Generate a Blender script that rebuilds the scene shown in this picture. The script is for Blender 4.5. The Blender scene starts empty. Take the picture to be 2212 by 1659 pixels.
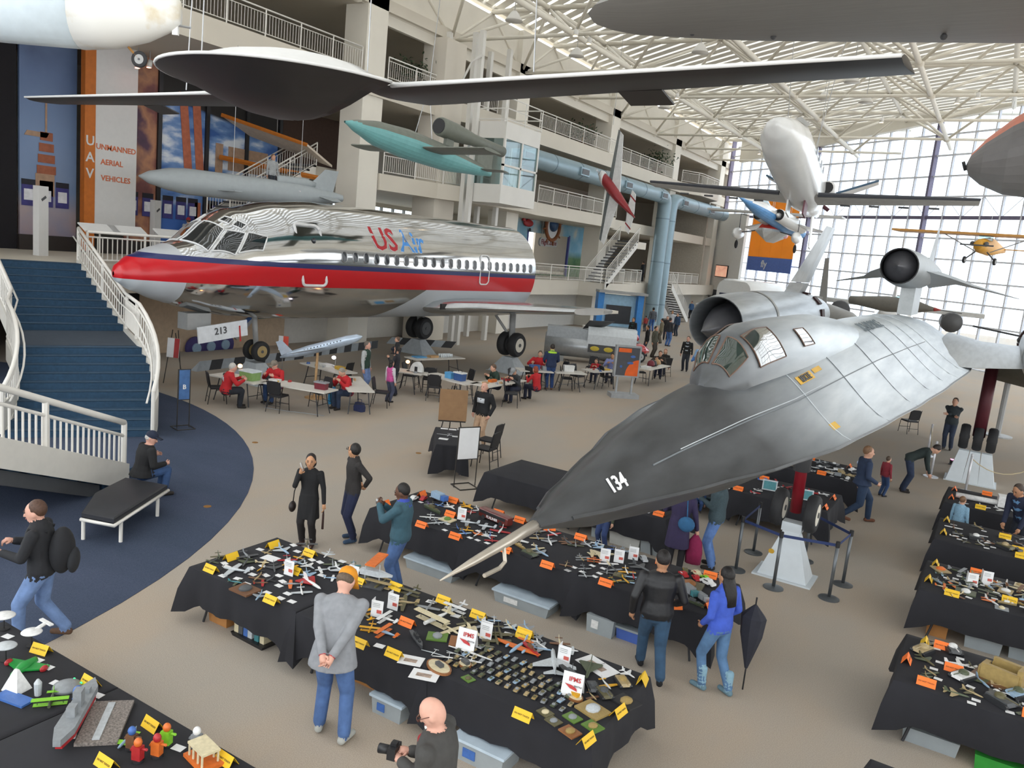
import bpy, bmesh, math, random
import numpy as np
from mathutils import Vector, Matrix, Euler
random.seed(7)
SC = bpy.context.scene
COL = SC.collection
PI = math.pi
# ------------------------------------------------------------------ camera
F_PX, PITCH, ROLL, YAW, CAMH = 1750.0, math.radians(9.57), math.radians(5.7), math.radians(30.3), 5.25
r0 = Vector((math.cos(YAW), math.sin(YAW), 0))
cw = Vector((-math.sin(YAW)*math.cos(PITCH), math.cos(YAW)*math.cos(PITCH), -math.sin(PITCH)))
u0 = r0.cross(cw)
cr = math.cos(ROLL)*r0 + math.sin(ROLL)*u0
cu = -math.sin(ROLL)*r0 + math.cos(ROLL)*u0
CP = Vector((0, 0, CAMH))
cam = bpy.data.cameras.new('camera')
cam.sensor_fit = 'HORIZONTAL'; cam.sensor_width = 36; cam.lens = 36*F_PX/2212
cam.clip_end = 500
camo = bpy.data.objects.new('camera', cam); COL.objects.link(camo)
camo.matrix_world = Matrix(((cr.x, cu.x, -cw.x, 0), (cr.y, cu.y, -cw.y, 0), (cr.z, cu.z, -cw.z, CAMH), (0, 0, 0, 1)))
SC.camera = camo
# ------------------------------------------------------------------ daylight
W = bpy.data.worlds.new('overcast_sky'); SC.world = W; W.use_nodes = True
bg = W.node_tree.nodes['Background']
bg.inputs[0].default_value = (0.93, 0.97, 1.0, 1); bg.inputs[1].default_value = 2.5
SC.view_settings.view_transform = 'Standard'; SC.view_settings.look = 'None'
SC.view_settings.gamma = 1.0; SC.view_settings.use_curve_mapping = False
SC.view_settings.exposure = 0.3
SC.cycles.max_bounces = 6; SC.cycles.diffuse_bounces = 3; SC.cycles.glossy_bounces = 3
SC.cycles.transparent_max_bounces = 6; SC.cycles.use_adaptive_sampling = True; SC.cycles.adaptive_threshold = .06; SC.cycles.sample_clamp_indirect = 6
# ------------------------------------------------------------------ measuring helper: a floor-plan point from a survey sight line
def at(x, y, z=0.0):
    d = (x-1106)/F_PX*cr - (y-829.5)/F_PX*cu + cw
    return CP + d*((z-CAMH)/d.z)
def atx(x, y, X):
    d = (x-1106)/F_PX*cr - (y-829.5)/F_PX*cu + cw
    return CP + d*(X/d.x)
def aty(x, y, Y):
    d = (x-1106)/F_PX*cr - (y-829.5)/F_PX*cu + cw
    return CP + d*(Y/d.y)
# ------------------------------------------------------------------ materials
def lin(h):
    if isinstance(h, str):
        h = h.lstrip('#'); c = [int(h[i:i+2], 16)/255 for i in (0, 2, 4)]
    else: c = h
    return tuple(v/12.92 if v <= .04045 else ((v+.055)/1.055)**2.4 for v in c)
MATS = {}
def mat(name, col='#888888', rough=.6, metal=0, var=.08, scale=6, bump=0, emit=0, alpha=1, coat=0, stretch=None, spec=.5):
    if name in MATS: return MATS[name]
    m = bpy.data.materials.new(name); m.use_nodes = True
    nt = m.node_tree; b = nt.nodes['Principled BSDF']; c = lin(col)
    tc = nt.nodes.new('ShaderNodeTexCoord'); n = nt.nodes.new('ShaderNodeTexNoise')
    n.inputs['Scale'].default_value = scale; n.inputs['Detail'].default_value = 3
    if stretch:
        mp = nt.nodes.new('ShaderNodeMapping'); mp.inputs['Scale'].default_value = stretch
        nt.links.new(tc.outputs['Object'], mp.inputs[0]); nt.links.new(mp.outputs[0], n.inputs['Vector'])
    else: nt.links.new(tc.outputs['Object'], n.inputs['Vector'])
    r = nt.nodes.new('ShaderNodeValToRGB')
    r.color_ramp.elements[0].position = .3; r.color_ramp.elements[1].position = .7
    r.color_ramp.elements[0].color = tuple(max(0, v*(1-var)) for v in c)+(1,)
    r.color_ramp.elements[1].color = tuple(min(1, v*(1+var)) for v in c)+(1,)
    nt.links.new(n.outputs['Fac'], r.inputs[0]); nt.links.new(r.outputs[0], b.inputs['Base Color'])
    b.inputs['Roughness'].default_value = rough; b.inputs['Metallic'].default_value = metal
    b.inputs['Specular IOR Level'].default_value = spec
    if coat: b.inputs['Coat Weight'].default_value = coat
    if emit:
        b.inputs['Emission Color'].default_value = c+(1,); b.inputs['Emission Strength'].default_value = emit
    if bump:
        bp = nt.nodes.new('ShaderNodeBump'); bp.inputs['Strength'].default_value = bump; bp.inputs['Distance'].default_value = .02
        nt.links.new(n.outputs['Fac'], bp.inputs['Height']); nt.links.new(bp.outputs[0], b.inputs['Normal'])
    if alpha < 1:
        b.inputs['Alpha'].default_value = alpha
    MATS[name] = m
    return m
def nodes_of(name, rough=.6, metal=0):
    m = bpy.data.materials.new(name); m.use_nodes = True; MATS[name] = m
    b = m.node_tree.nodes['Principled BSDF']; b.inputs['Roughness'].default_value = rough; b.inputs['Metallic'].default_value = metal
    return m, m.node_tree, b
def ramp(nt, fac, stops, interp='LINEAR'):
    r = nt.nodes.new('ShaderNodeValToRGB'); r.color_ramp.interpolation = interp
    e = r.color_ramp.elements
    while len(e) < len(stops): e.new(.5)
    for el, (p, c) in zip(e, stops): el.position = p; el.color = lin(c)+(1,)
    nt.links.new(fac, r.inputs[0]); return r.outputs[0]
def noise(nt, scale, detail=3, vec=None, stretch=None):
    n = nt.nodes.new('ShaderNodeTexNoise'); n.inputs['Scale'].default_value = scale; n.inputs['Detail'].default_value = detail
    if vec is None:
        tc = nt.nodes.new('ShaderNodeTexCoord'); vec = tc.outputs['Object']
    if stretch:
        mp = nt.nodes.new('ShaderNodeMapping'); mp.inputs['Scale'].default_value = stretch
        nt.links.new(vec, mp.inputs[0]); vec = mp.outputs[0]
    nt.links.new(vec, n.inputs['Vector']); return n.outputs['Fac']
def mixc(nt, fac, a, b):
    m = nt.nodes.new('ShaderNodeMix'); m.data_type = 'RGBA'
    if isinstance(fac, (int, float)): m.inputs[0].default_value = fac
    else: nt.links.new(fac, m.inputs[0])
    for s, v in ((6, a), (7, b)):
        if isinstance(v, str): m.inputs[s].default_value = lin(v)+(1,)
        else: nt.links.new(v, m.inputs[s])
    return m.outputs[2]
def glass(name, col='#dfeff5', mixf=.12, rough=.02):
    if name in MATS: return MATS[name]
    m = bpy.data.materials.new(name); m.use_nodes = True; nt = m.node_tree
    for n in list(nt.nodes):
        if n.type != 'OUTPUT_MATERIAL': nt.nodes.remove(n)
    o = [n for n in nt.nodes if n.type == 'OUTPUT_MATERIAL'][0]
    t = nt.nodes.new('ShaderNodeBsdfTransparent'); t.inputs[0].default_value = lin(col)+(1,)
    g = nt.nodes.new('ShaderNodeBsdfGlossy'); g.inputs['Roughness'].default_value = rough
    mx = nt.nodes.new('ShaderNodeMixShader'); mx.inputs[0].default_value = mixf
    nt.links.new(t.outputs[0], mx.inputs[1]); nt.links.new(g.outputs[0], mx.inputs[2]); nt.links.new(mx.outputs[0], o.inputs[0])
    MATS[name] = m; return m
# ------------------------------------------------------------------ mesh builder
class MB:
    def __init__(s): s.v = []; s.f = []; s.m = []
    def add(s, vs, fs, mi=0):
        k = len(s.v); s.v += [tuple(v) for v in vs]; s.f += [tuple(i+k for i in f) for f in fs]; s.m += [mi]*len(fs); return s
    def box(s, c, d, rz=0, mi=0, M=None):
        x, y, z = d[0]/2, d[1]/2, d[2]/2
        vs = [Vector(q) for q in ((-x,-y,-z),(x,-y,-z),(x,y,-z),(-x,y,-z),(-x,-y,z),(x,-y,z),(x,y,z),(-x,y,z))]
        R = M or Matrix.Rotation(rz, 3, 'Z'); c = Vector(c)
        return s.add([R@v+c for v in vs], [(0,3,2,1),(4,5,6,7),(0,1,5,4),(1,2,6,5),(2,3,7,6),(3,0,4,7)], mi)
    def bx(s, a, b, mi=0):
        return s.box([(p+q)/2 for p, q in zip(a, b)], [abs(q-p) for p, q in zip(a, b)], 0, mi)
    def loft(s, rings, mi=0, caps=True, close=True):
        n = len(rings[0]); vs = [p for r in rings for p in r]; fs = []
        for i in range(len(rings)-1):
            for j in range(n if close else n-1):
                k = (j+1) % n; fs.append((i*n+j, i*n+k, (i+1)*n+k, (i+1)*n+j))
        if caps and close: fs += [tuple(range(n-1, -1, -1)), tuple(range((len(rings)-1)*n, len(rings)*n))]
        return s.add(vs, fs, mi)
    def tube(s, pts, r, n=8, mi=0, caps=True):
        pts = [Vector(p) for p in pts]; rs = r if isinstance(r, (list, tuple)) else [r]*len(pts)
        rings = []; up = None
        for i, p in enumerate(pts):
            d = (pts[min(i+1, len(pts)-1)]-pts[max(i-1, 0)]).normalized()
            if up is None: up = Vector((0,0,1)) if abs(d.z) < .9 else Vector((0,1,0))
            a = d.cross(up).normalized(); b = a.cross(d).normalized(); up = b
            rings.append([p+rs[i]*(math.cos(t)*a+math.sin(t)*b) for t in [2*PI*j/n for j in range(n)]])
        return s.loft(rings, mi, caps)
    def lathe(s, prof, n=24, mi=0, M=None, caps=True):
        M = M or Matrix(); rings = [[M@Vector((r*math.cos(2*PI*j/n), r*math.sin(2*PI*j/n), z)) for j in range(n)] for r, z in prof]
        return s.loft(rings, mi, caps)
    def ell(s, c, r, n=12, k=8, mi=0, M=None):
        M = M or Matrix.Identity(3); c = Vector(c); prof = []
        rings = []
        for i in range(k+1):
            t = -PI/2+PI*i/k; e = max(math.cos(t), .02)
            rings.append([c+M@Vector((r[0]*e*math.cos(2*PI*j/n), r[1]*e*math.sin(2*PI*j/n), r[2]*math.sin(t))) for j in range(n)])
        return s.loft(rings, mi)
    def prism(s, poly, z0, z1, mi=0, M=None):
        M = M or Matrix(); n = len(poly)
        a = [M@Vector((p[0], p[1], z0)) for p in poly]; b = [M@Vector((p[0], p[1], z1)) for p in poly]
        return s.loft([a, b], mi)
    def wing(s, root, tip, cr_, ct, th=.12, mi=0, n=7, up=(0,0,1), chord=(0,1,0)):
        # airfoil loft; root/tip are leading-edge points, chord points aft
        up = Vector(up); ch = Vector(chord); rings = []
        for P, c in ((Vector(root), cr_), (Vector(tip), ct)):
            top = []; bot = []
            for i in range(n+1):
                t = (1-math.cos(PI*i/n))/2; h = th*c*(1.5*math.sqrt(t)*(1-t)*.9+.01)
                top.append(P+ch*c*t+up*h); bot.append(P+ch*c*t-up*h*.6)
            rings.append(top+bot[::-1][1:-1])
        return s.loft(rings, mi)
    def build(s, name, mats, parent=None, smooth=False, loc=None, rot=None, angle=None):
        me = bpy.data.meshes.new(name); me.from_pydata(s.v, [], s.f)
        ms = mats if isinstance(mats, (list, tuple)) else [mats]
        for m in ms: me.materials.append(m)
        if len(ms) > 1: me.polygons.foreach_set('material_index', s.m)
        if smooth: me.polygons.foreach_set('use_smooth', [True]*len(me.polygons))
        bm = bmesh.new(); bm.from_mesh(me); bmesh.ops.recalc_face_normals(bm, faces=bm.faces); bm.to_mesh(me); bm.free()
        if angle is not None:
            try: me.set_sharp_from_angle(angle=angle)
            except Exception: pass
        return inst(name, me, parent, loc, rot)
def inst(name, me, parent=None, loc=None, rot=None):
    o = bpy.data.objects.new(name, me); COL.objects.link(o)
    if parent: o.parent = parent
    if loc is not None: o.location = loc
    if rot is not None: o.rotation_euler = rot if isinstance(rot, (tuple, list, Euler)) else (0, 0, rot)
    return o
def tag(o, label=None, cat=None, group=None, kind=None):
    if label: o['label'] = label
    if cat: o['category'] = cat
    if group: o['group'] = group
    if kind: o['kind'] = kind
    return o
def thing(name, label, cat, loc=(0,0,0), rz=0, group=None, rot=None):
    o = bpy.data.objects.new(name, None); COL.objects.link(o); o.empty_display_size = .1
    o.location = loc; o.rotation_euler = rot if rot else (0, 0, rz)
    return tag(o, label, cat, group)
def struct(o): o['kind'] = 'structure'; return o
def kids(o): return [c for c in o.children]
def copy_tree(o, parent=None):
    c = o.copy(); COL.objects.link(c); c.parent = parent
    for ch in kids(o): copy_tree(ch, c)
    return c
_TXT = {}
def text_mesh(t, size=1, bold=False, ext=.004, align='CENTER'):
    key = (t, size, bold, ext, align)
    if key in _TXT: return _TXT[key]
    cu_ = bpy.data.curves.new('lettering', 'FONT'); cu_.body = t; cu_.size = size; cu_.extrude = ext; cu_.align_x = align; cu_.align_y = 'CENTER'
    cu_.resolution_u = 2
    if bold: cu_.offset = size*.018
    o = bpy.data.objects.new('tmp', cu_); COL.objects.link(o)
    dg = bpy.context.evaluated_depsgraph_get()
    me = bpy.data.meshes.new_from_object(o.evaluated_get(dg)); bpy.data.objects.remove(o)
    _TXT[key] = me; return me
def text(t, size, m, parent, M, bold=False, name='lettering', ext=.004):
    me = text_mesh(t, size, bold, ext).copy(); me.materials.clear(); me.materials.append(m)
    o = inst(name, me, parent); o.matrix_local = M; return o
def frame(o, x, y):  # matrix from origin, text-right and text-up directions
    x = Vector(x).normalized(); y = Vector(y).normalized(); z = x.cross(y).normalized(); y = z.cross(x)
    return Matrix(((x.x, y.x, z.x, o[0]), (x.y, y.y, z.y, o[1]), (x.z, y.z, z.z, o[2]), (0,0,0,1)))
WHITE = mat('white_paint', '#dcd9d2', .5, var=.03, scale=1)
CREAM = mat('cream_paint', '#e2dccf', .55, var=.03, scale=1)
GREY = mat('grey_paint', '#9a9b9a', .5, var=.04)
DGREY = mat('dark_grey', '#4a4b4d', .5, var=.06)
BLACK = mat('black_plastic', '#1c1c1e', .5, var=.1)
RUBBER = mat('tyre_rubber', '#232325', .75, var=.12, scale=20)
STEEL = mat('brushed_steel', '#a9aaab', .35, .8, var=.06, scale=4)
# ================================================================== THE HALL
# ---- carpets
m, nt, b = nodes_of('beige_carpet', .95)
n1 = noise(nt, .35, 4, stretch=(1.6, .8, 1)); n2 = noise(nt, 90, 2)
c1 = ramp(nt, n1, [(.3, '#aaa49b'), (.48, '#b0a69a'), (.62, '#b5a695'), (.75, '#aca399')])
c2 = ramp(nt, n2, [(.35, '#6f675e'), (.65, '#b8ac9c')])
nt.links.new(mixc(nt, .3, c1, c2), b.inputs['Base Color']); b.inputs['Specular IOR Level'].default_value = .1
m, nt, b = nodes_of('blue_carpet', .95)
n1 = noise(nt, .5, 4, stretch=(1, 2, 1)); n2 = noise(nt, 90, 2)
c1 = ramp(nt, n1, [(.3, '#3c4657'), (.7, '#4a5266')]); c2 = ramp(nt, n2, [(.35, '#323b4c'), (.65, '#5d6577')])
nt.links.new(mixc(nt, .3, c1, c2), b.inputs['Base Color']); b.inputs['Specular IOR Level'].default_value = .1
struct(MB().bx((-60, -40, -.3), (60, 120, 0)).build('floor', MATS['beige_carpet']))
cc, rr = Vector((-21.58, 2.21)), 12.81
fl = MB().prism([(cc.x+rr*math.cos(2*PI*i/96), cc.y+rr*math.sin(2*PI*i/96)) for i in range(96)], .001, .006).build('floor_inlay', MATS['blue_carpet'])
struct(fl); fl['label'] = 'round dark blue carpet inlay at the foot of the staircase'
BRASS = mat('brass', '#a2763f', .5, .5)
for i, (px_, py_) in enumerate(((448, 1095), (904, 979), (551, 956))):
    p = at(px_, py_); tag(MB().lathe([(.07, 0), (.07, .006), (.055, .009)], 16).build('floor_socket_cover', BRASS, loc=(p.x, p.y, .007 if i == 0 else .001)),
        'round brass floor socket cover set in the %s carpet' % ('blue', 'beige', 'beige')[i], 'socket cover', 'brass floor socket covers' if i else None)
# ---- generic railing
RAIL = mat('white_rail', '#e4e0d8', .4, var=.02)
def railing(parent, pts, h=1.0, sp=.13, single=False, r=.032, inner=False, lo=.12, posts=None, hi=None, br=.011):
    pts = [Vector(p) for p in pts]; Z = Vector((0,0,1)); hi = hi or h-.16
    MB().tube([p+Z*h for p in pts], r, 8).build('handrail', RAIL, parent, True)
    MB().tube([p+Z*lo for p in pts], r*.6, 6).build('bottom_rail', RAIL, parent, True)
    MB().tube([p+Z*hi for p in pts], r*.6, 6).build('upper_rail', RAIL, parent, True)
    seg = [0]
    for a, q in zip(pts, pts[1:]): seg.append(seg[-1]+(q-a).length)
    def P(d):
        for i in range(len(pts)-1):
            if d <= seg[i+1]+1e-6:
                t = (d-seg[i])/max(seg[i+1]-seg[i], 1e-6); return pts[i].lerp(pts[i+1], t)
        return pts[-1]
    L = seg[-1]; n = max(2, int(L/sp)); jm = MB()
    for i in range(1, n):
        p = P(L*i/n)
        if single: MB().tube([p+Z*lo, p+Z*hi], br, 5).build('baluster', RAIL, parent)
        else: jm.tube([p+Z*lo, p+Z*hi], br, 4)
    if not single:
        o = jm.build('baluster', RAIL, parent); o['kind'] = 'stuff'
    pe = posts or 1.9; k = max(1, round(L/pe))
    for i in range(k+1):
        p = P(L*i/k); MB().tube([p, p+Z*h], r*.9, 6).build('post', RAIL, parent)
# ---- gallery building along X = -26
cols_y = [28.4, 41.4, 54.4, 67.4, 80.4]
for i, y in enumerate(cols_y):
    struct(MB().bx((-27, y, 0), (-25.7, y+1.35, 17.4)).build('column', CREAM))
SLABM = mat('slab_paint', '#cfc7b8', .6, var=.03, scale=.5)
def slab(name, poly, z, th):
    return struct(MB().prism(poly, z-th, z).build(name, SLABM))
slab('floor_gallery', [(-24.9, 15.2), (-25.2, 18), (-25.2, 30), (-25.0, 43), (-25.0, 50.5), (-23.4, 51.5), (-23.4, 56), (-25.2, 57.5), (-25.2, 84), (-37, 84), (-37, 9), (-25.8, 9), (-25.8, 13), (-25.1, 15)], 3.4, .95)
slab('floor_gallery', [(-25.6, 29.8), (-25.0, 33.5), (-24, 35), (-24, 40), (-24.6, 43), (-24.4, 54), (-25.6, 56), (-25.8, 84), (-37, 84), (-37, 29.8)], 8.0, .75)
slab('floor_gallery', [(-25.6, 9), (-25.6, 34), (-25, 36), (-24.6, 41), (-24.6, 54), (-25.4, 56), (-25.4, 69), (-24.2, 71), (-24.2, 76), (-25.6, 78), (-25.6, 84), (-37, 84), (-37, 9)], 12.2, .9)
slab('ceiling', [(-25.7, 9), (-25.7, 84), (-37, 84), (-37, 9)], 15.6, .5)
WALLM = mat('warm_wall', '#d8d0c2', .7, var=.03, scale=.4)
def wall_y(name, X, y0, y1, z0, z1, holes=(), m=None, th=.2):
    mb = MB(); hs = sorted(holes); y = y0
    for (a, b_, c, d) in hs:
        if a > y: mb.bx((X-th, y, z0), (X, a, z1))
        mb.bx((X-th, a, z0), (X, b_, c)); mb.bx((X-th, a, d), (X, b_, z1)); y = b_
    if y < y1: mb.bx((X-th, y, z0), (X, y1, z1))
    return struct(mb.build(name, m or WALLM))
wall_y('wall_left', -36.8, 9, 84, 0, 18, [(35.5, 37.6, 4.6, 7.0), (38.4, 48, 4.6, 7.0), (57.5, 64.5, 3.6, 7.1)])
w = thing('window_1', None, None); struct(w)
for i in range(8): MB().bx((-36.9, 38.4+1.2*i-.05, 4.6), (-36.7, 38.4+1.2*i+.05, 7.0)).build('mullion', GREY, w)
MB().bx((-36.85, 35.5, 4.6), (-36.83, 48, 7.0)).build('pane', glass('pane_glass', '#eef4f8', .05), w)
struct(MB().bx((-37, 84, 0), (-25.6, 84.3, 18)).build('wall_far', WALLM))
struct(MB().bx((-30.5, 78, 3.4), (-25.6, 78.3, 12)).build('wall_far', mat('grey_panel_wall', '#aea698', .7)))
struct(MB().bx((-27.2, 15.5, 0), (-27.0, 84, 3.3)).build('wall_left', mat('lower_wall', '#d9d6cf', .7, var=.03)))
struct(MB().bx((-26.2, 29, 14.6), (-26.0, 84, 17.4)).build('wall_clerestory', CREAM))
struct(MB().bx((-37, 8.8, 0), (-26.5, 9, 18)).build('wall_near', WALLM))
# dark alcove edge and exhibit wall with murals on the landing
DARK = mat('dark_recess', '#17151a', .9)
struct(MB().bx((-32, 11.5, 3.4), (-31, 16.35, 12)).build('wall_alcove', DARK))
m, nt, b = nodes_of('sky_rocket_mural', .6)
tc = nt.nodes.new('ShaderNodeTexCoord'); sp = nt.nodes.new('ShaderNodeSeparateXYZ'); nt.links.new(tc.outputs['Generated'], sp.inputs[0])
g = ramp(nt, sp.outputs[2], [(0, '#b98a6a'), (.12, '#c9a68a'), (.22, '#8b9bb5'), (.5, '#7d93b5'), (.75, '#4f5f85'), (1, '#1d2238')])
nt.links.new(mixc(nt, noise(nt, .8, 5), g, '#6f86ab'), b.inputs['Base Color'])
m, nt, b = nodes_of('nebula_mural', .6)
g = ramp(nt, noise(nt, .55, 4), [(.3, '#3d2230'), (.45, '#7d4d4a'), (.55, '#b98463'), (.65, '#5a3d52'), (.8, '#2b2440')]); nt.links.new(g, b.inputs['Base Color'])
m, nt, b = nodes_of('earth_mural', .6)
tc = nt.nodes.new('ShaderNodeTexCoord'); sp = nt.nodes.new('ShaderNodeSeparateXYZ'); nt.links.new(tc.outputs['Generated'], sp.inputs[0])
clouds = ramp(nt, noise(nt, .8, 8, stretch=(1, .6, 1.6)), [(.4, '#3a63a6'), (.52, '#6f93c6'), (.62, '#dfe6ee')])
low = mixc(nt, ramp(nt, sp.outputs[2], [(.2, '#ffffff'), (.34, '#000000')]), clouds, '#3a66b0')
mx = nt.nodes.new('ShaderNodeMath'); mx.operation = 'MULTIPLY_ADD'; nt.links.new(sp.outputs[1], mx.inputs[0]); mx.inputs[1].default_value = .12
nt.links.new(sp.outputs[2], mx.inputs[2])
msk = ramp(nt, mx.outputs[0], [(.80, '#000000'), (.815, '#ffffff')])
nt.links.new(mixc(nt, msk, low, '#181310'), b.inputs['Base Color'])
def panel(name, y0, y1, z0, z1, mt, X=-31.0, label=None, th=.12):
    return struct(MB().bx((X-th, y0, z0), (X, y1, z1)).build(name, mt))
panel('wall_mural', 16.45, 18.55, 3.9, 11.6, MATS['sky_rocket_mural'])
panel('wall_mural', 20.6, 22.0, 3.9, 11.6, MATS['nebula_mural'])
pe_ = panel('wall_mural', 22.0, 28.6, 3.4, 11.6, MATS['earth_mural'])
panel('wall_alcove', 28.6, 36, 8.2, 12, mat('brown_dim_wall', '#5b463c', .8), X=-34)
FRM = mat('panel_frame', '#1d1b1f', .5)
for y in (22.05, 24.4, 26.6, 28.6): struct(MB().bx((-31, y-.09, 3.4), (-30.9, y+.09, 11.6)).build('trim_1', FRM))
struct(MB().bx((-31.0, 16.35, 3.4), (-30.85, 28.7, 3.95)).build('baseboard_left', mat('dark_base', '#2a2422', .7)))
# painted space station, gantry and info charts on the murals (flat prints, one relief layer each)
PR = {k: mat('print_'+k, c, .7, var=.15, scale=5) for k, c in dict(orange='#b3664a', tan='#a98a72', rust='#9a5a40', pale='#c9cdd2', violet='#3d3a78', dark='#22222c', white='#d8d8de').items()}
def prt(y0, z0, y1, z1, k, X=-30.985, sl=0):
    return MB().add([(X, y0, z0), (X, y1, z0), (X, y1+sl, z1), (X, y0+sl, z1), (X+.012, y0, z0), (X+.012, y1, z0), (X+.012, y1+sl, z1), (X+.012, y0+sl, z1)],
        [(0,3,2,1),(4,5,6,7),(0,1,5,4),(1,2,6,5),(2,3,7,6),(3,0,4,7)]).build('print_'+k, PR[k], pe_)
prt(23.3, 7.2, 23.7, 10.3, 'orange', sl=-.35); prt(23.9, 7.2, 24.3, 10.3, 'orange', sl=-.3)
prt(25.6, 8.0, 27.9, 8.45, 'tan'); prt(25.6, 7.4, 27.9, 7.85, 'tan'); prt(24.9, 6.6, 25.3, 8.5, 'tan'); prt(24.0, 6.9, 27.3, 7.0, 'pale'); prt(24.1, 6.4, 26.9, 6.75, 'tan')
prt(23.9, 5.0, 24.2, 5.8, 'orange'); prt(24.5, 5.0, 24.8, 5.8, 'orange')
[prt(17.05+.04*k, 6.2+.4*k, 17.75-.04*k, 6.5+.4*k, 'rust') for k in range(4)]; prt(17.35, 7.6, 17.42, 9.0, 'tan'); prt(16.6, 7.5, 17.4, 7.68, 'tan', sl=.1); prt(17.0, 5.4, 17.7, 6.2, 'tan')
for i, y in enumerate((16.5, 17.15, 17.75, 20.65, 21.35, 22.3, 22.95, 23.55, 24.6, 25.2, 25.8)):
    prt(y, 5.0, y+.5, 5.75, 'violet'); prt(y, 5.75, y+.5, 5.95, 'dark'); prt(y+.08, 5.2, y+.42, 5.6, 'white', X=-30.972)
# white banner panel with lettering
ORG = mat('banner_orange', '#c06a1e', .6); LET = mat('letter_orange', '#cf6a3f', .6); BANW = mat('banner_white', '#d3d2d0', .6, var=.02)
bn = thing('wall_banner', 'tall white and orange banner reading UAV Unmanned Aerial Vehicles', 'banner', (-30.5, 18.4, 3.4))
MB().bx((0, .42, 1.0), (.25, 2.15, 9.2)).build('white_panel', BANW, bn)
MB().bx((0, 0, .1), (.27, .42, 9.2)).build('orange_strip', ORG, bn)
for s_, z in (('UNMANNED', 4.05), ('AERIAL', 3.5), ('VEHICLES', 2.9)):
    text(s_, .29, LET, bn, frame((.26, .58+.088*len(s_), z), (0, 1, 0), (0, 0, 1)), True)
for s_, z in (('U', 4.2), ('A', 3.6), ('V', 3.0)):
    text(s_, .5, BANW, bn, frame((.28, .21, z), (0, 1, 0), (0, 0, 1)), True)
# ---- railings of the gallery (each run between columns is its own piece)
def rail_thing(pts, label, **k):
    o = thing('railing', label, 'railing', tuple(pts[0]))
    railing(o, [Vector(p)-Vector(pts[0]) for p in pts], **k); return o
rail_thing([(-25.1, 15.4, 3.4), (-25.1, 21.5, 3.4), (-25.1, 27.6, 3.4)], 'white balustrade along the landing beside the blue staircase', single=True, r=.045, br=.018, sp=.17)
rail_thing([(-25.05, 44, 3.4), (-23.5, 51.7, 3.4), (-23.5, 54.6, 3.4)], 'white balustrade below the Flight Zone sign')
rail_thing([(-23.5, 57.0, 3.4), (-25.2, 57.5, 3.4), (-25.2, 62, 3.4)], 'white balustrade at gallery level between short stair and blue duct')
rail_thing([(-25.6, 68, 3.4), (-25.6, 77.5, 3.4)], 'white balustrade at gallery level beyond the blue ducts')
rail_thing([(-25.6, 30, 8.0), (-25.05, 33.5, 8.0), (-25.0, 36, 8.0)], 'white balustrade behind the hanging flying bomb')
rail_thing([(-24.5, 42.8, 8.0), (-24.4, 54, 8.0)], 'white balustrade above the Flight Zone mural')
rail_thing([(-25.7, 10, 12.2), (-25.7, 19, 12.2), (-25.7, 28.2, 12.2)], 'top floor balustrade above the murals', sp=.15)
rail_thing([(-25.7, 30, 12.2), (-25.7, 34, 12.2), (-24.9, 36.2, 12.2), (-24.8, 38, 12.2)], 'top floor balustrade with angled corner by the elevator', sp=.15)
rail_thing([(-24.7, 42.5, 12.2), (-24.7, 54, 12.2)], 'top floor balustrade above the long blue duct', sp=.15)
rail_thing([(-25.5, 56, 12.2), (-25.5, 67, 12.2)], 'top floor balustrade behind the red aerobatic aeroplane', sp=.15)
rail_thing([(-25.4, 69, 12.2), (-24.3, 71, 12.2), (-24.3, 76, 12.2), (-25.6, 78, 12.2)], 'top floor balustrade of the projecting bay at the far end', sp=.15)
# ---- staircases
BLUEST = mat('stair_carpet', '#2c4860', .95, var=.15, scale=12); NOSE_ = mat('stair_nosing', '#3d5468', .7); STRW = mat('stringer_white', '#d5d1c8', .5, var=.03)
st = thing('staircase', 'wide staircase with dark blue carpeted steps and white curved railings', 'staircase', (-18, 11, 0)); O = Vector((-18, 11, 0))
RK = [Vector(p)-O for p in ((-16.59, 11.77, 0), (-19.31, 13.24, 1.7), (-21.84, 14.52, 1.7), (-25.09, 15.04, 3.4))]
LK = [Vector(p)-O for p in ((-18.25, 9.35, 0), (-20.35, 10.55, 1.7), (-22.75, 11.9, 1.7), (-25.75, 12.6, 3.4))]
def fl_pt(K, i, t, bow):
    p = K[i].lerp(K[i+1], t); d = (K[i+1]-K[i]); nrm = Vector((-d.y, d.x, 0)).normalized(); return p+nrm*bow*4*t*(1-t)
def flight(i, n, bow):
    z0, z1 = RK[i].z, RK[i+1].z; h = (z1-z0)/n
    for k in range(n):
        a, c = k/n, (k+1)/n+.012
        q = [fl_pt(LK, i, a, bow), fl_pt(RK, i, a, bow), fl_pt(RK, i, c, bow), fl_pt(LK, i, c, bow)]
        z = z0+(k+1)*h
        o = MB().loft([[(v.x, v.y, z-h*1.25) for v in q], [(v.x, v.y, z) for v in q]]).build('step', BLUEST, st)
        d = (q[2]-q[1]).normalized()*.05
        MB().loft([[(q[0].x, q[0].y, z-.02), (q[1].x, q[1].y, z-.02), (q[1].x+d.x, q[1].y+d.y, z-.02), (q[0].x+d.x, q[0].y+d.y, z-.02)],
                   [(q[0].x, q[0].y, z+.006), (q[1].x, q[1].y, z+.006), (q[1].x+d.x, q[1].y+d.y, z+.006), (q[0].x+d.x, q[0].y+d.y, z+.006)]]).build('nosing', NOSE_, o)
flight(0, 10, -.25); flight(2, 9, 0)
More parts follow.
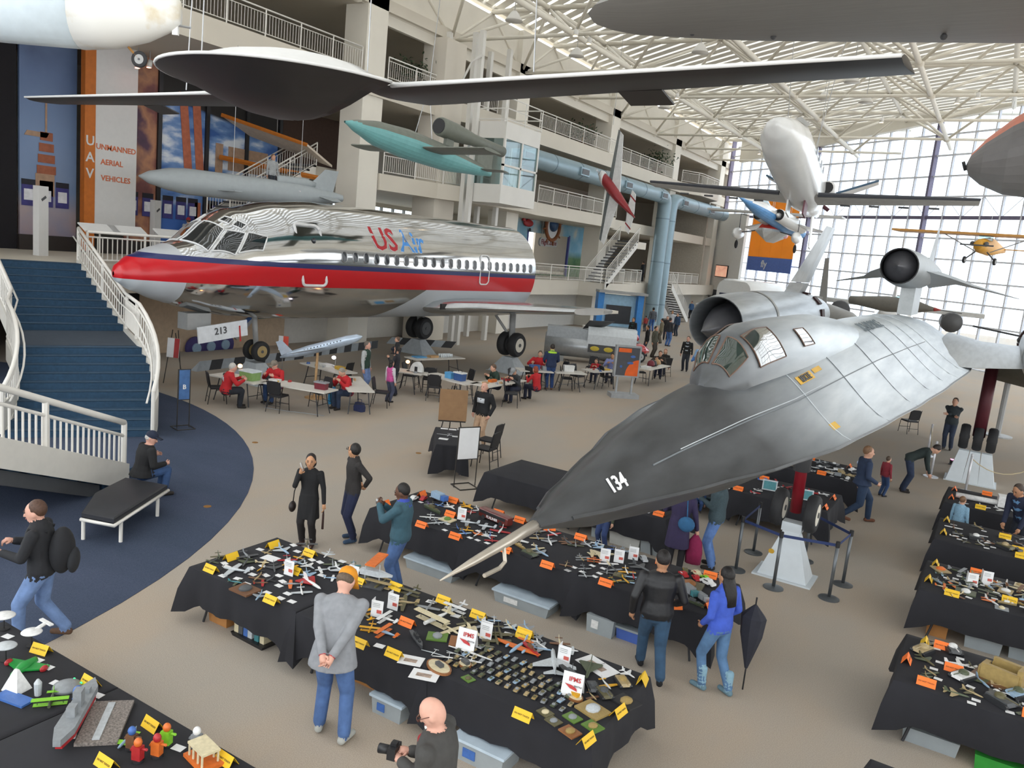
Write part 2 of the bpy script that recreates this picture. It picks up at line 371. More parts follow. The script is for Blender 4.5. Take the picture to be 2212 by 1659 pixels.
MB().loft([[(v.x, v.y, 1.5) for v in (LK[1], RK[1], RK[2], LK[2])], [(v.x, v.y, 1.7) for v in (LK[1], RK[1], RK[2], LK[2])]]).build('landing', mat('landing_carpet', '#3a4450', .95), st)
for K, sg in ((RK, 1), (LK, -1)):
    path = [fl_pt(K, 0, t/8, -.25) for t in range(9)]+[K[2]]+[K[2].lerp(K[3], t) for t in (.5, 1)]
    mb = MB(); off = (RK[1]-LK[1]).normalized()*.08*sg
    mb.loft([[p+Vector((0,0,-.35)), p+off+Vector((0,0,-.35)), p+off+Vector((0,0,.12)), p+Vector((0,0,.12))] for p in path]).build('stringer', STRW, st)
    base = [p+off*.6+Vector((0,0,.1)) for p in path]
    railing(st, base, h=1.0, sp=.17, single=True, r=.05, br=.02, posts=2.2)
    MB().tube([p+Vector((0,0,.72))-off*1.8 for p in base], .025, 6).build('inner_handrail', RAIL, st, True)
    MB().loft([[p+off*.2+Vector((0,0,.05)), p+off+Vector((0,0,.05)), p+off+Vector((0,0,.05+q)), p+off*.2+Vector((0,0,.05+q))] for p, q in zip(path[:5], (.75, .6, .4, .2, .1))]).build('curb_wall', STRW, st)
# near staircase on the left with broad tube handrail
s2 = thing('staircase', 'near staircase flight with thick white tube handrail behind the bench', 'staircase', (-13.9, 9.3, 0)); O2 = Vector((-13.9, 9.3, 0))
dv = Vector((.62, -1.25, 0)).normalized(); up2 = .0
e0 = Vector((0, 0, 0)); e1 = dv*4.2+Vector((-.5, 0, 1.55))
pth = [e0.lerp(e1, t/6)+Vector((0,0,.0)) for t in range(7)]
sd = Vector((-dv.y, dv.x, 0))*-1
MB().loft([[p+Vector((0,0,-.08)), p+sd*-.12+Vector((0,0,-.08)), p+sd*-.12+Vector((0,0,.42)), p+Vector((0,0,.42))] for p in pth]).build('stringer', STRW, s2)
MB().loft([[p+Vector((0,0,-.35)), p+sd*.9+Vector((0,0,-.35)), p+sd*.9+Vector((0,0,-.1)), p+Vector((0,0,-.1))] for p in pth[1:]]).build('underside', DGREY, s2)
railing(s2, [p+Vector((0,0,.3)) for p in pth], h=.92, sp=.145, single=True, r=.058, br=.02, posts=1.75, hi=.66, lo=.1)
for k in range(9):
    p = e0.lerp(e1, k/9)+sd*1.3; MB().box(p+Vector((0,0,.1)), (1.0, 2.4, .18), math.atan2(dv.y, dv.x)).build('step', BLUEST, s2)
# white drum corner at the extreme left
dr = at(2, 700, 0)
struct(MB().lathe([(1.1, 0), (1.1, 3.6)], 40).build('column_round', WHITE, loc=(-20.9, 9.0, 0), smooth=True, angle=.6))
struct(MB().lathe([(1.13, 2.5), (1.13, 2.95)], 40).build('trim_2', GREY, loc=(-20.9, 9.0, 0), smooth=True, angle=.6))
# straight stairs in the gallery: helper
def straight_stair(label, a, b_, wd, n, side):
    a = Vector(a); b_ = Vector(b_); o = thing('staircase', label, 'staircase', a); d = b_-a; hd = Vector((d.x, d.y, 0)).normalized(); s_ = Vector((-hd.y, hd.x, 0))*wd*side
    for k in range(n):
        c = d*((k+.5)/n)+s_*.5; MB().box((c.x, c.y, d.z*(k+1)/n-.04), (abs(d.xy.length/n)*1.05, wd, .08), math.atan2(hd.y, hd.x)).build('step', DGREY, o)
    for e in (Vector(), s_):
        p = [e, e+d]; MB().loft([[q+Vector((0,0,-.45)), q+s_*.05+Vector((0,0,-.45)), q+s_*.05+Vector((0,0,.05)), q+Vector((0,0,.05))] for q in p]).build('stringer', STRW, o)
        railing(o, p, h=1.0, sp=.16)
    return o
straight_stair('light stair climbing right behind the hanging red aeroplane', (-23.4, 51.3, 3.4), (-23.4, 56.2, 6.5), 1.5, 14, 1)
slab('floor_landing', [(-23.4, 56.2), (-23.4, 57.8), (-27, 57.8), (-27, 56.2)], 6.5, .5)
straight_stair('light stair rising behind the first cream column', (-27.5, 22.9, 5.3), (-27.5, 27.6, 8.0), 1.4, 12, 1)
straight_stair('white stair descending beside the blue duct', (-26.0, 73.0, .2), (-26.0, 67.6, 3.4), 1.4, 14, 1)
slab('floor_landing', [(-27.7, 27.6), (-27.7, 30), (-31, 30), (-31, 27.6)], 8.0, .5)
# ---- air ducts
DUCT = mat('blue_grey_duct', '#8aa0aa', .42, .25, var=.04, scale=2)
def duct(label, pts, r):
    o = thing('air_duct', label, 'air duct', pts[0]); p0 = Vector(pts[0]); P = [Vector(p)-p0 for p in pts]; out = [P[0]]
    for i in range(1, len(P)-1):
        a = P[i]+(P[i-1]-P[i]).normalized()*r*1.6; c = P[i]+(P[i+1]-P[i]).normalized()*r*1.6
        out += [a.lerp(P[i], t).lerp(P[i].lerp(c, t), t) for t in (0, .25, .5, .75, 1)]
    out.append(P[-1]); MB().tube(out, r, 24).build('pipe', DUCT, o, True, angle=.9)
    for i in range(len(P)-1):
        d = P[i+1]-P[i]; n = max(1, int(d.length/3.4))
        for k in range(1, n+1):
            c = P[i]+d*(k-.5)/n; e = d.normalized(); MB().tube([c-e*.04, c+e*.04], r*1.025, 24).build('seam_ring', mat('duct_seam', '#6f838c', .5, .3), o)
            if abs(e.z) < .5 and k % 2 == 1:
                g = c+Vector((r*.88, 0, -.05)); MB().box(g, (.34, 1.2, .5)).build('grille_frame', DUCT, o); MB().box(g+Vector((.16, 0, 0)), (.08, .95, .32)).build('grille', DGREY, o)
    return o
duct('long blue grey air duct turning down beside the red aeroplane', [(-24.5, 38.5, 10.4), (-24.5, 63.4, 10.4), (-24.5, 63.4, 0)], .55)
duct('blue grey air duct rising then running to the far wall', [(-24.6, 65.0, 0), (-24.6, 65.0, 10.3), (-24.6, 79.5, 10.3)], .58)
# ---- elevator
el = thing('elevator', 'white glass elevator car on open steel guide rails', 'elevator', (-23, 36.2, 0))
GL = glass('clear_glass', '#cfe4e6', .15)
for x, y in ((-1.2, -1.6), (-1.2, 1.6), (-.6, -1.9), (-2.6, -1.9), (-2.6, 1.9)): MB().bx((x-.12, y-.12, 0), (x+.12, y+.12, 15.4)).build('guide_rail', WHITE, el)
MB().bx((-3.6, -2.6, 0), (-2.2, -.9, 15)).build('shaft_wall', WALLM, el)
ca = MB().bx((-.7, -1.7, 7.3), (1.1, 1.7, 8.2)).build('car', WHITE, el); MB().bx((-.7, -1.7, 10.4), (1.1, 1.7, 11.2)).build('car_roof', WHITE, ca)
for (a, c) in (((1.0, -1.7, 8.2), (1.1, -1.58, 10.4)), ((1.0, 1.58, 8.2), (1.1, 1.7, 10.4)), ((1.0, -.06, 8.2), (1.1, .06, 10.4)), ((1.0, -1.7, 9.1), (1.1, 1.7, 9.2)), ((-.7, -1.7, 8.2), (-.55, -1.6, 10.4)), ((-.7, 1.6, 8.2), (-.55, 1.7, 10.4))):
    MB().bx(a, c).build('frame_bar', WHITE, ca)
MB().bx((1.03, -1.6, 8.2), (1.06, 1.6, 10.4)).build('glass_pane', GL, ca); MB().bx((-.6, -1.66, 8.2), (1.0, -1.64, 10.4)).build('glass_pane', GL, ca)
for z in (11.3, 11.8, 12.3): MB().tube([(-.7, -1.7, z), (1.1, -1.7, z), (1.1, 1.7, z), (-.7, 1.7, z)], .03, 5).build('top_rail', WHITE, el)
for y in (-1.7, 0, 1.7): MB().tube([(1.1, y, 11.2), (1.1, y, 12.3)], .03, 5).build('top_post', WHITE, el)
MB().tube([(-1.6, -2.2, 12.2), (-1.3, -2.2, 13.2), (-.9, -2.2, 13.9), (-.3, -2.2, 14.2)], .06, 6).build('arch_tube', WHITE, el, True)
# ---- roof space frame and slatted skylights
d53 = math.radians(53); DW = Vector((-math.sin(d53), math.cos(d53), 0)); NW = Vector((DW.y, -DW.x, 0))   # glass wall direction, normal to the hall
W0 = Vector((-7.69, 69.58, 0))
def wall_side(p): return (Vector(p)-W0).dot(NW)
SG = 1 if wall_side((0, 0, 0)) > 0 else -1
TRUSS = mat('truss_cream', '#e6e0d2', .55, var=.04, scale=1)
ceil = struct(MB().bx((-26.5, -8, 17.75), (-26.1, 84, 18.1)).build('ceiling', CREAM))
def clipY(x):   # y at which the glass wall is met for this x
    return W0.y+(x-W0.x)*(DW.y/DW.x)
XS = [-26+7*i for i in range(9)]
for x in XS:
    y1 = clipY(x)-.4
    if y1 > 8: MB().tube([(x, -6, 15.2), (x, y1, 15.2)], .13, 8).build('truss_chord', TRUSS, ceil, True)
for k in range(-1, 13):
    y = 7*k; x1 = 30
    for x in np.arange(-26, 31, 1.0):
        if clipY(x) < y+.5: x1 = x-.5; break
    if x1 > -22: MB().tube([(-26, y, 15.2), (x1, y, 15.2)], .09, 8).build('truss_chord', TRUSS, ceil, True)
    if x1 > -22: MB().tube([(-26, y+3.5, 17.55), (x1, y+3.5, 17.55)], .14, 8).build('truss_chord', TRUSS, ceil, True)
webs = []
for x in XS:
    MB().tube([(x+3.5, -6, 17.55), (x+3.5, max(0, clipY(x+3.5)-.4), 17.55)], .14, 8).build('truss_chord', TRUSS, ceil, True)
    for k in range(0, 13):
        y = 7*k
        if y > clipY(x)-1: continue
        for sx in (-1, 1):
            for sy in (-1, 1):
                q = (x+3.5*sx, y+3.5*sy, 17.5)
                if q[0] < -26.2: q = (-26, q[1], 17.5)
                if q[1] < clipY(q[0]): webs.append((Vector((x, y, 15.2)), Vector(q)))
webs.sort(key=lambda w_: (w_[0]-CP).length if (w_[0]-CP).dot(cw) > 8 else 1e6)
rest = MB()
for i, (a, c) in enumerate(webs):
    if i < 280: MB().tube([a, c], .085, 6).build('truss_web', TRUSS, ceil, True)
    else: rest.tube([a, c], .085, 6)
if rest.v: o = rest.build('truss_web', TRUSS, ceil); o['kind'] = 'stuff'
for p in XS:
    for k in range(1, 13):
        if 7*k < clipY(p)-1: MB().ell((p, 7*k, 15.2), (.26, .26, .2), 8, 5).build('truss_node', TRUSS, ceil, True)
SLAT = mat('roof_slat', '#e6e2d8', .6, var=.03)
nsl = 0; restb = MB()
c0 = Vector((-27, 84, 0))
for i in range(150):
    s_ = .72*i
    a = c0+NW*SG*s_   # lines parallel to the glass wall, marching towards the camera
    # clip line a + t*DW to x in [-26.3, 32] and y in [-12, ..]
    ts = [(-26.3-a.x)/DW.x, (32-a.x)/DW.x, (-10-a.y)/DW.y]
    t1, t0 = max(ts[0], ts[1]), max(min(ts[0], ts[1]), ts[2])
    if wall_side(a)*SG < .3: continue
    if t1-t0 < 2: continue
    p, q = a+DW*t0, a+DW*t1; mid = (p+q)/2
    mb = MB().box((mid.x, mid.y, 17.95), ((q-p).length, .50, .12), math.atan2(DW.y, DW.x))
    mb.build('roof_slat', SLAT, ceil)
# ---- glass wall
win = thing('window_2', None, None, W0); struct(win)
FR = mat('window_frame', '#d2d4da', .5); FRD = mat('window_post', '#6f6a80', .5, .2); ang = math.atan2(DW.y, DW.x)
s0, s1, step = -31.2, 22.4, 1.525
ns = int((s1-s0)/step)
PG = glass('wall_glass', '#f4f8fc', .04)
pm = MB().box((0, 0, 0), (step-.1, .012, 1.42)).build('pane', PG, win).data
bpy.data.objects.remove(bpy.data.objects['pane'] if 'pane' in bpy.data.objects else win.children[0]) if False else None
first = [c for c in win.children][0]; first.location = DW*(s0+step*.5)+Vector((0,0,.75)); first.rotation_euler = (0,0,ang)
cnt = 1
for i in range(ns):
    for j in range(12):
        if i == 0 and j == 0: continue
        P = DW*(s0+step*(i+.5))+Vector((0, 0, .75+1.48*j)); Pw = W0+P
        v = Pw-CP; dpt = v.dot(cw); sx = 1106+F_PX*v.dot(cr)/dpt
        if dpt < 5 or sx > 2400 or sx < 1480: 
            continue
        if cnt < 295:
            inst('pane', pm, win, P, ang); cnt += 1
for i in range(ns+1):
    big = i % 8 == 3
    MB().bx((-.05 if not big else -.1, -.1, 0), (.05 if not big else .1, .1 if not big else .3, 17.8)).build('mullion', FRD if big else FR, win, loc=DW*(s0+step*i), rot=ang)
for j in range(13):
    t = .055 if j != 7 else .12
    MB().bx((s0, -.09, -t), (s1, .09, t)).build('transom', FR if j != 7 else FRD, win, loc=(0, 0, .02+1.48*j), rot=ang)
nb = MB()
for i in range(0, ns):
    z0, z1 = 1.48*7, 1.48*8
    a = DW*(s0+step*i); c = DW*(s0+step*(i+1)); 
    MB().tube([a+Vector((0,0,z0 if i % 2 else z1)), c+Vector((0,0,z1 if i % 2 else z0))], .025, 5).build('brace', FR, win)
# eave beam dropping towards the far corner
ev = MB(); A, B = W0+DW*20.5, W0+DW*-9
ev.loft([[A+Vector((0,0,15.6)), A+NW*SG*.5+Vector((0,0,15.6)), A+NW*SG*.5+Vector((0,0,17.9)), A+Vector((0,0,17.9))],
         [B+Vector((0,0,17.7)), B+NW*SG*.5+Vector((0,0,17.7)), B+NW*SG*.5+Vector((0,0,17.9)), B+Vector((0,0,17.9))]])
struct(ev.build('trim_3', TRUSS))
struct(MB().box((26, 38, 1.2), (60, .3, 2.4), ang).build('wall_sill', GREY)) if False else None
# ================================================================== AIRCRAFT
from mathutils.bvhtree import BVHTree
def lerp_tab(tab, y):
    if y <= tab[0][0]: return tab[0][1:]
    for a, c in zip(tab, tab[1:]):
        if y <= c[0]:
            t = (y-a[0])/(c[0]-a[0]); t = t*t*(3-2*t)*.35+t*.65
            return tuple(p+(q-p)*t for p, q in zip(a[1:], c[1:]))
    return tab[-1][1:]
def ering(y, hw, zt, zb, zc, n=28, x0=0):
    return [Vector((x0+hw*math.sin(2*PI*j/n), y, zc+((zt-zc) if math.cos(2*PI*j/n) > 0 else (zc-zb))*math.cos(2*PI*j/n))) for j in range(n)]
def fus(secs, n=28, x0=0, sub=4):
    ys = []
    for a, c in zip(secs, secs[1:]): ys += [a[0]+(c[0]-a[0])*k/sub for k in range(sub)]
    ys.append(secs[-1][0]); return [ering(y, *lerp_tab(secs, y), n=n, x0=x0) for y in ys]
def cable(parent, a, b_, r=.012):
    return MB().tube([a, b_], r, 5).build('suspension_cable', STEEL, parent)
# ---------------------------------------------------------------- black and silver spy plane
m, nt, b = nodes_of('titanium_skin', .38, .75)
tc = nt.nodes.new('ShaderNodeTexCoord'); sp = nt.nodes.new('ShaderNodeSeparateXYZ'); nt.links.new(tc.outputs['Object'], sp.inputs[0])
nz = noise(nt, .9, 4, tc.outputs['Object'], (1, .35, 2)); ma = nt.nodes.new('ShaderNodeMath'); ma.operation = 'MULTIPLY_ADD'
nt.links.new(nz, ma.inputs[0]); ma.inputs[1].default_value = 1.6; nt.links.new(sp.outputs[1], ma.inputs[2])
mr = nt.nodes.new('ShaderNodeMapRange'); nt.links.new(ma.outputs[0], mr.inputs[0]); mr.inputs[1].default_value = 4.0; mr.inputs[2].default_value = 8.2
streak = ramp(nt, noise(nt, 3, 5, tc.outputs['Object'], (2.5, .25, 2)), [(.25, '#aab2b8'), (.5, '#bcc4c9'), (.75, '#cfd5d8')])
darkn = ramp(nt, noise(nt, 5, 4, tc.outputs['Object'], (1, .3, 1)), [(.3, '#2f3031'), (.7, '#454749')])
nt.links.new(mixc(nt, mr.outputs[0], darkn, streak), b.inputs['Base Color'])
mr2 = nt.nodes.new('ShaderNodeMapRange'); nt.links.new(mr.outputs[0], mr2.inputs[0]); mr2.inputs[3].default_value = .15; mr2.inputs[4].default_value = .45
nt.links.new(mr2.outputs[0], b.inputs['Metallic'])
mr3 = nt.nodes.new('ShaderNodeMapRange'); nt.links.new(mr.outputs[0], mr3.inputs[0]); mr3.inputs[3].default_value = .48; mr3.inputs[4].default_value = .36
nt.links.new(mr3.outputs[0], b.inputs['Roughness'])
TI = MATS['titanium_skin']
SILV = mat('bare_metal', '#a9adaf', .36, .7, var=.12, scale=3, stretch=(3, .3, 3)); CONE = mat('black_spike', '#56565a', .32, .3, var=.1)
SEAM = mat('panel_seam', '#6a7074', .6); SEAML = mat('panel_seam_light', '#b6bcc0', .5)
sx0 = -2.46
spy = thing('spy_plane', 'long black nosed silver reconnaissance jet on display stands with drone on its back', 'aircraft', (sx0, 4.7, 0))
# local y measured from nose tip; (y, chine half width, top, bottom, chine z)
TABM = [(0, .05, 3.45, 3.38, 3.41), (.8, .3, 3.62, 3.2, 3.41), (2, .6, 3.86, 3.05, 3.4), (3.3, .93, 4.06, 2.95, 3.4), (5, 1.22, 4.16, 2.88, 3.4),
        (7.5, 1.45, 4.34, 2.8, 3.4), (10, 1.66, 4.48, 2.75, 3.4), (13, 1.86, 4.52, 2.7, 3.4), (17.6, 2.1, 4.5, 2.7, 3.4), (21, 2.1, 4.42, 2.75, 3.45), (26, 1.6, 4.2, 2.9, 3.5), (30, .2, 3.65, 3.45, 3.55)]
def spy_pt(y, q, top=True, lift=0):
    hw, zt, zb, zc = lerp_tab(TABM, y); c = .5*(1+math.cos(PI*abs(q)))
    z = zc+(zt-zc)*c**.8 if top else zc-(zc-zb)*c**.6
    return Vector((q*hw, y, z+lift))
rings = []; NQ = 17
ys = list(np.arange(0, 30.01, .4))
for y in ys:
    qs = [-1+2*i/(NQ-1) for i in range(NQ)]
    rings.append([spy_pt(y, q) for q in qs]+[spy_pt(y, q, False)-Vector((0,0,.012)) for q in qs[::-1]])
body = MB().loft(rings).build('fuselage', TI, spy, True, angle=.7)
# wings, nacelles
NX, NY, NZ = 4.05, 17.0, 3.74
for sg in (-1, 1):
    nm = 'wing'
    w_ = MB()
    def foil(x, le, te, z, th):
        pts = []
        for i in range(9):
            t = i/8; h = th*math.sin(PI*min(1, t*.97+.015))**.7; pts.append((x, le+(te-le)*t, z+h))
        for i in range(7, 0, -1):
            t = i/8; pts.append((x, le+(te-le)*t, z-th*.55*math.sin(PI*t)))
        return [Vector((sg*p[0], p[1], p[2])) for p in pts]
    w_.loft([foil(1.2, 17.0, 29.2, 3.42, .55), foil(2.1, 17.7, 29.0, 3.42, .36), foil(3.0, 18.9, 28.6, 3.46, .3), foil(NX+.8, 21.0, 28.2, 3.6, .2), foil(6.6, 24.6, 28.6, 3.66, .12), foil(8.3, 28.0, 29.2, 3.68, .05)])
    w_.build('wing', SILV, spy, True, angle=.8)
    prof = [(NY, .74), (NY+.5, .8), (NY+2, .86), (NY+4.5, .92), (NY+9, .9), (NY+11.5, .82), (NY+13, .7)]
    nac = MB(); nac.loft([[Vector((sg*NX+r*math.cos(a), y, NZ+r*math.sin(a))) for a in [2*PI*j/32 for j in range(32)]] for y, r in prof], caps=False)
    nac.loft([[Vector((sg*NX+r*math.cos(a), y, NZ+r*math.sin(a))) for a in [2*PI*j/32 for j in range(32)]] for y, r in ((NY, .74), (NY+.03, .71), (NY+2.2, .68))], caps=False)
    nacelle = nac.build('engine_nacelle', SILV, spy, True, angle=.8)
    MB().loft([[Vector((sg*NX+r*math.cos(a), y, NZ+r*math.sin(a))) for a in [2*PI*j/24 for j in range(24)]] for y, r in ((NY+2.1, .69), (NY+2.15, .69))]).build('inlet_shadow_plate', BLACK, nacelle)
    MB().loft([[Vector((sg*NX+r*math.cos(a), y, NZ+r*math.sin(a)-.12*(NY+2.2-y)/2.5)) for a in [2*PI*j/28 for j in range(28)]] for y, r in ((NY-1.15, .012), (NY-.9, .075), (NY+.2, .4), (NY+1.0, .6), (NY+2.2, .62))]).build('inlet_spike', CONE, nacelle, True, angle=.9)
    MB().loft([[Vector((sg*NX+r*math.cos(a), y, NZ+r*math.sin(a))) for a in [2*PI*j/32 for j in range(32)]] for y, r in ((NY+3.3, .905), (NY+3.5, .91))], caps=False).build('bleed_band', mat('bleed_band', '#8f8b80', .4, .6), nacelle, True)
    for k in range(10):
        a = 2*PI*k/10+.2
        c = Vector((sg*NX+.89*math.cos(a), NY+10.4, NZ+.89*math.sin(a)))
        MB().box((0,0,0), (.36, .5, .06), M=Matrix.Rotation(-(a-PI/2), 3, 'Y')).build('tertiary_door', mat('dark_red_door', '#3a1414', .6), nacelle, loc=c)
    for k in range(3):
        a = PI/2+sg*-.75; c = Vector((sg*NX+.915*math.cos(a), NY+4.9+.3*k, NZ+.915*math.sin(a)))
        MB().box((0,0,0), (.3, .2, .03), M=Matrix.Rotation(-(a-PI/2), 3, 'Y')).build('louvre', mat('louvre_grey', '#6b6a64', .5, .4), nacelle, loc=c)
    # canted fin
    fin = MB(); bz = NZ+.8; cant = -sg*.27
    def fr(y0, y1, z, t):
        return [Vector((sg*NX+cant*(z-bz)-t, y0+(y1-y0)*.5, z)), Vector((sg*NX+cant*(z-bz), y0, z)), Vector((sg*NX+cant*(z-bz)+t, y0+(y1-y0)*.5, z)), Vector((sg*NX+cant*(z-bz), y1, z))]
    MB().loft([fr(NY+7.2, NY+10.8, bz-.15, .16), fr(NY+7.6, NY+10.9, bz+.45, .14)]).build('fin_base', SILV, spy)
    MB().loft([fr(NY+7.65, NY+10.9, bz+.47, .14), fr(NY+9.4, NY+11.2, bz+2.55, .07)]).build('fin', mat('fin_metal', '#b4b8ba', .35, .65, var=.14, scale=2), spy)
# canopy hump
CAN = [(3.3, .05, 4.08, 4.0), (3.55, .2, 4.3, 4.0), (3.9, .32, 4.56, 4.02), (4.5, .37, 4.66, 4.05), (6, .43, 4.69, 4.08), (8, .5, 4.69, 4.12), (9.5, .55, 4.62, 4.15), (11.5, .5, 4.46, 4.15)]
def can_pt(y, th, k=1.0):
    hw, zt, zb = lerp_tab(CAN, y); e = math.cos(th)**1.15 if math.cos(th) > 0 else 0
    return Vector((hw*math.sin(th)*k, y, zb+(zt-zb)*e*(1+(k-1)*.6)))
MB().loft([[can_pt(y, -PI/2+PI*i/14) for i in range(15)]+[Vector((0, y, lerp_tab(CAN, y)[2]-.3))] for y in np.arange(3.3, 11.51, .2)]).build('canopy', TI, spy, True, angle=.9)
DG = mat('cockpit_glass', '#25332f', .05, var=.2, coat=1.0)
def canpane(corners, name='window_pane'):
    a, b2, c, d = corners; n = 5; rr_ = []
    for i in range(n+1):
        row = []
        for j in range(n+1):
            u_, v_ = i/n, j/n
            y = (a[0]*(1-u_)+b2[0]*u_)*(1-v_)+(d[0]*(1-u_)+c[0]*u_)*v_; th = (a[1]*(1-u_)+b2[1]*u_)*(1-v_)+(d[1]*(1-u_)+c[1]*u_)*v_
            row.append(can_pt(y, th, 1.04))
        rr_.append(row)
    mb = MB().loft(rr_, caps=False, close=False); o = mb.build(name, DG, spy, True)
    loop = [rr_[i][0] for i in range(n+1)]+[rr_[n][j] for j in range(1, n+1)]+[rr_[i][n] for i in range(n-1, -1, -1)]+[rr_[0][j] for j in range(n-1, 0, -1)]
    MB().tube(loop+[loop[0]], .009, 5).build('window_seal', mat('copper_seal', '#6a5448', .5, .4), o)
for sg in (1, -1):
    canpane([(3.5, sg*.12), (3.85, sg*.12), (3.95, sg*.9), (3.6, sg*1.05)])
    canpane([(4.05, sg*.38), (4.95, sg*.42), (5.25, sg*1.15), (4.25, sg*1.2)])
    canpane([(6.0, sg*.62), (6.5, sg*.62), (6.75, sg*1.05), (6.2, sg*1.05)])
# seams that follow the skin
def seam(f, r=.005, mt=SEAM, name='panel_seam'): MB().tube(f, r, 4).build(name, mt, spy)
for y in (7.4, 9.5, 11.6, 13.6): seam([spy_pt(y, .25+.74*i/14, lift=.004) for i in range(15)])
for y in (5.4, 15.2, 17.0): seam([spy_pt(y, -.1+1.08*i/14, lift=.004) for i in range(15)], .008, SEAML)
seam([spy_pt(y, .52, lift=.004) for y in np.arange(1.5, 17, .4)], .009, SEAM); seam([spy_pt(y, .5, lift=.004) for y in np.arange(2, 6.5, .3)], .006, SEAML)
seam([spy_pt(y, .99, lift=.0) for y in np.arange(.3, 18.0, .4)], .018, mat('chine_edge', '#4a4c4e', .4, .4), 'chine_edge')
seam([spy_pt(y, -.99, lift=.0) for y in np.arange(.3, 18.0, .4)], .018, MATS['chine_edge'], 'chine_edge')
def skin_text(t, y, q, size, mt, name='lettering', ydir=(0, 1, 0)):
    p = spy_pt(y, q); dy = (spy_pt(y+.05, q)-spy_pt(y-.05, q)).normalized(); dq = (spy_pt(y, q-.04)-spy_pt(y, q+.04)).normalized()
    nrm = dy.cross(dq); text(t, size, mt, spy, frame(p+nrm*.012, dy, dq), True, name)
skin_text('134', .95, .52, .17, mat('white_stencil', '#e8e8e8', .5))
YEL = mat('rescue_yellow', '#d8a93a', .5)
def skin_patch(y0, y1, q0, q1, mt, name):
    g = [[spy_pt(y0+(y1-y0)*i/4, q0+(q1-q0)*j/4, lift=.006) for j in range(5)] for i in range(5)]
    MB().loft(g, caps=False, close=False).build(name, mt, spy)
skin_patch(5.55, 6.25, .36, .43, YEL, 'rescue_label'); skin_patch(6.35, 6.75, .36, .40, YEL, 'rescue_label')
skin_patch(5.35, 5.65, .77, .83, mat('arrow_yellow', '#d0a21c', .5), 'rescue_arrow')
skin_text('RESCUE', 5.9, .395, .13, DGREY); skin_text('U.S. AIR FORCE', 12.4, .2, .34, mat('faded_stencil', '#5f6a70', .6))
# nose probe
PRB = mat('probe_metal', '#b7afa2', .35, .6)
pr_ = MB().tube([(0, .12, 3.4), (0, -.35, 3.375), (0, -.75, 3.355), (0, -1.08, 3.34)], [.045, .035, .025, .004], 10).build('pitot_probe', PRB, spy, True)
MB().tube([(.02, -.42, 3.36), (.05, -.44, 3.28), (.05, -.5, 3.255), (.05, -.68, 3.26)], .014, 6).build('probe_arm', PRB, pr_)
# gear
RED = mat('strut_red', '#7d1220', .45, .2)
ng = MB().tube([(0, 9.75, 1.18), (0, 9.6, 2.9)], .1, 12).build('nose_strut', RED, spy, True)
MB().tube([(0, 9.68, 1.95), (0, 9.6, 2.95)], .15, 12).build('upper_strut', DGREY, ng, True)
def wheel(parent, c, r, wd, hubm, axis='X'):
    R = Matrix.Rotation(PI/2, 4, 'Y') if axis == 'X' else Matrix.Rotation(PI/2, 4, 'X'); M_ = Matrix.Translation(c)@R
    w_ = MB().lathe([(r*.55, -wd/2*.9), (r*.86, -wd/2), (r*.97, -wd*.32), (r, 0), (r*.97, wd*.32), (r*.86, wd/2), (r*.55, wd/2*.9)], 28, M=M_).build('tyre', RUBBER, parent, True, angle=.9)
    MB().lathe([(r*.57, -wd/2*.95), (r*.57, wd/2*.95)], 20, M=M_).build('hub', hubm, w_); MB().lathe([(r*.15, -wd/2*1.1), (r*.15, wd/2*1.1)], 10, M=M_).build('axle', DGREY, w_); return w_
HUBW = mat('white_hub', '#d8d2c4', .5)
for sg in (-1, 1): wheel(spy, (sg*.28, 9.78, 1.2), .34, .2, HUBW)
for sg in (-1, 1):
    MB().tube([(sg*2.54, 21.3, 1.3), (sg*2.54, 21.3, 3.3)], .16, 12).build('main_strut', mat('maroon_strut', '#55202a', .5, .2), spy, True)
    for k in (-1, 0, 1): wheel(spy, (sg*2.54+k*.34, 21.3, 1.25), .36, .24, GREY)
# stands under the gear
WST = mat('stand_white', '#cfd6da', .45, var=.03)
sd_ = thing('jack_stand', 'white tapering steel stand under the black nosed jet nose wheels', 'stand', (sx0, 14.42, 0))
MB().loft([[(-.42, -.3, .02), (.42, -.3, .02), (.42, .3, .02), (-.42, .3, .02)], [(-.14, -.1, .84), (.14, -.1, .84), (.14, .1, .84), (-.14, .1, .84)]]).build('pyramid', WST, sd_)
MB().bx((-.5, -.36, 0), (.5, .36, .03)).build('base_plate', WST, sd_); MB().bx((-.17, -.1, .84), (.17, .14, 1.0)).build('cradle', WST, sd_)
MB().lathe([(.05, 0), (.05, .01)], 12, M=Matrix.Translation((-.25, -.21, .45))@Matrix.Rotation(PI/2+.3, 4, 'X')).build('round_sticker', YEL, sd_)
sd2 = thing('jack_stand', 'wide white three panel stand under the black nosed jet main wheels', 'stand', (sx0+2.54, 26.0, 0))
for k in (-1, 0, 1): MB().loft([[(k*.4-.2, -.45, .02), (k*.4+.2, -.45, .02), (k*.4+.2, .4, .02), (k*.4-.2, .4, .02)], [(k*.28-.13, -.12, .86), (k*.28+.13, -.12, .86), (k*.28+.13, .12, .86), (k*.28-.13, .12, .86)]]).build('support_panel', WST, sd2)
MB().bx((-.65, -.5, 0), (.65, .45, .02)).build('base_plate', WST, sd2)
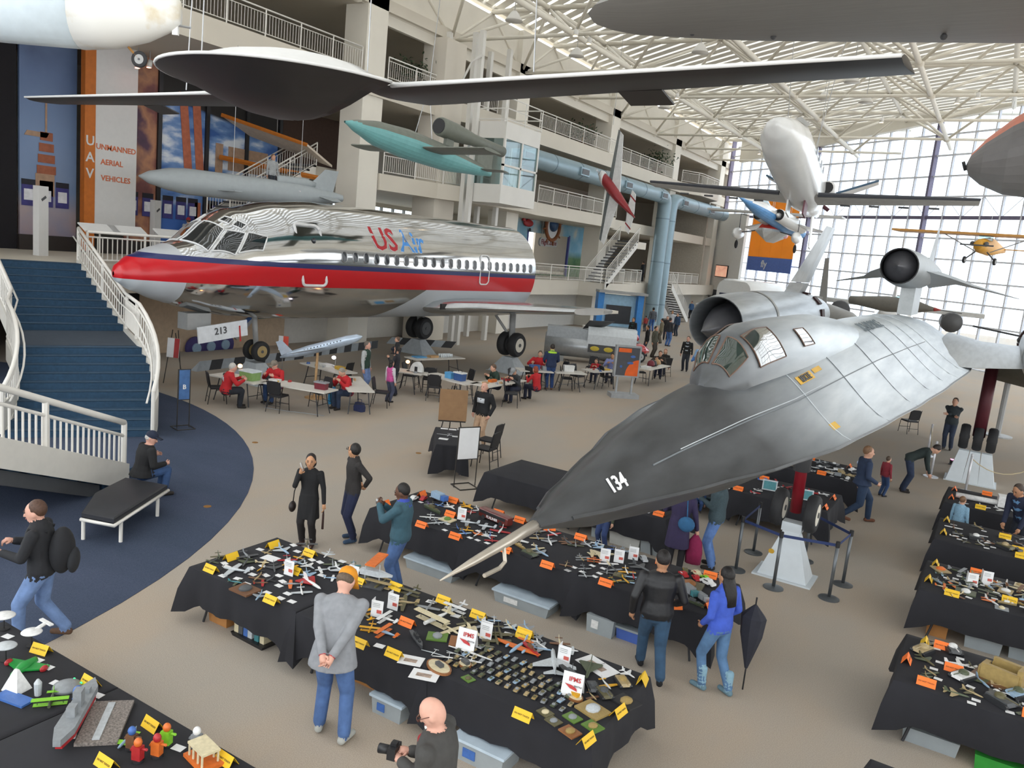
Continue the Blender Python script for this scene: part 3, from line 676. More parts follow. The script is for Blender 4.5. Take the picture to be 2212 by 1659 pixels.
# ---------------------------------------------------------------- drone on the back
DRG = mat('drone_grey', '#8f9496', .42, .45, var=.08, scale=2)
dro = thing('drone', 'grey delta winged drone with round black nose inlet carried above the jet', 'aircraft', (sx0, 23.7, 5.75))
MB().loft([ering(y, hw, zt, zb, 0, 28) for y, hw, zt, zb in ((0, .47, .47, -.47), (.6, .52, .5, -.5), (2, .62, .5, -.56), (4.5, .62, .48, -.56), (8, .5, .42, -.4), (11, .38, .36, -.34))], caps=False).build('body', DRG, dro, True)
MB().loft([ering(y, r, r, -r, 0, 24) for y, r in ((-.35, .01), (-.2, .08), (.1, .29), (.22, .4), (.3, .43))]).build('inlet_cone', CONE, dro, True, angle=.9)
MB().loft([ering(y, r, r, -r, 0, 28) for y, r in ((0, .475), (-.02, .46), (0, .44), (.7, .44))], caps=False).build('inlet_lip', BLACK, dro, True)
for sg in (-1, 1):
    MB().loft([[Vector((sg*.35, .5, .0)), Vector((sg*.35, 5, .12)), Vector((sg*.35, 10.2, .05)), Vector((sg*.35, 6, -.5))], [Vector((sg*1.1, 3.2, -.16)), Vector((sg*1.1, 6, -.08)), Vector((sg*1.1, 9.6, -.1)), Vector((sg*1.1, 6, -.3))],
        [Vector((sg*1.6, 5.6, -.3)), Vector((sg*1.6, 7, -.24)), Vector((sg*1.6, 9.4, -.26)), Vector((sg*1.6, 7, -.36))], [Vector((sg*2.95, 8.4, -.56)), Vector((sg*2.95, 8.7, -.55)), Vector((sg*2.95, 9.2, -.56)), Vector((sg*2.95, 8.7, -.57))]]).build('wing', DRG, dro, True, angle=.6)
MB().loft([[Vector((-.05, 9.6, .3)), Vector((0, 8.6, .3)), Vector((.05, 9.6, .3)), Vector((0, 11, .3))], [Vector((-.02, 10.9, 1.75)), Vector((0, 10.6, 1.75)), Vector((.02, 10.9, 1.75)), Vector((0, 11.4, 1.75))]]).build('fin', DRG, dro)
MB().bx((-.2, 3.4, -1.35), (.2, 5.6, -.42)).build('pylon', mat('pylon_metal', '#a9acac', .4, .5), dro)
# ---------------------------------------------------------------- the airliner
m, nt, b = nodes_of('airliner_livery', .12, 1)
tc = nt.nodes.new('ShaderNodeTexCoord'); sp = nt.nodes.new('ShaderNodeSeparateXYZ'); nt.links.new(tc.outputs['Object'], sp.inputs[0])
bend = nt.nodes.new('ShaderNodeMapRange'); nt.links.new(sp.outputs[1], bend.inputs[0]); bend.inputs[1].default_value = 0; bend.inputs[2].default_value = 3.2; bend.inputs[3].default_value = .0; bend.inputs[4].default_value = 0
zz = nt.nodes.new('ShaderNodeMath'); zz.operation = 'ADD'; nt.links.new(sp.outputs[2], zz.inputs[0]); nt.links.new(bend.outputs[0], zz.inputs[1])
zn = nt.nodes.new('ShaderNodeMapRange'); nt.links.new(zz.outputs[0], zn.inputs[0]); zn.inputs[1].default_value = 2; zn.inputs[2].default_value = 6.2
def zt_(z): return (z-2)/4.2
chrome = ramp(nt, noise(nt, 1.2, 3, tc.outputs['Object'], (.3, .6, 2)), [(.3, '#c2c4c6'), (.7, '#d4d6d7')])
nose = ramp(nt, sp.outputs[1], [(.0, '#ffffff'), (1, '#ffffff')])
isn = nt.nodes.new('ShaderNodeMath'); isn.operation = 'LESS_THAN'; nt.links.new(sp.outputs[1], isn.inputs[0]); isn.inputs[1].default_value = 1.55
# grey painted wing root zone: y > 10.9 + slope*(z), z below stripe
sl = nt.nodes.new('ShaderNodeMath'); sl.operation = 'MULTIPLY_ADD'; nt.links.new(sp.outputs[2], sl.inputs[0]); sl.inputs[1].default_value = -1.5; nt.links.new(sp.outputs[1], sl.inputs[2])
gy = nt.nodes.new('ShaderNodeMath'); gy.operation = 'GREATER_THAN'; nt.links.new(sl.outputs[0], gy.inputs[0]); gy.inputs[1].default_value = 6.2
low = nt.nodes.new('ShaderNodeMath'); low.operation = 'MAXIMUM'; nt.links.new(isn.outputs[0], low.inputs[0]); nt.links.new(gy.outputs[0], low.inputs[1])
lowc = mixc(nt, low.outputs[0], chrome, '#b9bfc4')
band = lambda cols: ramp(nt, zn.outputs[0], [(0, cols[0]), (zt_(3.32), cols[1]), (zt_(3.93), cols[2]), (zt_(4.07), cols[3])], 'CONSTANT')
isp = band(['#000000', '#ffffff', '#ffffff', '#000000'])   # painted stripe mask
strc = band(['#000000', '#c01822', '#232c5e', '#000000'])
upm = ramp(nt, zn.outputs[0], [(0, '#000000'), (zt_(4.07), '#ffffff')], 'CONSTANT')
upper = mixc(nt, isn.outputs[0], chrome, '#b2b5b8')
base = mixc(nt, upm, lowc, upper)
nt.links.new(mixc(nt, isp, base, strc), b.inputs['Base Color'])
pa = nt.nodes.new('ShaderNodeMath'); pa.operation = 'MAXIMUM'
lowm = nt.nodes.new('ShaderNodeMath'); lowm.operation = 'MULTIPLY'; iv = nt.nodes.new('ShaderNodeMath'); iv.operation = 'SUBTRACT'; iv.inputs[0].default_value = 1; nt.links.new(upm, iv.inputs[1])
nt.links.new(low.outputs[0], lowm.inputs[0]); nt.links.new(iv.outputs[0], lowm.inputs[1])
pa2 = nt.nodes.new('ShaderNodeMath'); pa2.operation = 'MAXIMUM'; nt.links.new(lowm.outputs[0], pa2.inputs[0]); nt.links.new(isn.outputs[0], pa2.inputs[1])
nt.links.new(isp, pa.inputs[0]); nt.links.new(pa2.outputs[0], pa.inputs[1])
met = nt.nodes.new('ShaderNodeMath'); met.operation = 'SUBTRACT'; met.inputs[0].default_value = 1; nt.links.new(pa.outputs[0], met.inputs[1]); nt.links.new(met.outputs[0], b.inputs['Metallic'])
rg = nt.nodes.new('ShaderNodeMapRange'); nt.links.new(pa.outputs[0], rg.inputs[0]); rg.inputs[3].default_value = .1; rg.inputs[4].default_value = .3; nt.links.new(rg.outputs[0], b.inputs['Roughness'])
bpn = nt.nodes.new('ShaderNodeBump'); bpn.inputs['Strength'].default_value = .02; bpn.inputs['Distance'].default_value = .1; nt.links.new(noise(nt, 1.6, 2, tc.outputs['Object'], (1, 1, 1)), bpn.inputs['Height']); nt.links.new(bpn.outputs[0], b.inputs['Normal'])
LIV = MATS['airliner_livery']
air = thing('airliner', 'polished silver airliner forward fuselage with red and blue stripe', 'aircraft', (-21.1, 13.7, 0), math.radians(-4))
SEC = [(0, .04, 3.5, 3.38, 3.44), (.12, .3, 3.72, 3.2, 3.45), (.5, .62, 3.98, 2.98, 3.47), (1.2, 1.0, 4.26, 2.72, 3.55), (2.0, 1.3, 4.5, 2.5, 3.68), (2.7, 1.5, 5.1, 2.36, 3.8), (3.5, 1.68, 5.55, 2.24, 3.95), (5.0, 1.83, 5.9, 2.13, 4.05), (6.6, 1.88, 6.06, 2.1, 4.1), (9, 1.88, 6.1, 2.1, 4.1), (18.3, 1.88, 6.1, 2.1, 4.1)]
MB().loft(fus(SEC, 44, sub=6), caps=False).build('fuselage', LIV, air, True)
MB().loft([ering(18.25, 1.84, 6.06, 2.14, 4.1, 44), ering(18.28, 1.84, 6.06, 2.14, 4.1, 44)]).build('end_bulkhead', GREY, air)
def air_pt(y, z, lift=0):     # point of the near (+x) side at height z
    hw, zt, zb, zc = lerp_tab(SEC, y); c = (z-zc)/((zt-zc) if z > zc else (zc-zb)); c = max(-.999, min(.999, c))
    x = hw*math.sqrt(1-c*c); nr = Vector((x/hw**2, 0, (z-zc)/((zt-zc) if z > zc else (zc-zb))**2)).normalized()
    return Vector((x, y, z))+nr*lift
def rrect(y0, y1, z0, z1, r, n=4, slope=0):
    out = []
    for cy, cz, a0 in ((y1-r, z1-r, 0), (y0+r, z1-r, PI/2), (y0+r, z0+r, PI), (y1-r, z0+r, 1.5*PI)):
        out += [(cy+r*math.cos(a0+PI/2*i/n), cz+r*math.sin(a0+PI/2*i/n)) for i in range(n+1)]
    return [(y-slope*(z-z0), z) for y, z in out]
DKW = mat('cabin_window', '#2a2e33', .12, var=.25)
for i in range(23):
    y = 6.8+.504*i; rp = rrect(y-.12, y+.12, 4.2, 4.55, .11)
    wv = [air_pt(p, z, .006) for p, z in rp]; o = MB().add(wv, [tuple(range(len(wv)))]).build('cabin_window', DKW, air)
    MB().tube(wv+[wv[0]], .016, 4).build('window_rim', STEEL, o)
FRW = mat('door_outline', '#d9d9d8', .4)
def ring_on(rp, r, name): v = [air_pt(p, z, .02) for p, z in rp]; return MB().tube(v+[v[0]], r, 6).build(name, FRW, air, True)
dd = ring_on(rrect(5.2, 6.15, 3.4, 5.28, .14, slope=.12), .05, 'door_outline'); MB().ell(air_pt(5.6, 4.8, .0), (.03, .09, .11), 8, 6).build('door_window', DKW, dd)
ring_on(rrect(14.25, 14.85, 3.62, 4.78, .16), .03, 'exit_outline')
# cockpit glazing
def skin_quad(pts, mt, name, lift=.012, n=4):
    a, b2, c, d = pts; g = [[None]*(n+1) for _ in range(n+1)]
    for i in range(n+1):
        for j in range(n+1):
            u_, v_ = i/n, j/n; y = (a[0]*(1-u_)+b2[0]*u_)*(1-v_)+(d[0]*(1-u_)+c[0]*u_)*v_; t = (a[1]*(1-u_)+b2[1]*u_)*(1-v_)+(d[1]*(1-u_)+c[1]*u_)*v_
            hw, zt, zb, zc = lerp_tab(SEC, y); g[i][j] = Vector((hw*math.sin(t)*1.01, y, zc+(zt-zc)*math.cos(t)+lift))
    o = MB().loft(g, caps=False, close=False).build(name, mt, air, True)
    loop = [g[i][0] for i in range(n+1)]+[g[n][j] for j in range(1, n+1)]+[g[i][n] for i in range(n-1, -1, -1)]+[g[0][j] for j in range(n-1, -1, -1)]
    MB().tube(loop, .025, 5).build('window_frame', FRW, o); return o
CG = mat('cockpit_dark_glass', '#1e2326', .06, var=.3, coat=1)
for sg in (1, -1):
    skin_quad([(1.95, sg*.06), (2.72, sg*.06), (2.85, sg*.62), (2.2, sg*.95)], CG, 'windshield')
    skin_quad([(2.28, sg*1.0), (2.9, sg*.68), (3.3, sg*.92), (2.85, sg*1.28)], CG, 'side_window')
    skin_quad([(2.95, sg*1.26), (3.38, sg*.92), (3.95, sg*1.05), (3.7, sg*1.3)], CG, 'side_window')
    skin_quad([(2.95, sg*.3), (3.15, sg*.3), (3.25, sg*.5), (3.05, sg*.55)], CG, 'eyebrow_window'); skin_quad([(3.1, sg*.62), (3.3, sg*.57), (3.45, sg*.75), (3.25, sg*.8)], CG, 'eyebrow_window')
# airline lettering wrapped onto the skin
def wrap_text(t, size, y0, zb, mt, edge, shear=0.0, sy=1.0):
    me = text_mesh(t, size, True, 0.0, 'LEFT').copy()
    for mt_, lf, k in ((edge, .008, 1.0), (mt, .016, 1.0)):
        m2 = me.copy(); m2.materials.clear(); m2.materials.append(mt_)
        for v in m2.vertices:
            y = y0+v.co.x-shear*v.co.y+(-.02 if mt_ is edge else 0); z = zb+v.co.y*sy+(-.015 if mt_ is edge else 0); v.co = air_pt(y, z, lf)
        inst('lettering', m2, air)
RL = mat('letter_red', '#b51f2b', .4); BL = mat('letter_blue', '#4b93dd', .4); WL = mat('letter_edge', '#e9e9ea', .4)
wrap_text('US', 1.05, 8.2, 5.02, RL, WL, .12); wrap_text('Air', 1.05, 9.55, 5.02, BL, WL, .12)
# wings (stubs), gear
for sg in (1, -1):
    w_ = MB(); rg_ = []
    for x, le, te, z, th in ((1.2, 11.6, 18.2, 2.62, .46), (1.9, 12.0, 18.0, 2.66, .42), (3.0, 12.9, 17.8, 2.78, .3), (5.9, 15.2, 18.4, 2.98, .18)):
        top = [Vector((sg*x, le+(te-le)*(1-math.cos(PI*i/10))/2, z+th*math.sqrt(math.sin(PI*i/10*.5)**1.0)*math.cos(PI*i/10*.5)**.8*1.3)) for i in range(11)]
        bot = [Vector((sg*x, le+(te-le)*(1-math.cos(PI*i/10))/2, z-th*math.sin(PI*i/10*.97)**.7*.8)) for i in range(9, 0, -1)]
        rg_.append(top+bot)
    wo = w_.loft(rg_).build('wing', mat('polished_wing', '#c3c5c6', .2, .9, var=.05), air, True, angle=.9)
    MB().bx((sg*5.4, 17.6, 2.88), (sg*5.9, 18.9, 3.0)).build('flap_track', CREAM, wo); MB().box((sg*1.95, 12.0, 2.72), (.06, .34, .22)).build('landing_light', BLACK, wo)
    MB().tube([(sg*2.6, 15.9, 1.3), (sg*2.6, 15.8, 2.6)], .13, 10).build('main_strut', GREY, air, True); MB().tube([(sg*2.6, 15.9, 1.4), (sg*1.7, 15.6, 2.5)], .06, 8).build('side_brace', GREY, air)
    for k in (-.27, .27): wheel(air, (sg*2.6+k, 15.9, 1.2), .52, .36, HUBW if sg > 0 and k > 0 else DGREY)
    MB().tube([(sg*.28, 4.9, 1.1), (sg*.0, 4.9, 1.12)], .05, 6).build('nose_axle', DGREY, air); wheel(air, (sg*.22, 4.9, 1.05), .34, .2, mat('tan_hub', '#a08a5c', .5))
MB().tube([(0, 4.9, 1.05), (0, 4.75, 2.3)], .09, 10).build('nose_strut', GREY, air, True)
gd = MB().box((.62, 3.15, 1.82), (.05, 1.75, .5), M=Matrix.Rotation(.12, 3, 'X')).build('nose_gear_door', mat('gear_door_white', '#d6dade', .4), air)
text('213', .3, DGREY, gd, frame((.66, 3.05, 1.84), (0, 1, .12), (0, -.12, 1)), True); MB().box((.652, 3.75, 1.74), (.012, .05, .5), M=Matrix.Rotation(.12, 3, 'X')).build('red_band', mat('band_red', '#b22a2a', .5), gd)
MB().box((.1, 2.5, 2.1), (.5, .8, .5)).build('gear_bay_box', GREY, air)
for i, (xx, yy) in enumerate(((2.6, 15.9), (-2.6, 15.9), (0, 4.9))):
    R = Matrix.Rotation(math.radians(-4), 3, 'Z'); p = Vector((-21.1, 13.7, 0))+R@Vector((xx, yy, 0)); t_ = ('outboard left', 'far side', 'nose')[i]
    o = thing('wheel_stand', 'grey cone shaped stand lifting the airliner %s wheels' % t_, 'stand', (p.x, p.y, 0), math.radians(-4))
    h_ = .66; MB().loft([[(-.75, -.5, 0), (.75, -.5, 0), (.75, .5, 0), (-.75, .5, 0)], [(-.25, -.2, h_), (.25, -.2, h_), (.25, .2, h_), (-.25, .2, h_)]]).build('cone', mat('stand_grey', '#aab0b4', .5), o); MB().bx((-.8, -.55, 0), (.8, .55, .02)).build('base_plate', MATS['stand_grey'], o)
# ---------------------------------------------------------------- dark winged UAV overhead
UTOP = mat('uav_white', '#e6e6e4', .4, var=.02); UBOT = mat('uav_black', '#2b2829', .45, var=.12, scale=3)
ds = thing('flying_wing_drone', 'disc bodied drone with long straight wings, black below and white on top', 'aircraft', (-11.9, 11.35, 7.78), math.radians(-4.3))
def ds_ring(t, k):      # disc planform: angle t, inward factor k
    a = 2.42*(1 if math.sin(t) > 0 else 1); y = -2.45 if math.sin(t) > 0 else 1.75
    return Vector((2.42*k*math.cos(t), y*k*math.sin(t), 0))
N_ = 40; top = []; bot = []
for k, zt_2, zb2 in ((1, 0, 0), (.94, .06, -.05), (.8, .17, -.14), (.6, .36, -.34), (.4, .48, -.5), (.2, .54, -.58), (.02, .55, -.6)):
    top.append([ds_ring(2*PI*j/N_, k)+Vector((0, 0, zt_2)) for j in range(N_)]); bot.append([ds_ring(2*PI*j/N_, k)+Vector((0, 0, zb2)) for j in range(N_)])
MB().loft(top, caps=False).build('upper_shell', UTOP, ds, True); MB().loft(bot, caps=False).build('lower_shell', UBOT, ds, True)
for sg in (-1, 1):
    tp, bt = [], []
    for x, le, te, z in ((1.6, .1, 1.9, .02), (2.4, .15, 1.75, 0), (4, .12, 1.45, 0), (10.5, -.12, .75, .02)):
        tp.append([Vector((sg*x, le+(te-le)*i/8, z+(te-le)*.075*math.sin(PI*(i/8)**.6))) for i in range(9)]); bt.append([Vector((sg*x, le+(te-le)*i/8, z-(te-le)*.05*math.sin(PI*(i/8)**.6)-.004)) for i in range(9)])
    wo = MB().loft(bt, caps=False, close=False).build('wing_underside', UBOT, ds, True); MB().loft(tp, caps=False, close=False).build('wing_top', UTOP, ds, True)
    MB().tube([(sg*2.3, .13, .0), (sg*4, .11, .01), (sg*10.5, -.13, .03)], [.045, .035, .025], 6).build('leading_edge', UTOP, ds, True)
    MB().box((sg*6.6, 1.3, -.06), (.75, .5, .03), M=Matrix.Rotation(-.25, 3, 'X')).build('spoiler', UBOT, ds)
MB().tube([ds_ring(2*PI*j/60, 1.0)+Vector((0,0,.025)) for j in range(0, 31)], .03, 6).build('disc_rim', UTOP, ds, True)
for x, y in ((-1.7, -.9), (1.2, .6), (-4.5, .6), (5.0, .5)): cable(ds, (x, y, .2), (x*.9, y, 7.4))
# ---------------------------------------------------------------- cruise missile
MG = mat('missile_grey', '#9aa0a2', .5, var=.04)
a_, b_ = Vector((-26.8, 18.3, 6.45)), Vector((-23.1, 24.7, 6.45)); ang_ = math.atan2(-(b_-a_).x, (b_-a_).y)
ms = thing('cruise_missile', 'long light grey cruise missile with pointed nose hanging in front of murals', 'missile', a_, ang_); Lm = (b_-a_).length
MB().loft(fus([(0, .03, .0, -.06, -.03), (.35, .24, .2, -.26, -.03), (1.0, .4, .38, -.42, -.05), (1.6, .44, .44, -.5, -.05), (Lm*.75, .44, .42, -.5, -.05), (Lm-.3, .28, .22, -.2, 0), (Lm, .2, .16, -.1, 0)], 16), caps=True).build('body', MG, ms, True)
MB().wing((0, Lm-1.6, .1), (.0, Lm-.75, 1.05), 1.2, .55, .1, up=(1,0,0)).build('tail_fin', MG, ms)
for sg in (-1, 1): MB().wing((sg*.2, Lm-1.1, 0), (sg*1.0, Lm-.7, -.15), .8, .4, .1).build('tailplane', MG, ms)
MB().lathe([(.17, 0), (.2, .1), (.2, 1.1), (.1, 1.5)], 16, M=Matrix.Translation((0, Lm-2.6, .42))@Matrix.Rotation(-PI/2, 4, 'X')).build('engine_inlet', MG, ms, True)
MB().lathe([(.15, 0), (.15, .02)], 14, M=Matrix.Translation((0, Lm-2.62, .42))@Matrix.Rotation(-PI/2, 4, 'X')).build('inlet_hole', BLACK, ms)
MB().box((0, 2.6, -.2), (2.6, .35, .05), rz=.5).build('wing', MG, ms); MB().box((.405, Lm-1.9, -.02), (.01, .3, .26)).build('warning_patch', mat('patch_white', '#d7cfcf', .5), ms)
cable(ms, (0, 3.2, .3), (0, 3.2, 5.0)); cable(ms, (0, Lm-1.7, .3), (0, Lm-1.7, 5.0))
# ---------------------------------------------------------------- flying bomb
TEAL = mat('bomb_turquoise', '#6ea8a8', .5, var=.06); OLV = mat('bomb_olive', '#6e7268', .55, var=.08)
fb = thing('flying_bomb', 'green and turquoise pulse jet flying bomb hanging from cables', 'missile', (-16.3, 17.35, 8.2), rot=(math.radians(-4), 0, math.radians(-1.6)))
rg2 = fus([(0, .03, .02, -.04, -.01), (.5, .2, .17, -.2, 0), (1.3, .36, .33, -.38, 0), (2.6, .44, .42, -.46, 0), (4.6, .4, .38, -.42, 0), (6.4, .22, .22, -.22, 0), (7.2, .1, .1, -.1, 0)], 24)
mb = MB(); n = 24
for i in range(len(rg2)-1):
    for j in range(n):
        k = (j+1) % n; up_ = (rg2[i][j].z+rg2[i][k].z)/2 > .06-.0*i
        mb.add([rg2[i][j], rg2[i][k], rg2[i+1][k], rg2[i+1][j]], [(0,1,2,3)], 0 if up_ else 1)
mb.build('body', [OLV, TEAL], fb, True)
for sg in (-1, 1): MB().wing((sg*.3, 2.9, -.05), (sg*2.65, 3.0, .0), 1.05, .95, .12).build('wing', OLV, fb, True, angle=.8); MB().wing((sg*.1, 6.3, .0), (sg*1.0, 6.5, 0), .6, .45, .1).build('tailplane', OLV, fb)
MB().lathe([(.27, 0), (.3, .1), (.29, 1.0), (.2, 1.9), (.19, 3.7)], 20, M=Matrix.Translation((0, 4.1, .88))@Matrix.Rotation(-PI/2, 4, 'X')).build('pulse_jet', OLV, fb, True)
MB().lathe([(.24, 0), (.24, .02)], 16, M=Matrix.Translation((0, 4.08, .88))@Matrix.Rotation(-PI/2, 4, 'X')).build('jet_intake', BLACK, fb)
MB().bx((-.06, 6.3, .1), (.06, 7.2, .8)).build('fin', OLV, fb); MB().bx((-.06, 4.5, .3), (.06, 4.9, .7)).build('front_pylon', OLV, fb)
cable(fb, (-.2, 3.2, .3), (0, 3.4, 2.0)); cable(fb, (.2, 3.6, .3), (0, 3.4, 2.0)); cable(fb, (0, 3.4, 2.0), (0, 3.4, 6.8))
# ---------------------------------------------------------------- white pusher turboprop
LFW = mat('gloss_white', '#e0e0de', .25, var=.02, coat=.4); BOOT = mat('deice_boot', '#3c3e44', .5); LFU = mat('wing_light_grey', '#b9b8b4', .4)
lf = thing('business_aircraft', 'white pusher propeller business aircraft with slender wings hanging overhead', 'aircraft', (-6.75, 25.9, 9.75), rot=(math.radians(-9), 0, math.radians(4)))
MB().loft(fus([(0, .05, .05, -.1, -.03), (.35, .42, .3, -.42, -.05), (1.2, .68, .58, -.72, -.05), (2.4, .78, .95, -.86, 0), (4.2, .8, 1.0, -.9, 0), (7.5, .78, .95, -.85, 0), (10, .5, .7, -.45, .1), (12.2, .12, .25, -.05, .1)], 24)).build('fuselage', LFW, lf, True)
for sg in (-1, 1):
    MB().wing((sg*.5, 6.3, -.55), (sg*6.0, 6.9, -.25), 1.5, .75, .14).build('wing', LFU, lf, True, angle=.8); MB().tube([(sg*.7, 6.32, -.52), (sg*6.0, 6.88, -.22)], [.09, .05], 6).build('deice_boot', BOOT, lf)
    for k in range(4): MB().box((sg*(1.6+k*1.0), 7.3, -.62+.03*k), (.35, .1, .05)).build('flap_hinge', DGREY, lf)
    MB().wing((sg*.15, 10.6, .4), (sg*2.3, 11.6, 1.55), 1.1, .6, .12).build('v_tail', LFW, lf, True, angle=.8); MB().tube([(sg*.15, 10.58, .4), (sg*2.3, 11.56, 1.55)], .05, 6).build('tail_boot', mat('tail_boot', '#3f5a70', .5), lf)
    MB().lathe([(.26, 0), (.3, .1), (.26, .9)], 16, M=Matrix.Translation((sg*.82, 7.6, .1))@Matrix.Rotation(-PI/2, 4, 'X')).build('engine_intake', LFW, lf, True); MB().lathe([(.22, 0), (.22, .02)], 14, M=Matrix.Translation((sg*.82, 7.57, .1))@Matrix.Rotation(-PI/2, 4, 'X')).build('intake_hole', BLACK, lf)
    skq = [(1.55, .25, .62), (2.2, .3, .9), (2.35, .62, .7), (1.75, .62, .42)]
    MB().add([(sg*x*1.0, y, z+.06) for y, x, z in skq], [(0,1,2,3)]).build('windshield', mat('grey_glass', '#8e9190', .15), lf)
    for k in range(4): MB().ell((sg*.8, 3.6+k*.75, .28), (.02, .17, .14), 8, 5).build('cabin_window', DKW, lf)
MB().wing((0, 10.6, -.1), (0, 11.4, -1.5), 1.0, .6, .12, up=(1,0,0)).build('ventral_fin', LFW, lf)
for k in range(4): MB().box((0,0,.55), (.16, .04, 1.1), M=Matrix.Rotation(PI/2*k+.6, 3, 'Y')@Matrix.Translation((0,0,0)).to_3x3()).build('propeller_blade', mat('blade_maroon', '#5c2f3c', .4), lf, loc=(.75*math.sin(PI/2*k+.6)*0, 12.3, .1))
MB().box((.3, 6.5, -1.05), (.06, .8, .5)).build('gear_door', mat('door_maroon', '#6b4048', .5), lf); MB().box((-.3, 6.5, -1.05), (.06, .8, .5)).build('gear_door', LFW, lf)
for x, y in ((-.5, 5), (.5, 5), (0, 9)): cable(lf, (x, y, .6), (x*2, y, 5.8))
# ---------------------------------------------------------------- big grey wing above the viewer
GW = mat('wing_fabric_grey', '#8b8884', .55, var=.06, scale=4, stretch=(.3, 4, 1)); ow = thing('overhead_wing', 'broad grey underside of an aircraft wing with rounded tip close overhead', 'aircraft', (-6.4, 12.3, 8.95))
rgx = []
for x, le, te in ((0, .1, .25), (.12, -.35, .6), (.4, -.7, .95), (1.0, -1.0, 1.25), (2.2, -1.25, 1.75), (4, -1.4, 2.25), (6.5, -1.5, 2.9), (11, -1.6, 3.6)):
    rgx.append([Vector((x, le+(te-le)*i/10, .02*x-.10*math.sin(PI*i/10)**.6*min(1, x))) for i in range(11)]+[Vector((x, le+(te-le)*i/10, .02*x+.28*math.sin(PI*(i/10)**.6)*min(1, x+.2))) for i in range(9, 0, -1)])
MB().loft(rgx).build('wing_skin', GW, ow, True, angle=.9)
for x, y in ((2.6, 1.3), (5.0, 1.7), (1.4, .9)): MB().ell((x, y, -.02), (.05, .05, .05), 8, 5).build('inspection_cap', DGREY, ow)
cable(ow, (3, 0, .2), (3, 0, 6.2)); cable(ow, (6, 1, .3), (6, 1, 6.2))
# ---------------------------------------------------------------- orange topped grey nose at the right
og = thing('hanging_aircraft_nose', 'rounded aircraft nose, grey below and orange on top, hanging overhead', 'aircraft', (-.92, 16.2, 7.38), math.radians(0)); OT = mat('nose_orange', '#c9785f', .5); NG_ = mat('nose_grey', '#6f6c6a', .5, var=.05)
mb = MB(); rg3 = [[Vector((x, hw*math.cos(2*PI*j/28), .28*x+hz*math.sin(2*PI*j/28))) for j in range(28)] for x, hw, hz in ((0, .02, .02), (.06, .3, .18), (.25, .55, .38), (.6, .8, .62), (1.2, 1.05, .85), (2.4, 1.3, 1.1), (5, 1.4, 1.2))]
for i in range(len(rg3)-1):
    for j in range(28):
        k = (j+1) % 28; mb.add([rg3[i][j], rg3[i][k], rg3[i+1][k], rg3[i+1][j]], [(0,1,2,3)], 1 if math.sin(2*PI*(j+.5)/28) > .62 else 0)
mb.build('nose_shell', [NG_, OT], og, True); cable(og, (2, 0, 1.4), (2, 0, 7.5)); MB().tube([(0, 0, 0), (-.05, 0, -.02)], .08, 8).build('nose_light', BLACK, og)
# ---------------------------------------------------------------- pale pedal powered aircraft pod at the upper left
m, nt, b = nodes_of('aged_white_skin', .5)
ag = ramp(nt, noise(nt, 1.1, 6), [(.62, '#e2e2dd'), (.72, '#c9b892'), (.8, '#8d6a42')]); nt.links.new(ag, b.inputs['Base Color'])
PALE = mat('pale_blue_film', '#cfdde6', .3, var=.04)
gp = thing('pedal_aircraft_pod', 'pale blue white streamlined pod of a hanging aircraft with small wheel', 'aircraft', (-7.9, 5.12, 6.85), math.radians(-60)); gp.scale = (.62, .62, .62)
# local: +y towards viewer's right along the pod
def pod(y, k): return [Vector((.5*k*math.cos(2*PI*j/24), y, (.62 if math.sin(2*PI*j/24) < 0 else 1.6)*k*math.sin(2*PI*j/24)+.45)) for j in range(24)]
MB().loft([pod(y, k) for y, k in ((-4.5, .9), (-3, 1.0), (-1.8, 1.0), (-.55, .97))]).build('pod_film', PALE, gp, True)
MB().loft([pod(y, k) for y, k in ((-.55, .98), (0, .88), (.5, .64), (.9, .32), (1.02, .16))]).build('rear_fairing', MATS['aged_white_skin'], gp, True)
wheel(gp, (0, .38, -.22), .13, .04, GREY); MB().tube([(0, .2, -.05), (0, .38, -.22)], .02, 6).build('wheel_fork', BRASS, gp)
MB().box((0, .95, .95), (.06, .09, 1.5)).build('rear_strut', UTOP, gp); MB().tube([(0, 1.0, .35), (.02, 1.2, .33)], .02, 6).build('tail_pin', STEEL, gp)
MB().tube([(0, -2.2, -.2), (0, -2.2, -1.6)], .02, 6).build('hanging_cord', mat('cord_tan', '#a5763f', .6), gp)
text('tross II', .42, mat('letter_violet', '#3b3790', .5), gp, frame((.505, -1.5, .64), (0, 1, -.1), (0, .1, 1)), name='lettering'); cable(gp, (0, -1, 1.8), (0, -1, 8.5)); cable(gp, (0, -3, 1.8), (0, -3, 8.5))
# ---------------------------------------------------------------- red and white aerobatic aeroplane hung on edge
RW = mat('aero_red', '#8c2329', .35, var=.1); CHW = mat('aero_white', '#d9d9d8', .4); CHR = mat('aero_chrome', '#8d9498', .2, .9)
rp = thing('aerobatic_plane', 'small red aeroplane with white wings hung nose up on its side', 'aircraft', (-21.4, 45, 9.75), rot=(0, 0, 0))
ax = Vector((.62, .0, -.58)).normalized(); wv_ = Vector((.07, 0, 1)).normalized(); nn = Vector((0, -1, 0))
Mx = Matrix(((wv_.x, ax.x, nn.x, 0), (wv_.y, ax.y, nn.y, 0), (wv_.z, ax.z, nn.z, 0), (0,0,0,1)))
MB().loft([[Mx@v for v in r_] for r_ in fus([(0, .38, .38, -.38, 0), (.5, .42, .42, -.42, 0), (1.3, .36, .5, -.36, 0), (2.4, .2, .25, -.2, 0), (3.1, .03, .05, -.03, 0)], 16)]).build('fuselage', RW, rp, True)
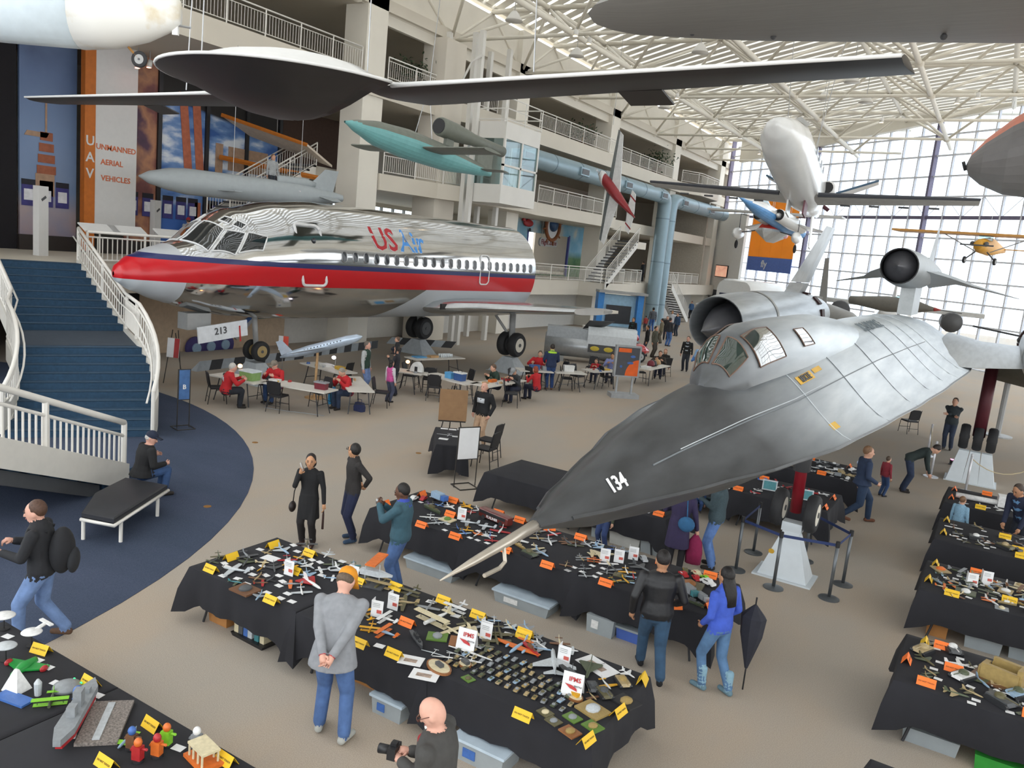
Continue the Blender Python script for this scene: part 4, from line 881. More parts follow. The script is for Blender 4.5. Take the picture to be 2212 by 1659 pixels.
MB().loft([[Mx@v for v in r_] for r_ in fus([(-.28, .3, .3, -.3, 0), (0, .42, .42, -.42, 0), (.1, .4, .4, -.4, 0)], 16)]).build('cowling', CHW, rp, True)
for sg in (-1, 1):
    MB().add([Mx@Vector((sg*x, y, z)) for x, y, z in ((.3, .5, -.12), (3.2, .55, -.06), (3.2, .95, -.06), (.3, 1.5, -.12), (.3, .5, -.02), (3.2, .55, -.02), (3.2, .95, -.02), (.3, 1.5, -.02))], [(0,1,2,3),(7,6,5,4),(0,4,5,1),(1,5,6,2),(2,6,7,3),(3,7,4,0)]).build('wing', CHW, rp)
    MB().add([Mx@Vector((sg*x, y, z)) for x, y, z in ((.3, .42, -.14), (3.2, .5, -.08), (3.2, .66, -.08), (.3, .72, -.14), (.3, .42, 0), (3.2, .5, 0), (3.2, .66, 0), (.3, .72, 0))], [(0,1,2,3),(7,6,5,4),(0,4,5,1),(1,5,6,2),(2,6,7,3),(3,7,4,0)]).build('chrome_leading_panel', CHR, rp)
    MB().add([Mx@Vector((sg*x, y, z)) for x, y, z in ((.1, 2.4, -.03), (1.15, 2.5, -.03), (1.15, 2.85, -.03), (.1, 3.0, -.03), (.1, 2.4, .03), (1.15, 2.5, .03), (1.15, 2.85, .03), (.1, 3.0, .03))], [(0,1,2,3),(7,6,5,4),(0,4,5,1),(1,5,6,2),(2,6,7,3),(3,7,4,0)]).build('tailplane', CHW, rp)
    MB().add([Mx@Vector((sg*.75, 2.42, .036)), Mx@Vector((sg*.85, 2.42, .036)), Mx@Vector((sg*.85, 2.95, .036)), Mx@Vector((sg*.75, 2.95, .036))], [(0,1,2,3)]).build('red_stripe', RW, rp)
    MB().tube([Mx@Vector((sg*.3, .5, -.3)), Mx@Vector((sg*.6, .45, -.75))], .03, 6).build('gear_leg', STEEL, rp)
MB().box(Mx@Vector((0, -.32, 0)), (.1, .06, 1.5), M=Mx.to_3x3()@Matrix.Rotation(.3, 3, 'Y')).build('propeller', STEEL, rp); MB().ell(Mx@Vector((0, -.36, 0)), (.14, .14, .14), 10, 6).build('spinner', CHW, rp, True); MB().lathe([(.3, 0), (.3, .02)], 16, M=Matrix.Translation(Mx@Vector((0, -.27, 0)))@Mx@Matrix.Rotation(PI/2, 4, 'X')).build('cowl_opening', BLACK, rp)
cable(rp, (.2, 0, 3.1), (.2, 0, 8.2))
# ---------------------------------------------------------------- blue and white jet, sharp nose
BJ = mat('jet_blue', '#5d97cf', .35, var=.12, scale=2); bj = thing('jet_fighter', 'white and blue sharp nosed jet with round side intake hanging by windows', 'aircraft', (-13.0, 44, 9.1), rot=(math.radians(-7), 0, math.radians(-8)))
rg4 = fus([(0, .01, .01, -.01, 0), (1.0, .12, .12, -.12, 0), (2.2, .34, .36, -.3, 0), (3.4, .45, .5, -.42, 0), (7, .5, .5, -.5, 0), (10, .42, .42, -.42, 0)], 20); mb = MB()
for i in range(len(rg4)-1):
    for j in range(20):
        k = (j+1) % 20; mb.add([rg4[i][j], rg4[i][k], rg4[i+1][k], rg4[i+1][j]], [(0,1,2,3)], 1 if rg4[i][j].z+rg4[i][k].z < .06 else 0)
mb.build('fuselage', [LFW, BJ], bj, True)
for sg in (-1, 1):
    MB().lathe([(.33, 0), (.36, .1), (.42, 2.2), (.3, 4)], 20, M=Matrix.Translation((sg*.6, 4.6, 0))@Matrix.Rotation(-PI/2, 4, 'X'), caps=False).build('intake', LFW, bj, True); MB().lathe([(.3, 0), (.3, .02)], 16, M=Matrix.Translation((sg*.6, 4.75, 0))@Matrix.Rotation(-PI/2, 4, 'X')).build('intake_hole', BLACK, bj); MB().lathe([(.01, -.3), (.2, .1)], 14, M=Matrix.Translation((sg*.55, 4.7, 0))@Matrix.Rotation(-PI/2, 4, 'X')).build('intake_cone', LFW, bj, True)
    MB().wing((sg*.5, 6.5, .0), (sg*2.6, 7.4, -.3), 2.4, 1.1, .05).build('wing', LFW, bj)
MB().loft(fus([(2.2, .05, .36, .2, .3), (2.7, .24, .62, .25, .35), (3.6, .28, .72, .3, .4), (4.6, .1, .52, .3, .4)], 14)).build('canopy', mat('canopy_grey', '#9fb0b4', .1), bj, True); cable(bj, (0, 5, .5), (0, 5, 6)); cable(bj, (0, 8, .5), (0, 8, 6))
# ---------------------------------------------------------------- red seaplane with floats
sea = thing('float_plane', 'red fuselage flying boat with grey hull and outrigger floats', 'aircraft', (-12.7, 50, 7.3)); HULL = mat('hull_grey', '#b5b6b4', .45)
MB().loft(fus([(-.2, .5, .85, .1, .3), (.6, .62, 1.0, .05, .4), (2.5, .5, .8, .1, .4), (5, .15, .5, .2, .4)], 16)).build('fuselage', mat('seaplane_red', '#c5392c', .4), sea, True)
MB().loft([[Vector((-w_, y, .35)), Vector((0, y, .35-d_)), Vector((w_, y, .35)), Vector((w_*.8, y, .5)), Vector((-w_*.8, y, .5))] for y, w_, d_ in ((-.9, .05, .1), (-.5, .5, .42), (.2, .75, .62), (2, .7, .6), (4.5, .2, .2))]).build('hull', HULL, sea)
for sg in (-1, 1):
    MB().loft([[Vector((sg*1.75+.22*k*math.cos(2*PI*j/12), y, .1+.36*k*math.sin(2*PI*j/12))) for j in range(12)] for y, k in ((-.8, .1), (-.5, .8), (.2, 1), (1.2, .5), (1.6, .1))]).build('float', LFW, sea, True); MB().tube([(sg*.6, .3, .4), (sg*1.6, .3, .2)], .04, 6).build('float_strut', DGREY, sea); MB().tube([(sg*.4, .3, 1.0), (sg*1.75, .3, 1.3), (sg*1.75, .3, .3)], .03, 6).build('float_strut', DGREY, sea)
    MB().ell((sg*1.75, .1, -.55), (.1, .18, .26), 10, 6).build('wheel', RUBBER, sea); MB().tube([(sg*1.75, .1, -.5), (sg*1.75, .1, 0)], .03, 6).build('wheel_leg', GREY, sea); MB().box((sg*2.2, 1.2, 1.5), (3.6, 1.3, .1)).build('wing', LFU, sea)
MB().box((0, .6, 1.3), (1.0, 1.6, .5)).build('engine_cage', DGREY, sea); cable(sea, (0, 1, 1.5), (0, 1, 7.8))
# ---------------------------------------------------------------- yellow light aircraft
YW = mat('yellow_fabric', '#d39a35', .5, var=.05); yp = thing('light_aircraft', 'yellow high wing light aircraft seen head on against the glass wall', 'aircraft', (-1.05, 40, 7.2), math.radians(-14)); yp.scale = (.75, .75, .75)
MB().loft(fus([(-1.2, .22, .28, -.2, 0), (-.6, .34, .42, -.4, 0), (1, .38, .6, -.45, 0), (4, .12, .2, -.1, 0)], 12)).build('fuselage', YW, yp, True)
MB().box((0, .2, .68), (10.0, 1.4, .12)).build('wing', mat('wing_yellow', '#c58f45', .5), yp); MB().box((0, .1, .5), (.6, .5, .3)).build('cabin', GL, yp); MB().box((0, -1.35, 0), (1.7, .05, .08)).build('propeller', DGREY, yp); MB().box((0, 3.8, .1), (2.6, .5, .04)).build('tailplane', YW, yp)
for sg in (-1, 1):
    MB().tube([(sg*.3, -.3, -.3), (sg*.75, -.35, -.75)], .04, 6).build('gear_leg', DGREY, yp); wheel(yp, (sg*.78, -.35, -.8), .2, .12, GREY); MB().tube([(sg*.35, 0, -.3), (sg*2.3, .2, .65)], .03, 6).build('wing_strut', GREY, yp); MB().ell((sg*.35, -.9, .1), (.14, .2, .14), 8, 5).build('engine_cylinder', DGREY, yp)
cable(yp, (0, .5, .7), (0, .5, 8))
# ---------------------------------------------------------------- orange biplane wing by the upper stair
bw = thing('vintage_biplane', 'orange edged cream wing of a vintage aeroplane beside upper stair', 'aircraft', (-30.3, 24.6, 9.0)); 
MB().add([Vector(v) for v in ((0, 0, .6), (0, 1.6, -.0), (3.2, 3.6, -1.0), (3.2, 2.0, -.3), (0, 0, .7), (0, 1.6, .1), (3.2, 3.6, -.9), (3.2, 2.0, -.2))], [(0,1,2,3),(7,6,5,4),(0,4,5,1),(1,5,6,2),(2,6,7,3),(3,7,4,0)]).build('wing', mat('cream_fabric', '#cdbfae', .6), bw)
MB().tube([(0, 0, .65), (3.2, 2.0, -.25)], .09, 6).build('leading_edge', mat('orange_edge', '#b5691f', .5), bw); MB().tube([(-.5, .4, -1.1), (3.5, 2.6, -1.6)], .12, 6).build('lower_wing', MATS['orange_edge'], bw); cable(bw, (1.5, 1.8, .2), (1.5, 1.8, 3))
# ---------------------------------------------------------------- aircraft parked behind the spy plane
FG = mat('fin_grey', '#9c9a96', .5); bk = thing('parked_jet', 'grey jet with star marked tail fin parked behind the silver engine', 'aircraft', (-7.6, 44, 0), math.radians(20))
MB().wing((0, 0, 3.6), (0, 1.5, 6.3), 2.6, 1.2, .06, up=(1,0,0)).build('fin', FG, bk); MB().loft(fus([(-8, .3, 3.6, 3.0, 3.3), (-5, .6, 3.9, 2.7, 3.3), (0, .7, 4.0, 2.6, 3.3), (4, .5, 3.7, 2.8, 3.3)], 14)).build('fuselage', mat('jet_mid_grey', '#8a8984', .5), bk, True)
for sg in (-1, 1): MB().wing((sg*.5, -3, 3.1), (sg*3, -.5, 3.2), 3.0, 1.2, .06).build('wing', MATS['jet_mid_grey'], bk)
for x, y in ((-1.8, -2), (1.8, -2), (0, -6)): MB().tube([(x, y, .4), (x, y, 3.1)], .1, 8).build('gear_leg', GREY, bk); wheel(bk, (x, y, .4), .4, .25, GREY)
text('★', .9, mat('star_white', '#dadada', .5), bk, frame((.12, 1.7, 4.7), (0, 1, 0), (0, 0, 1)))
b2_ = thing('parked_airliner', 'white transport aircraft with red banded tail fin behind the drone', 'aircraft', (-4.9, 48, 0), math.radians(8))
MB().wing((0, 0, 4.2), (0, 1.6, 7.8), 3.0, 1.7, .07, up=(1,0,0)).build('fin', mat('fin_white', '#cfcbc8', .5), b2_); MB().wing((0, 2.6, 4.2), (0, 2.8, 5.3), 3.2, .3, .05, up=(1,0,0)).build('dorsal_fillet', MATS['fin_white'], b2_)
for z in (6.7, 7.0): MB().box((0, 2.1+(z-6)*.3, z), (.24, 1.9, .1)).build('red_band', mat('band_brick', '#b5483a', .5), b2_)
MB().loft(fus([(-6, .3, 3.7, 3.1, 3.4), (-3, .9, 4.3, 2.5, 3.4), (2, .9, 4.3, 2.5, 3.4), (5, .3, 3.9, 3.2, 3.5)], 16)).build('fuselage', LFW, b2_, True); MB().box((0, -1.5, 4.15), (8, 1.9, .22)).build('wing', LFU, b2_)
for x in (-1.6, 1.6): MB().tube([(x, -1, .4), (x, -1, 3)], .12, 8).build('gear_leg', GREY, b2_); wheel(b2_, (x, -1, .4), .4, .3, GREY)
for x in (-2.6, 2.6): MB().lathe([(.45, 0), (.5, .3), (.45, 2)], 16, M=Matrix.Translation((x, -3, 3.7))@Matrix.Rotation(-PI/2, 4, 'X')).build('engine', DGREY, b2_, True)
b3_ = thing('parked_trainer', 'small two tone jet with red nose cone and long probe near the glass', 'aircraft', (-2.3, 41.5, 1.6), math.radians(70)); b3_.scale = (.62, .62, .62)
MB().loft(fus([(.45, .14, 4.55, 4.27, 4.41), (2, .42, 4.95, 3.95, 4.4), (4, .5, 5.0, 3.8, 4.4), (7, .3, 4.7, 4.1, 4.4)], 14)).build('fuselage', mat('trainer_olive', '#6d6a62', .5), b3_, True); MB().loft(fus([(0, .04, 4.45, 4.37, 4.41), (.45, .15, 4.56, 4.26, 4.41)], 12)).build('nose_cone', mat('cone_red', '#a13c36', .5), b3_, True); MB().tube([(0, 0, 4.41), (0, -1.5, 4.35)], .03, 6).build('probe', DGREY, b3_)
MB().loft(fus([(1.6, .05, 4.9, 4.8, 4.85), (2.4, .26, 5.25, 4.7, 4.85), (3.8, .1, 4.95, 4.7, 4.85)], 12)).build('canopy', GL, b3_, True); MB().tube([(0, 3, .3), (0, 3, 3.9)], .1, 8).build('display_post', GREY, b3_); MB().lathe([(.6, 0), (.6, .06)], 20).build('base', GREY, b3_, loc=(0, 3, 0))
hb = thing('helicopter', 'dark tail rotor and fin of helicopter beyond the jet wing', 'aircraft', (1.2, 35.5, 0), 0)
MB().tube([(-.3, 0, 3.75), (.75, 0, 4.45)], [.09, .07], 8).build('rotor_blade', mat('blade_blue', '#4b5478', .4), hb); MB().ell((-.3, 0, 3.7), (.2, .2, .16), 10, 6).build('rotor_hub', DGREY, hb); MB().add([Vector(v) for v in ((1.55, 0, 3.2), (2.5, 0, 3.2), (2.35, 0, 4.1), (1.9, 0, 4.5), (1.2, 0, 4.55), (1.4, 0, 4.2), (1.55, .1, 3.2), (2.5, .1, 3.2), (2.35, .1, 4.1), (1.9, .1, 4.5), (1.2, .1, 4.55), (1.4, .1, 4.2))], [(0,1,2,3,4,5),(11,10,9,8,7,6)]+[(i, (i+1) % 6, (i+1) % 6+6, i+6) for i in range(6)]).build('fin', mat('fin_taupe', '#77746e', .5), hb)
MB().tube([(-2, .2, 4.0), (2.2, .2, 3.55)], .04, 6).build('main_blade', DGREY, hb); MB().loft([[Vector((x, r_*math.cos(2*PI*j/10), 2.6+r_*math.sin(2*PI*j/10))) for j in range(10)] for x, r_ in ((-1, .5), (.5, .7), (3, .4))]).build('tail_boom', mat('boom_olive', '#4e4a40', .6), hb, True); MB().tube([(-.5, 0, 0), (-.5, 0, 2.2)], .1, 8).build('display_post', GREY, hb); MB().tube([(-.4, 0, 3.1), (-.3, 0, 3.7)], .06, 6).build('rotor_mast', DGREY, hb); MB().lathe([(.5, 0), (.5, .05)], 16).build('base', GREY, hb, loc=(-.5, 0, 0))
# fuselage section on cradle beside the airliner and white fuselage in the distance
fs = thing('fuselage_section', 'silver aircraft centre section with white sheeted cover on the floor', 'aircraft', (-17.0, 36.2, 0), math.radians(-62)); fs.scale = (.66, .66, .66)
SIL = mat('satin_silver', '#b4b8bb', .35, .6, var=.06); MB().loft([[Vector((1.0*math.cos(2*PI*j/20), y, 1.15+.85*math.sin(2*PI*j/20))) for j in range(20)] for y in (-3.3, 0, 3.3)]).build('barrel', SIL, fs, True); MB().bx((-.8, -3.2, 1.6), (.7, -.2, 2.5)).build('ribbed_top', mat('ribbed_silver', '#a5aaad', .4, .5), fs)
MB().loft([[Vector((x, y, z)) for x, z in ((1.02, 1.2), (1.02, 2.2), (.7, 2.75), (-.7, 2.75), (-1.02, 2.2), (-1.02, 1.2))] for y in (-.2, 3.4)]).build('sheet_cover', mat('plastic_sheet', '#d3d9dc', .25, var=.06), fs); MB().bx((1.0, -.1, .9), (1.06, 1.9, 1.5)).build('notice_panel', DGREY, fs)
for y in (.4, 1.4): MB().ell((1.08, y, 1.2), (.03, .36, .18), 10, 6).build('yellow_car_print', mat('print_yellow', '#c9b23a', .5), fs)
MB().add([Vector(v) for v in ((.3, -.6, 2.5), (1.2, -.2, 3.2), (1.2, 1.6, 3.3), (.3, 1.0, 2.8), (.3, -.6, 2.54), (1.2, -.2, 3.24), (1.2, 1.6, 3.34), (.3, 1.0, 2.84))], [(0,1,2,3),(7,6,5,4),(0,4,5,1),(1,5,6,2),(2,6,7,3),(3,7,4,0)]).build('open_hatch', DGREY, fs)
for y in (-2, 2): MB().bx((-.9, y-.2, 0), (.9, y+.2, .4)).build('cradle', GREY, fs)
wf = thing('simulator_capsule', 'white rounded capsule with dark screen panel near the far wall', 'exhibit', (-16.4, 62, 0), math.radians(-30))
MB().loft([[Vector((x*k, y, 2.9+z*k)) for x, z in rrect(-1.9, 1.9, -1.6, 1.6, .8)] for y, k in ((-1.6, .92), (-1.3, 1), (1.5, 1), (3.5, .7))]).build('shell', LFW, wf, True, angle=.6); MB().bx((-1.3, -1.72, 2.2), (1.3, -1.62, 3.4)).build('screen', mat('navy_screen', '#26304e', .3), wf); MB().bx((-1.2, -1, 0), (1.2, 2, 1.4)).build('plinth', GREY, wf)
# ================================================================== PEOPLE
SKIN = {k: mat('skin_'+k, c, .55, var=.06, scale=10, spec=.3) for k, c in dict(light='#c79a82', pink='#cf9f8c', tan='#b98a68', brown='#5f4233', mid='#a97c5e').items()}
CL = {}
def cloth(c, kind='cloth'):
    k = (c, kind)
    if k not in CL:
        CL[k] = mat('%s_%s' % (kind, c.strip('#')), c, .5 if kind == 'leather' else .85, var=.2 if kind in ('denim', 'speckle') else .1, scale=60 if kind == 'speckle' else (9 if kind == 'denim' else 14), bump=.25)
    return CL[k]
def ik(a, t, l1, l2, hint):
    a, t = Vector(a), Vector(t); d = t-a; L = d.length
    if L > (l1+l2)*.995: t = a+d*((l1+l2)*.995/L); d = t-a; L = d.length
    c = max(-1, min(1, (l1*l1+L*L-l2*l2)/(2*l1*L))); u_ = d.normalized(); h_ = Vector(hint); h_ = (h_-u_*h_.dot(u_)).normalized()
    return a+u_*l1*c+h_*l1*math.sqrt(1-c*c), t
PEOPLE = []
class Body:
    def __init__(s): s.mb = MB(); s.mats = []; s.cur = 0
    def m(s, mt):
        if mt not in s.mats: s.mats.append(mt)
        return s.mats.index(mt)
    def cap(s, a, b_, ra, rb, mt, n=10):
        a, b_ = Vector(a), Vector(b_); d = (b_-a); L = max(d.length, 1e-4); u_ = d/L; pts = [a-u_*ra*.8, a-u_*ra*.45]; rs = [ra*.45, ra*.88]
        k = max(3, int(L/.04))
        for i in range(k+1): t = i/k; pts.append(a+d*t); rs.append(ra+(rb-ra)*t)
        pts += [b_+u_*rb*.45, b_+u_*rb*.8]; rs += [rb*.88, rb*.45]; s.mb.tube(pts, rs, n, s.m(mt))
    def rings(s, rg, mt, n=16):
        s.mb.loft([[c+X*hw*math.cos(2*PI*j/n)+Y*hd*math.sin(2*PI*j/n) for j in range(n)] for c, X, Y, hw, hd in rg], s.m(mt))
    def ell(s, c, r, mt, M=None): s.mb.ell(c, r, 12, 8, s.m(mt), M)
def hand(mb, mi, w, d, pn, side, s=1.0, curl=.5):
    # wrist point w, direction d along the hand, palm normal pn, thumb side vector
    d = Vector(d).normalized(); pn = Vector(pn); pn = (pn-d*pn.dot(d)).normalized(); t = d.cross(pn)*side
    for k in (0, 1):
        pass
    mb.tube([w-d*.03*s, w+d*.02*s, w+d*.05*s, w+d*.085*s], [.024*s, .032*s, .037*s, .033*s], 8, mi)
    for i, L in enumerate((.070, .078, .072, .056)):
        o = w+d*.082*s+t*(.030-.0195*i)*s; a1 = curl*.9; a2 = curl*1.9
        p1 = o+(d*math.cos(a1)+pn*math.sin(a1))*L*.52*s; p2 = p1+(d*math.cos(a2)+pn*math.sin(a2))*L*.48*s
        mb.tube([o-d*.015*s, o, p1, p2], [.0095*s, .0092*s, .0085*s, .0065*s], 6, mi)
    o = w+d*.03*s+t*.028*s; p1 = o+(d*.6+t*.7+pn*.25*curl)*.038*s; p2 = p1+(d*.9+t*.1+pn*.5*curl)*.03*s
    mb.tube([o-t*.01*s, o, p1, p2], [.014*s, .013*s, .0105*s, .008*s], 6, mi)
def person(label, x, y, face=0, h=1.72, skin='light', hair=('short', '#3a2c22'), top='#333333', topk='cloth', legs='#2c3a55', legk='denim', shoes='#2a2522', lean=0, side=0, twist=0, head=(0, 0), lh=None, rh=None, feet=None, sit=None, coat=None, bulk=1.0, slim=1.0, group=None, z0=0, near=True, cat='person', hint=None, lift=(0, 0), flare=1.0, collar=None, cuff=None, knees=None, sleeves=None, child=False, shirt=None, socks=None):
    s = h/1.74; B = Body(); sk = SKIN[skin]; tm = cloth(top, topk); lm = cloth(legs, legk); shm = cloth(shoes, 'shoe'); slv = cloth(sleeves, 'cloth') if sleeves else tm
    root = thing('person', label, cat, (x, y, z0), math.radians(face), group)
    hz = (.5 if sit is not None else .93); hz = sit if sit is not None else hz
    if sit is None and feet:
        sp_ = (Vector(feet[0][:2])-Vector(feet[1][:2])).length; hz -= max(0, (sp_-.2))**2*.25
    P = Vector((0, 0, hz)); R = Matrix.Rotation(math.radians(twist), 3, 'Z')@Matrix.Rotation(math.radians(-lean), 3, 'X')@Matrix.Rotation(math.radians(side), 3, 'Y')
    U = lambda q: P+R@Vector(q)
    hs = 1.25 if child else 1.1
    X, Y = R@Vector((1, 0, 0)), R@Vector((0, 1, 0)); hb = Matrix.Rotation(math.radians(lean*.35), 3, 'X')
    bk_ = bulk*slim*1.1
    prof = [(-.07, .15, .105), (0, .168, .118), (.08, .160, .112), (.16, .148, .105), (.26, .160, .112), (.36, .178, .118), (.44, .175, .105), (.50, .13, .085), (.535, .075, .065)]
    B.rings([(U((0, 0, a)), X, Y, w_*bk_, d_*bk_) for a, w_, d_ in prof], tm)
    sx_ = .195*(.96 if slim < 1 else 1)*(1+(bulk-1)*.5)
    sh = [U((-sx_, 0, .455)), U((sx_, 0, .455))]; hp = [P+Vector((-.088, 0, -.02)), P+Vector((.088, 0, -.02))]
    # pelvis and legs
    B.ell(P+Vector((0, 0, -.05)), (.165*slim, .115*slim, .1), lm)
    ft = feet or ((-.1, .0, 0), (.1, .0, 0))
    if sit is not None and not feet: ft = ((-.12, .45, 0), (.12, .42, 0))
    for i in (0, 1):
        an = Vector((ft[i][0], ft[i][1]-.03, .085+lift[i])); kn, an = ik(hp[i], an, .44, .42, knees[i] if knees else (0.05*(-1, 1)[i], 1, .0))
        B.cap(hp[i], kn, .104*slim*bulk**.5, .08*slim, lm); B.cap(kn, an+Vector((0, 0, .03)), .075*slim, (.066 if legk == 'denim' else .06)*slim*flare, lm)
        fd = Vector((ft[i][3] if len(ft[i]) > 3 else .12*(-1, 1)[i], 1, 0)).normalized(); pitch = Vector((0, 0, -.35 if lift[i] > .03 else 0))
        B.cap(an+Vector((0, 0, -.035))-fd*.04, an+Vector((0, 0, -.045))+(fd+pitch*.6)*.15, .043, .036, shm)
        if socks: B.cap(an, an+Vector((0, 0, .22)), .055*slim, .058*slim, cloth(socks, 'boot'))
    if coat is not None:
        top_z = .06; rg_ = []
        for k in range(6):
            t = k/5; zz_ = hz+top_z+(coat-hz-top_z)*t; c = U((0, 0, top_z*(1-t)))*(1-t*.999)+Vector((0, 0, zz_))*t*.999 if t > 0 else U((0, 0, top_z))
            c = Vector((c.x, c.y, zz_)); rg_.append((c, Vector((1, 0, 0)), Vector((0, 1, 0)), (.165+.035*t)*bk_, (.125+.03*t)*bk_))
        B.rings(rg_, tm)
    # head
    nk = U((0, 0, .5)); hc = U((0, .03, .66)); HR = R@Matrix.Rotation(math.radians(head[0]), 3, 'Z')@Matrix.Rotation(math.radians(-head[1]+lean*.0), 3, 'X')
    nk2 = hc+HR@Vector((0, -.015, -.06)); B.cap(nk, nk2, .056*slim, .052*slim, sk)
    B.ell(hc, (.077*hs, .095*hs, .112*hs), sk, HR); B.ell(hc+HR@Vector((0, .03, -.065))*hs, (.052*hs, .056*hs, .05*hs), sk, HR)
    B.cap(hc+HR@Vector((0, .092, .0))*hs, hc+HR@Vector((0, .106, -.03))*hs, .009*hs, .014*hs, sk, 6)
    for e in (-1, 1): B.ell(hc+HR@Vector((e*.078, -.005, -.012))*hs, (.012, .022, .032), sk, HR)
    if collar: B.rings([(U((0, 0, .49)), X, Y, .095*bulk, .085*bulk), (U((0, 0, .545)), X, Y, .085*bulk, .08*bulk), (U((0, 0, .57)), X, Y, .07, .07)], cloth(collar, 'cloth'))
    if shirt: B.rings([(U((0, .088*bk_, .1)), X, Y, .05, .05), (U((0, .1*bk_, .3)), X, Y, .06, .045), (U((0, .085*bk_, .46)), X, Y, .05, .04)], cloth(shirt, 'cloth'), 10)
    # arms
    hm = []
    for i, tg in ((0, lh), (1, rh)):
        e = (-1, 1)[i]; t = Vector(tg[:3]) if tg else U((e*.27*(1+(bulk-1)*.4), .04, -.09))
        hn = (hint[i] if hint else None) or (e*.6, -1, -.35); el, w_ = ik(sh[i], t, .285, .255, Vector(hn))
        B.cap(sh[i], el, .058*bk_, .047*bk_, tm if not sleeves else slv); B.cap(el, w_, .045*bk_, .037*bk_, slv)
        hd = (w_-el).normalized(); pn = Vector(tg[3]) if tg and len(tg) > 3 else Vector((-e, .2, 0)); cu_ = tg[4] if tg and len(tg) > 4 else .45
        hm.append((w_+hd*.015, hd, pn, e, cu_))
    vox = .0125 if near else .02
    me = bpy.data.meshes.new('body_source'); me.from_pydata(B.mb.v, [], B.mb.f); bm = bmesh.new(); bm.from_mesh(me); bmesh.ops.recalc_face_normals(bm, faces=bm.faces); bm.to_mesh(me); bm.free()
    src = bpy.data.objects.new('body_source', me); COL.objects.link(src)
    rm = src.modifiers.new('r', 'REMESH'); rm.mode = 'VOXEL'; rm.voxel_size = vox; sm = src.modifiers.new('s', 'SMOOTH'); sm.factor = .5; sm.iterations = 3 if near else 2
    vc = np.array([tuple(v) for v in B.mb.v]); fm = np.zeros(len(vc), int)
    for f, mi in zip(B.mb.f, B.mb.m):
        for q in f: fm[q] = mi
    if sit is None:
        li, ti = B.m(lm), B.m(tm); zc_ = coat if coat is not None else hz-.06
        for i_, v_ in enumerate(B.mb.v):
            if fm[i_] == li and v_[2] > zc_+.01: fm[i_] = ti
    PEOPLE.append((src, root, B.mats, vc, fm, hm, sk, s))
    # children: hair, eyes, mouth
    HM = HR; hcol = mat('hair_'+hair[1].strip('#'), hair[1], .6, var=.25, scale=40, bump=.3) if hair[1] else None
    def hp_(q): return (hc+HM@(Vector(q)*hs))
    K = lambda mb, n, mt, par=root: _scaled(mb, n, mt, par, s)
    st_ = hair[0]
    if st_ in ('short', 'long', 'bob', 'pony'):
        mb = MB().ell(hp_((0, -.026, .03)), (.083*hs, .091*hs, .1*hs), 14, 10, 0, HM)
        if st_ == 'bob': mb.ell(hp_((0, -.03, -.03)), (.092*hs, .085*hs, .09*hs), 14, 8, 0, HM)
        if st_ == 'long': mb.loft([[hp_(q)+HM@Vector((w_*math.cos(2*PI*j/12), d_*math.sin(2*PI*j/12), 0)) for j in range(12)] for q, w_, d_ in (((0, -.03, .04), .08, .075), ((0, -.05, -.08), .1, .07), ((0, -.075, -.2), .105, .05), ((0, -.085, -.34), .08, .03))])
        K(mb, 'hair', hcol)
    elif st_ == 'bald': K(MB().ell(hp_((0, -.045, -.03)), (.082*hs, .06*hs, .045*hs), 14, 8, 0, HM), 'hair', hcol) if hcol else None
    elif st_ == 'cap':
        mb = MB().ell(hp_((0, -.005, .048)), (.088*hs, .105*hs, .085*hs), 14, 8, 0, HM); mb.add([hp_(q) for q in ((-.07, .06, .055), (.07, .06, .055), (.06, .17, .035), (-.06, .17, .035), (-.07, .06, .043), (.07, .06, .043), (.06, .17, .023), (-.06, .17, .023))], [(0,1,2,3),(7,6,5,4),(0,4,5,1),(1,5,6,2),(2,6,7,3),(3,7,4,0)])
        o = K(mb, 'cap', cloth(hair[2], 'cloth')); K(MB().ell(hp_((0, -.03, -.005)), (.084*hs, .082*hs, .06*hs), 14, 8, 0, HM), 'hair', hcol)
    if near:
        for e in (-1, 1): K(MB().ell(hp_((e*.032, .088, .012)), (.013*hs, .008*hs, .007*hs), 8, 5, 0, HM), 'eye', mat('eye_dark', '#2a2320', .3))
        K(MB().ell(hp_((0, .088, -.058)), (.024*hs, .008*hs, .005*hs), 8, 5, 0, HM), 'mouth', mat('lip', '#9a5f58', .5))
        for e in (-1, 1): K(MB().ell(hp_((e*.032, .09, .032)), (.018*hs, .006*hs, .004*hs), 8, 5, 0, HM), 'eyebrow', hcol or mat('brow', '#6b5747', .6))
    root['_h'] = 0; del root['_h']
    class Q: pass
    q = Q(); q.root, q.U, q.hp, q.s, q.hands, q.K, q.HM, q.P, q.R, q.sh = root, U, hp_, s, hm, K, HM, P, R, sh
    return q
def _scaled(mb, n, mt, par, s):
    mb.v = [tuple(c*s for c in v) for v in mb.v]; return mb.build(n, mt, par, True)
def glasses(q, m_=None):
    mt = m_ or BLACK; mb = MB()
    for e in (-1, 1):
        mb.tube([q.hp((e*.034+.024*math.cos(2*PI*j/10), .103, .01+.018*math.sin(2*PI*j/10))) for j in range(11)], .0035, 5); mb.tube([q.hp((e*.06, .1, .014)), q.hp((e*.082, .0, .012))], .003, 5)
    mb.tube([q.hp((-.012, .105, .012)), q.hp((.012, .105, .012))], .003, 5); return q.K(mb, 'glasses', mt)
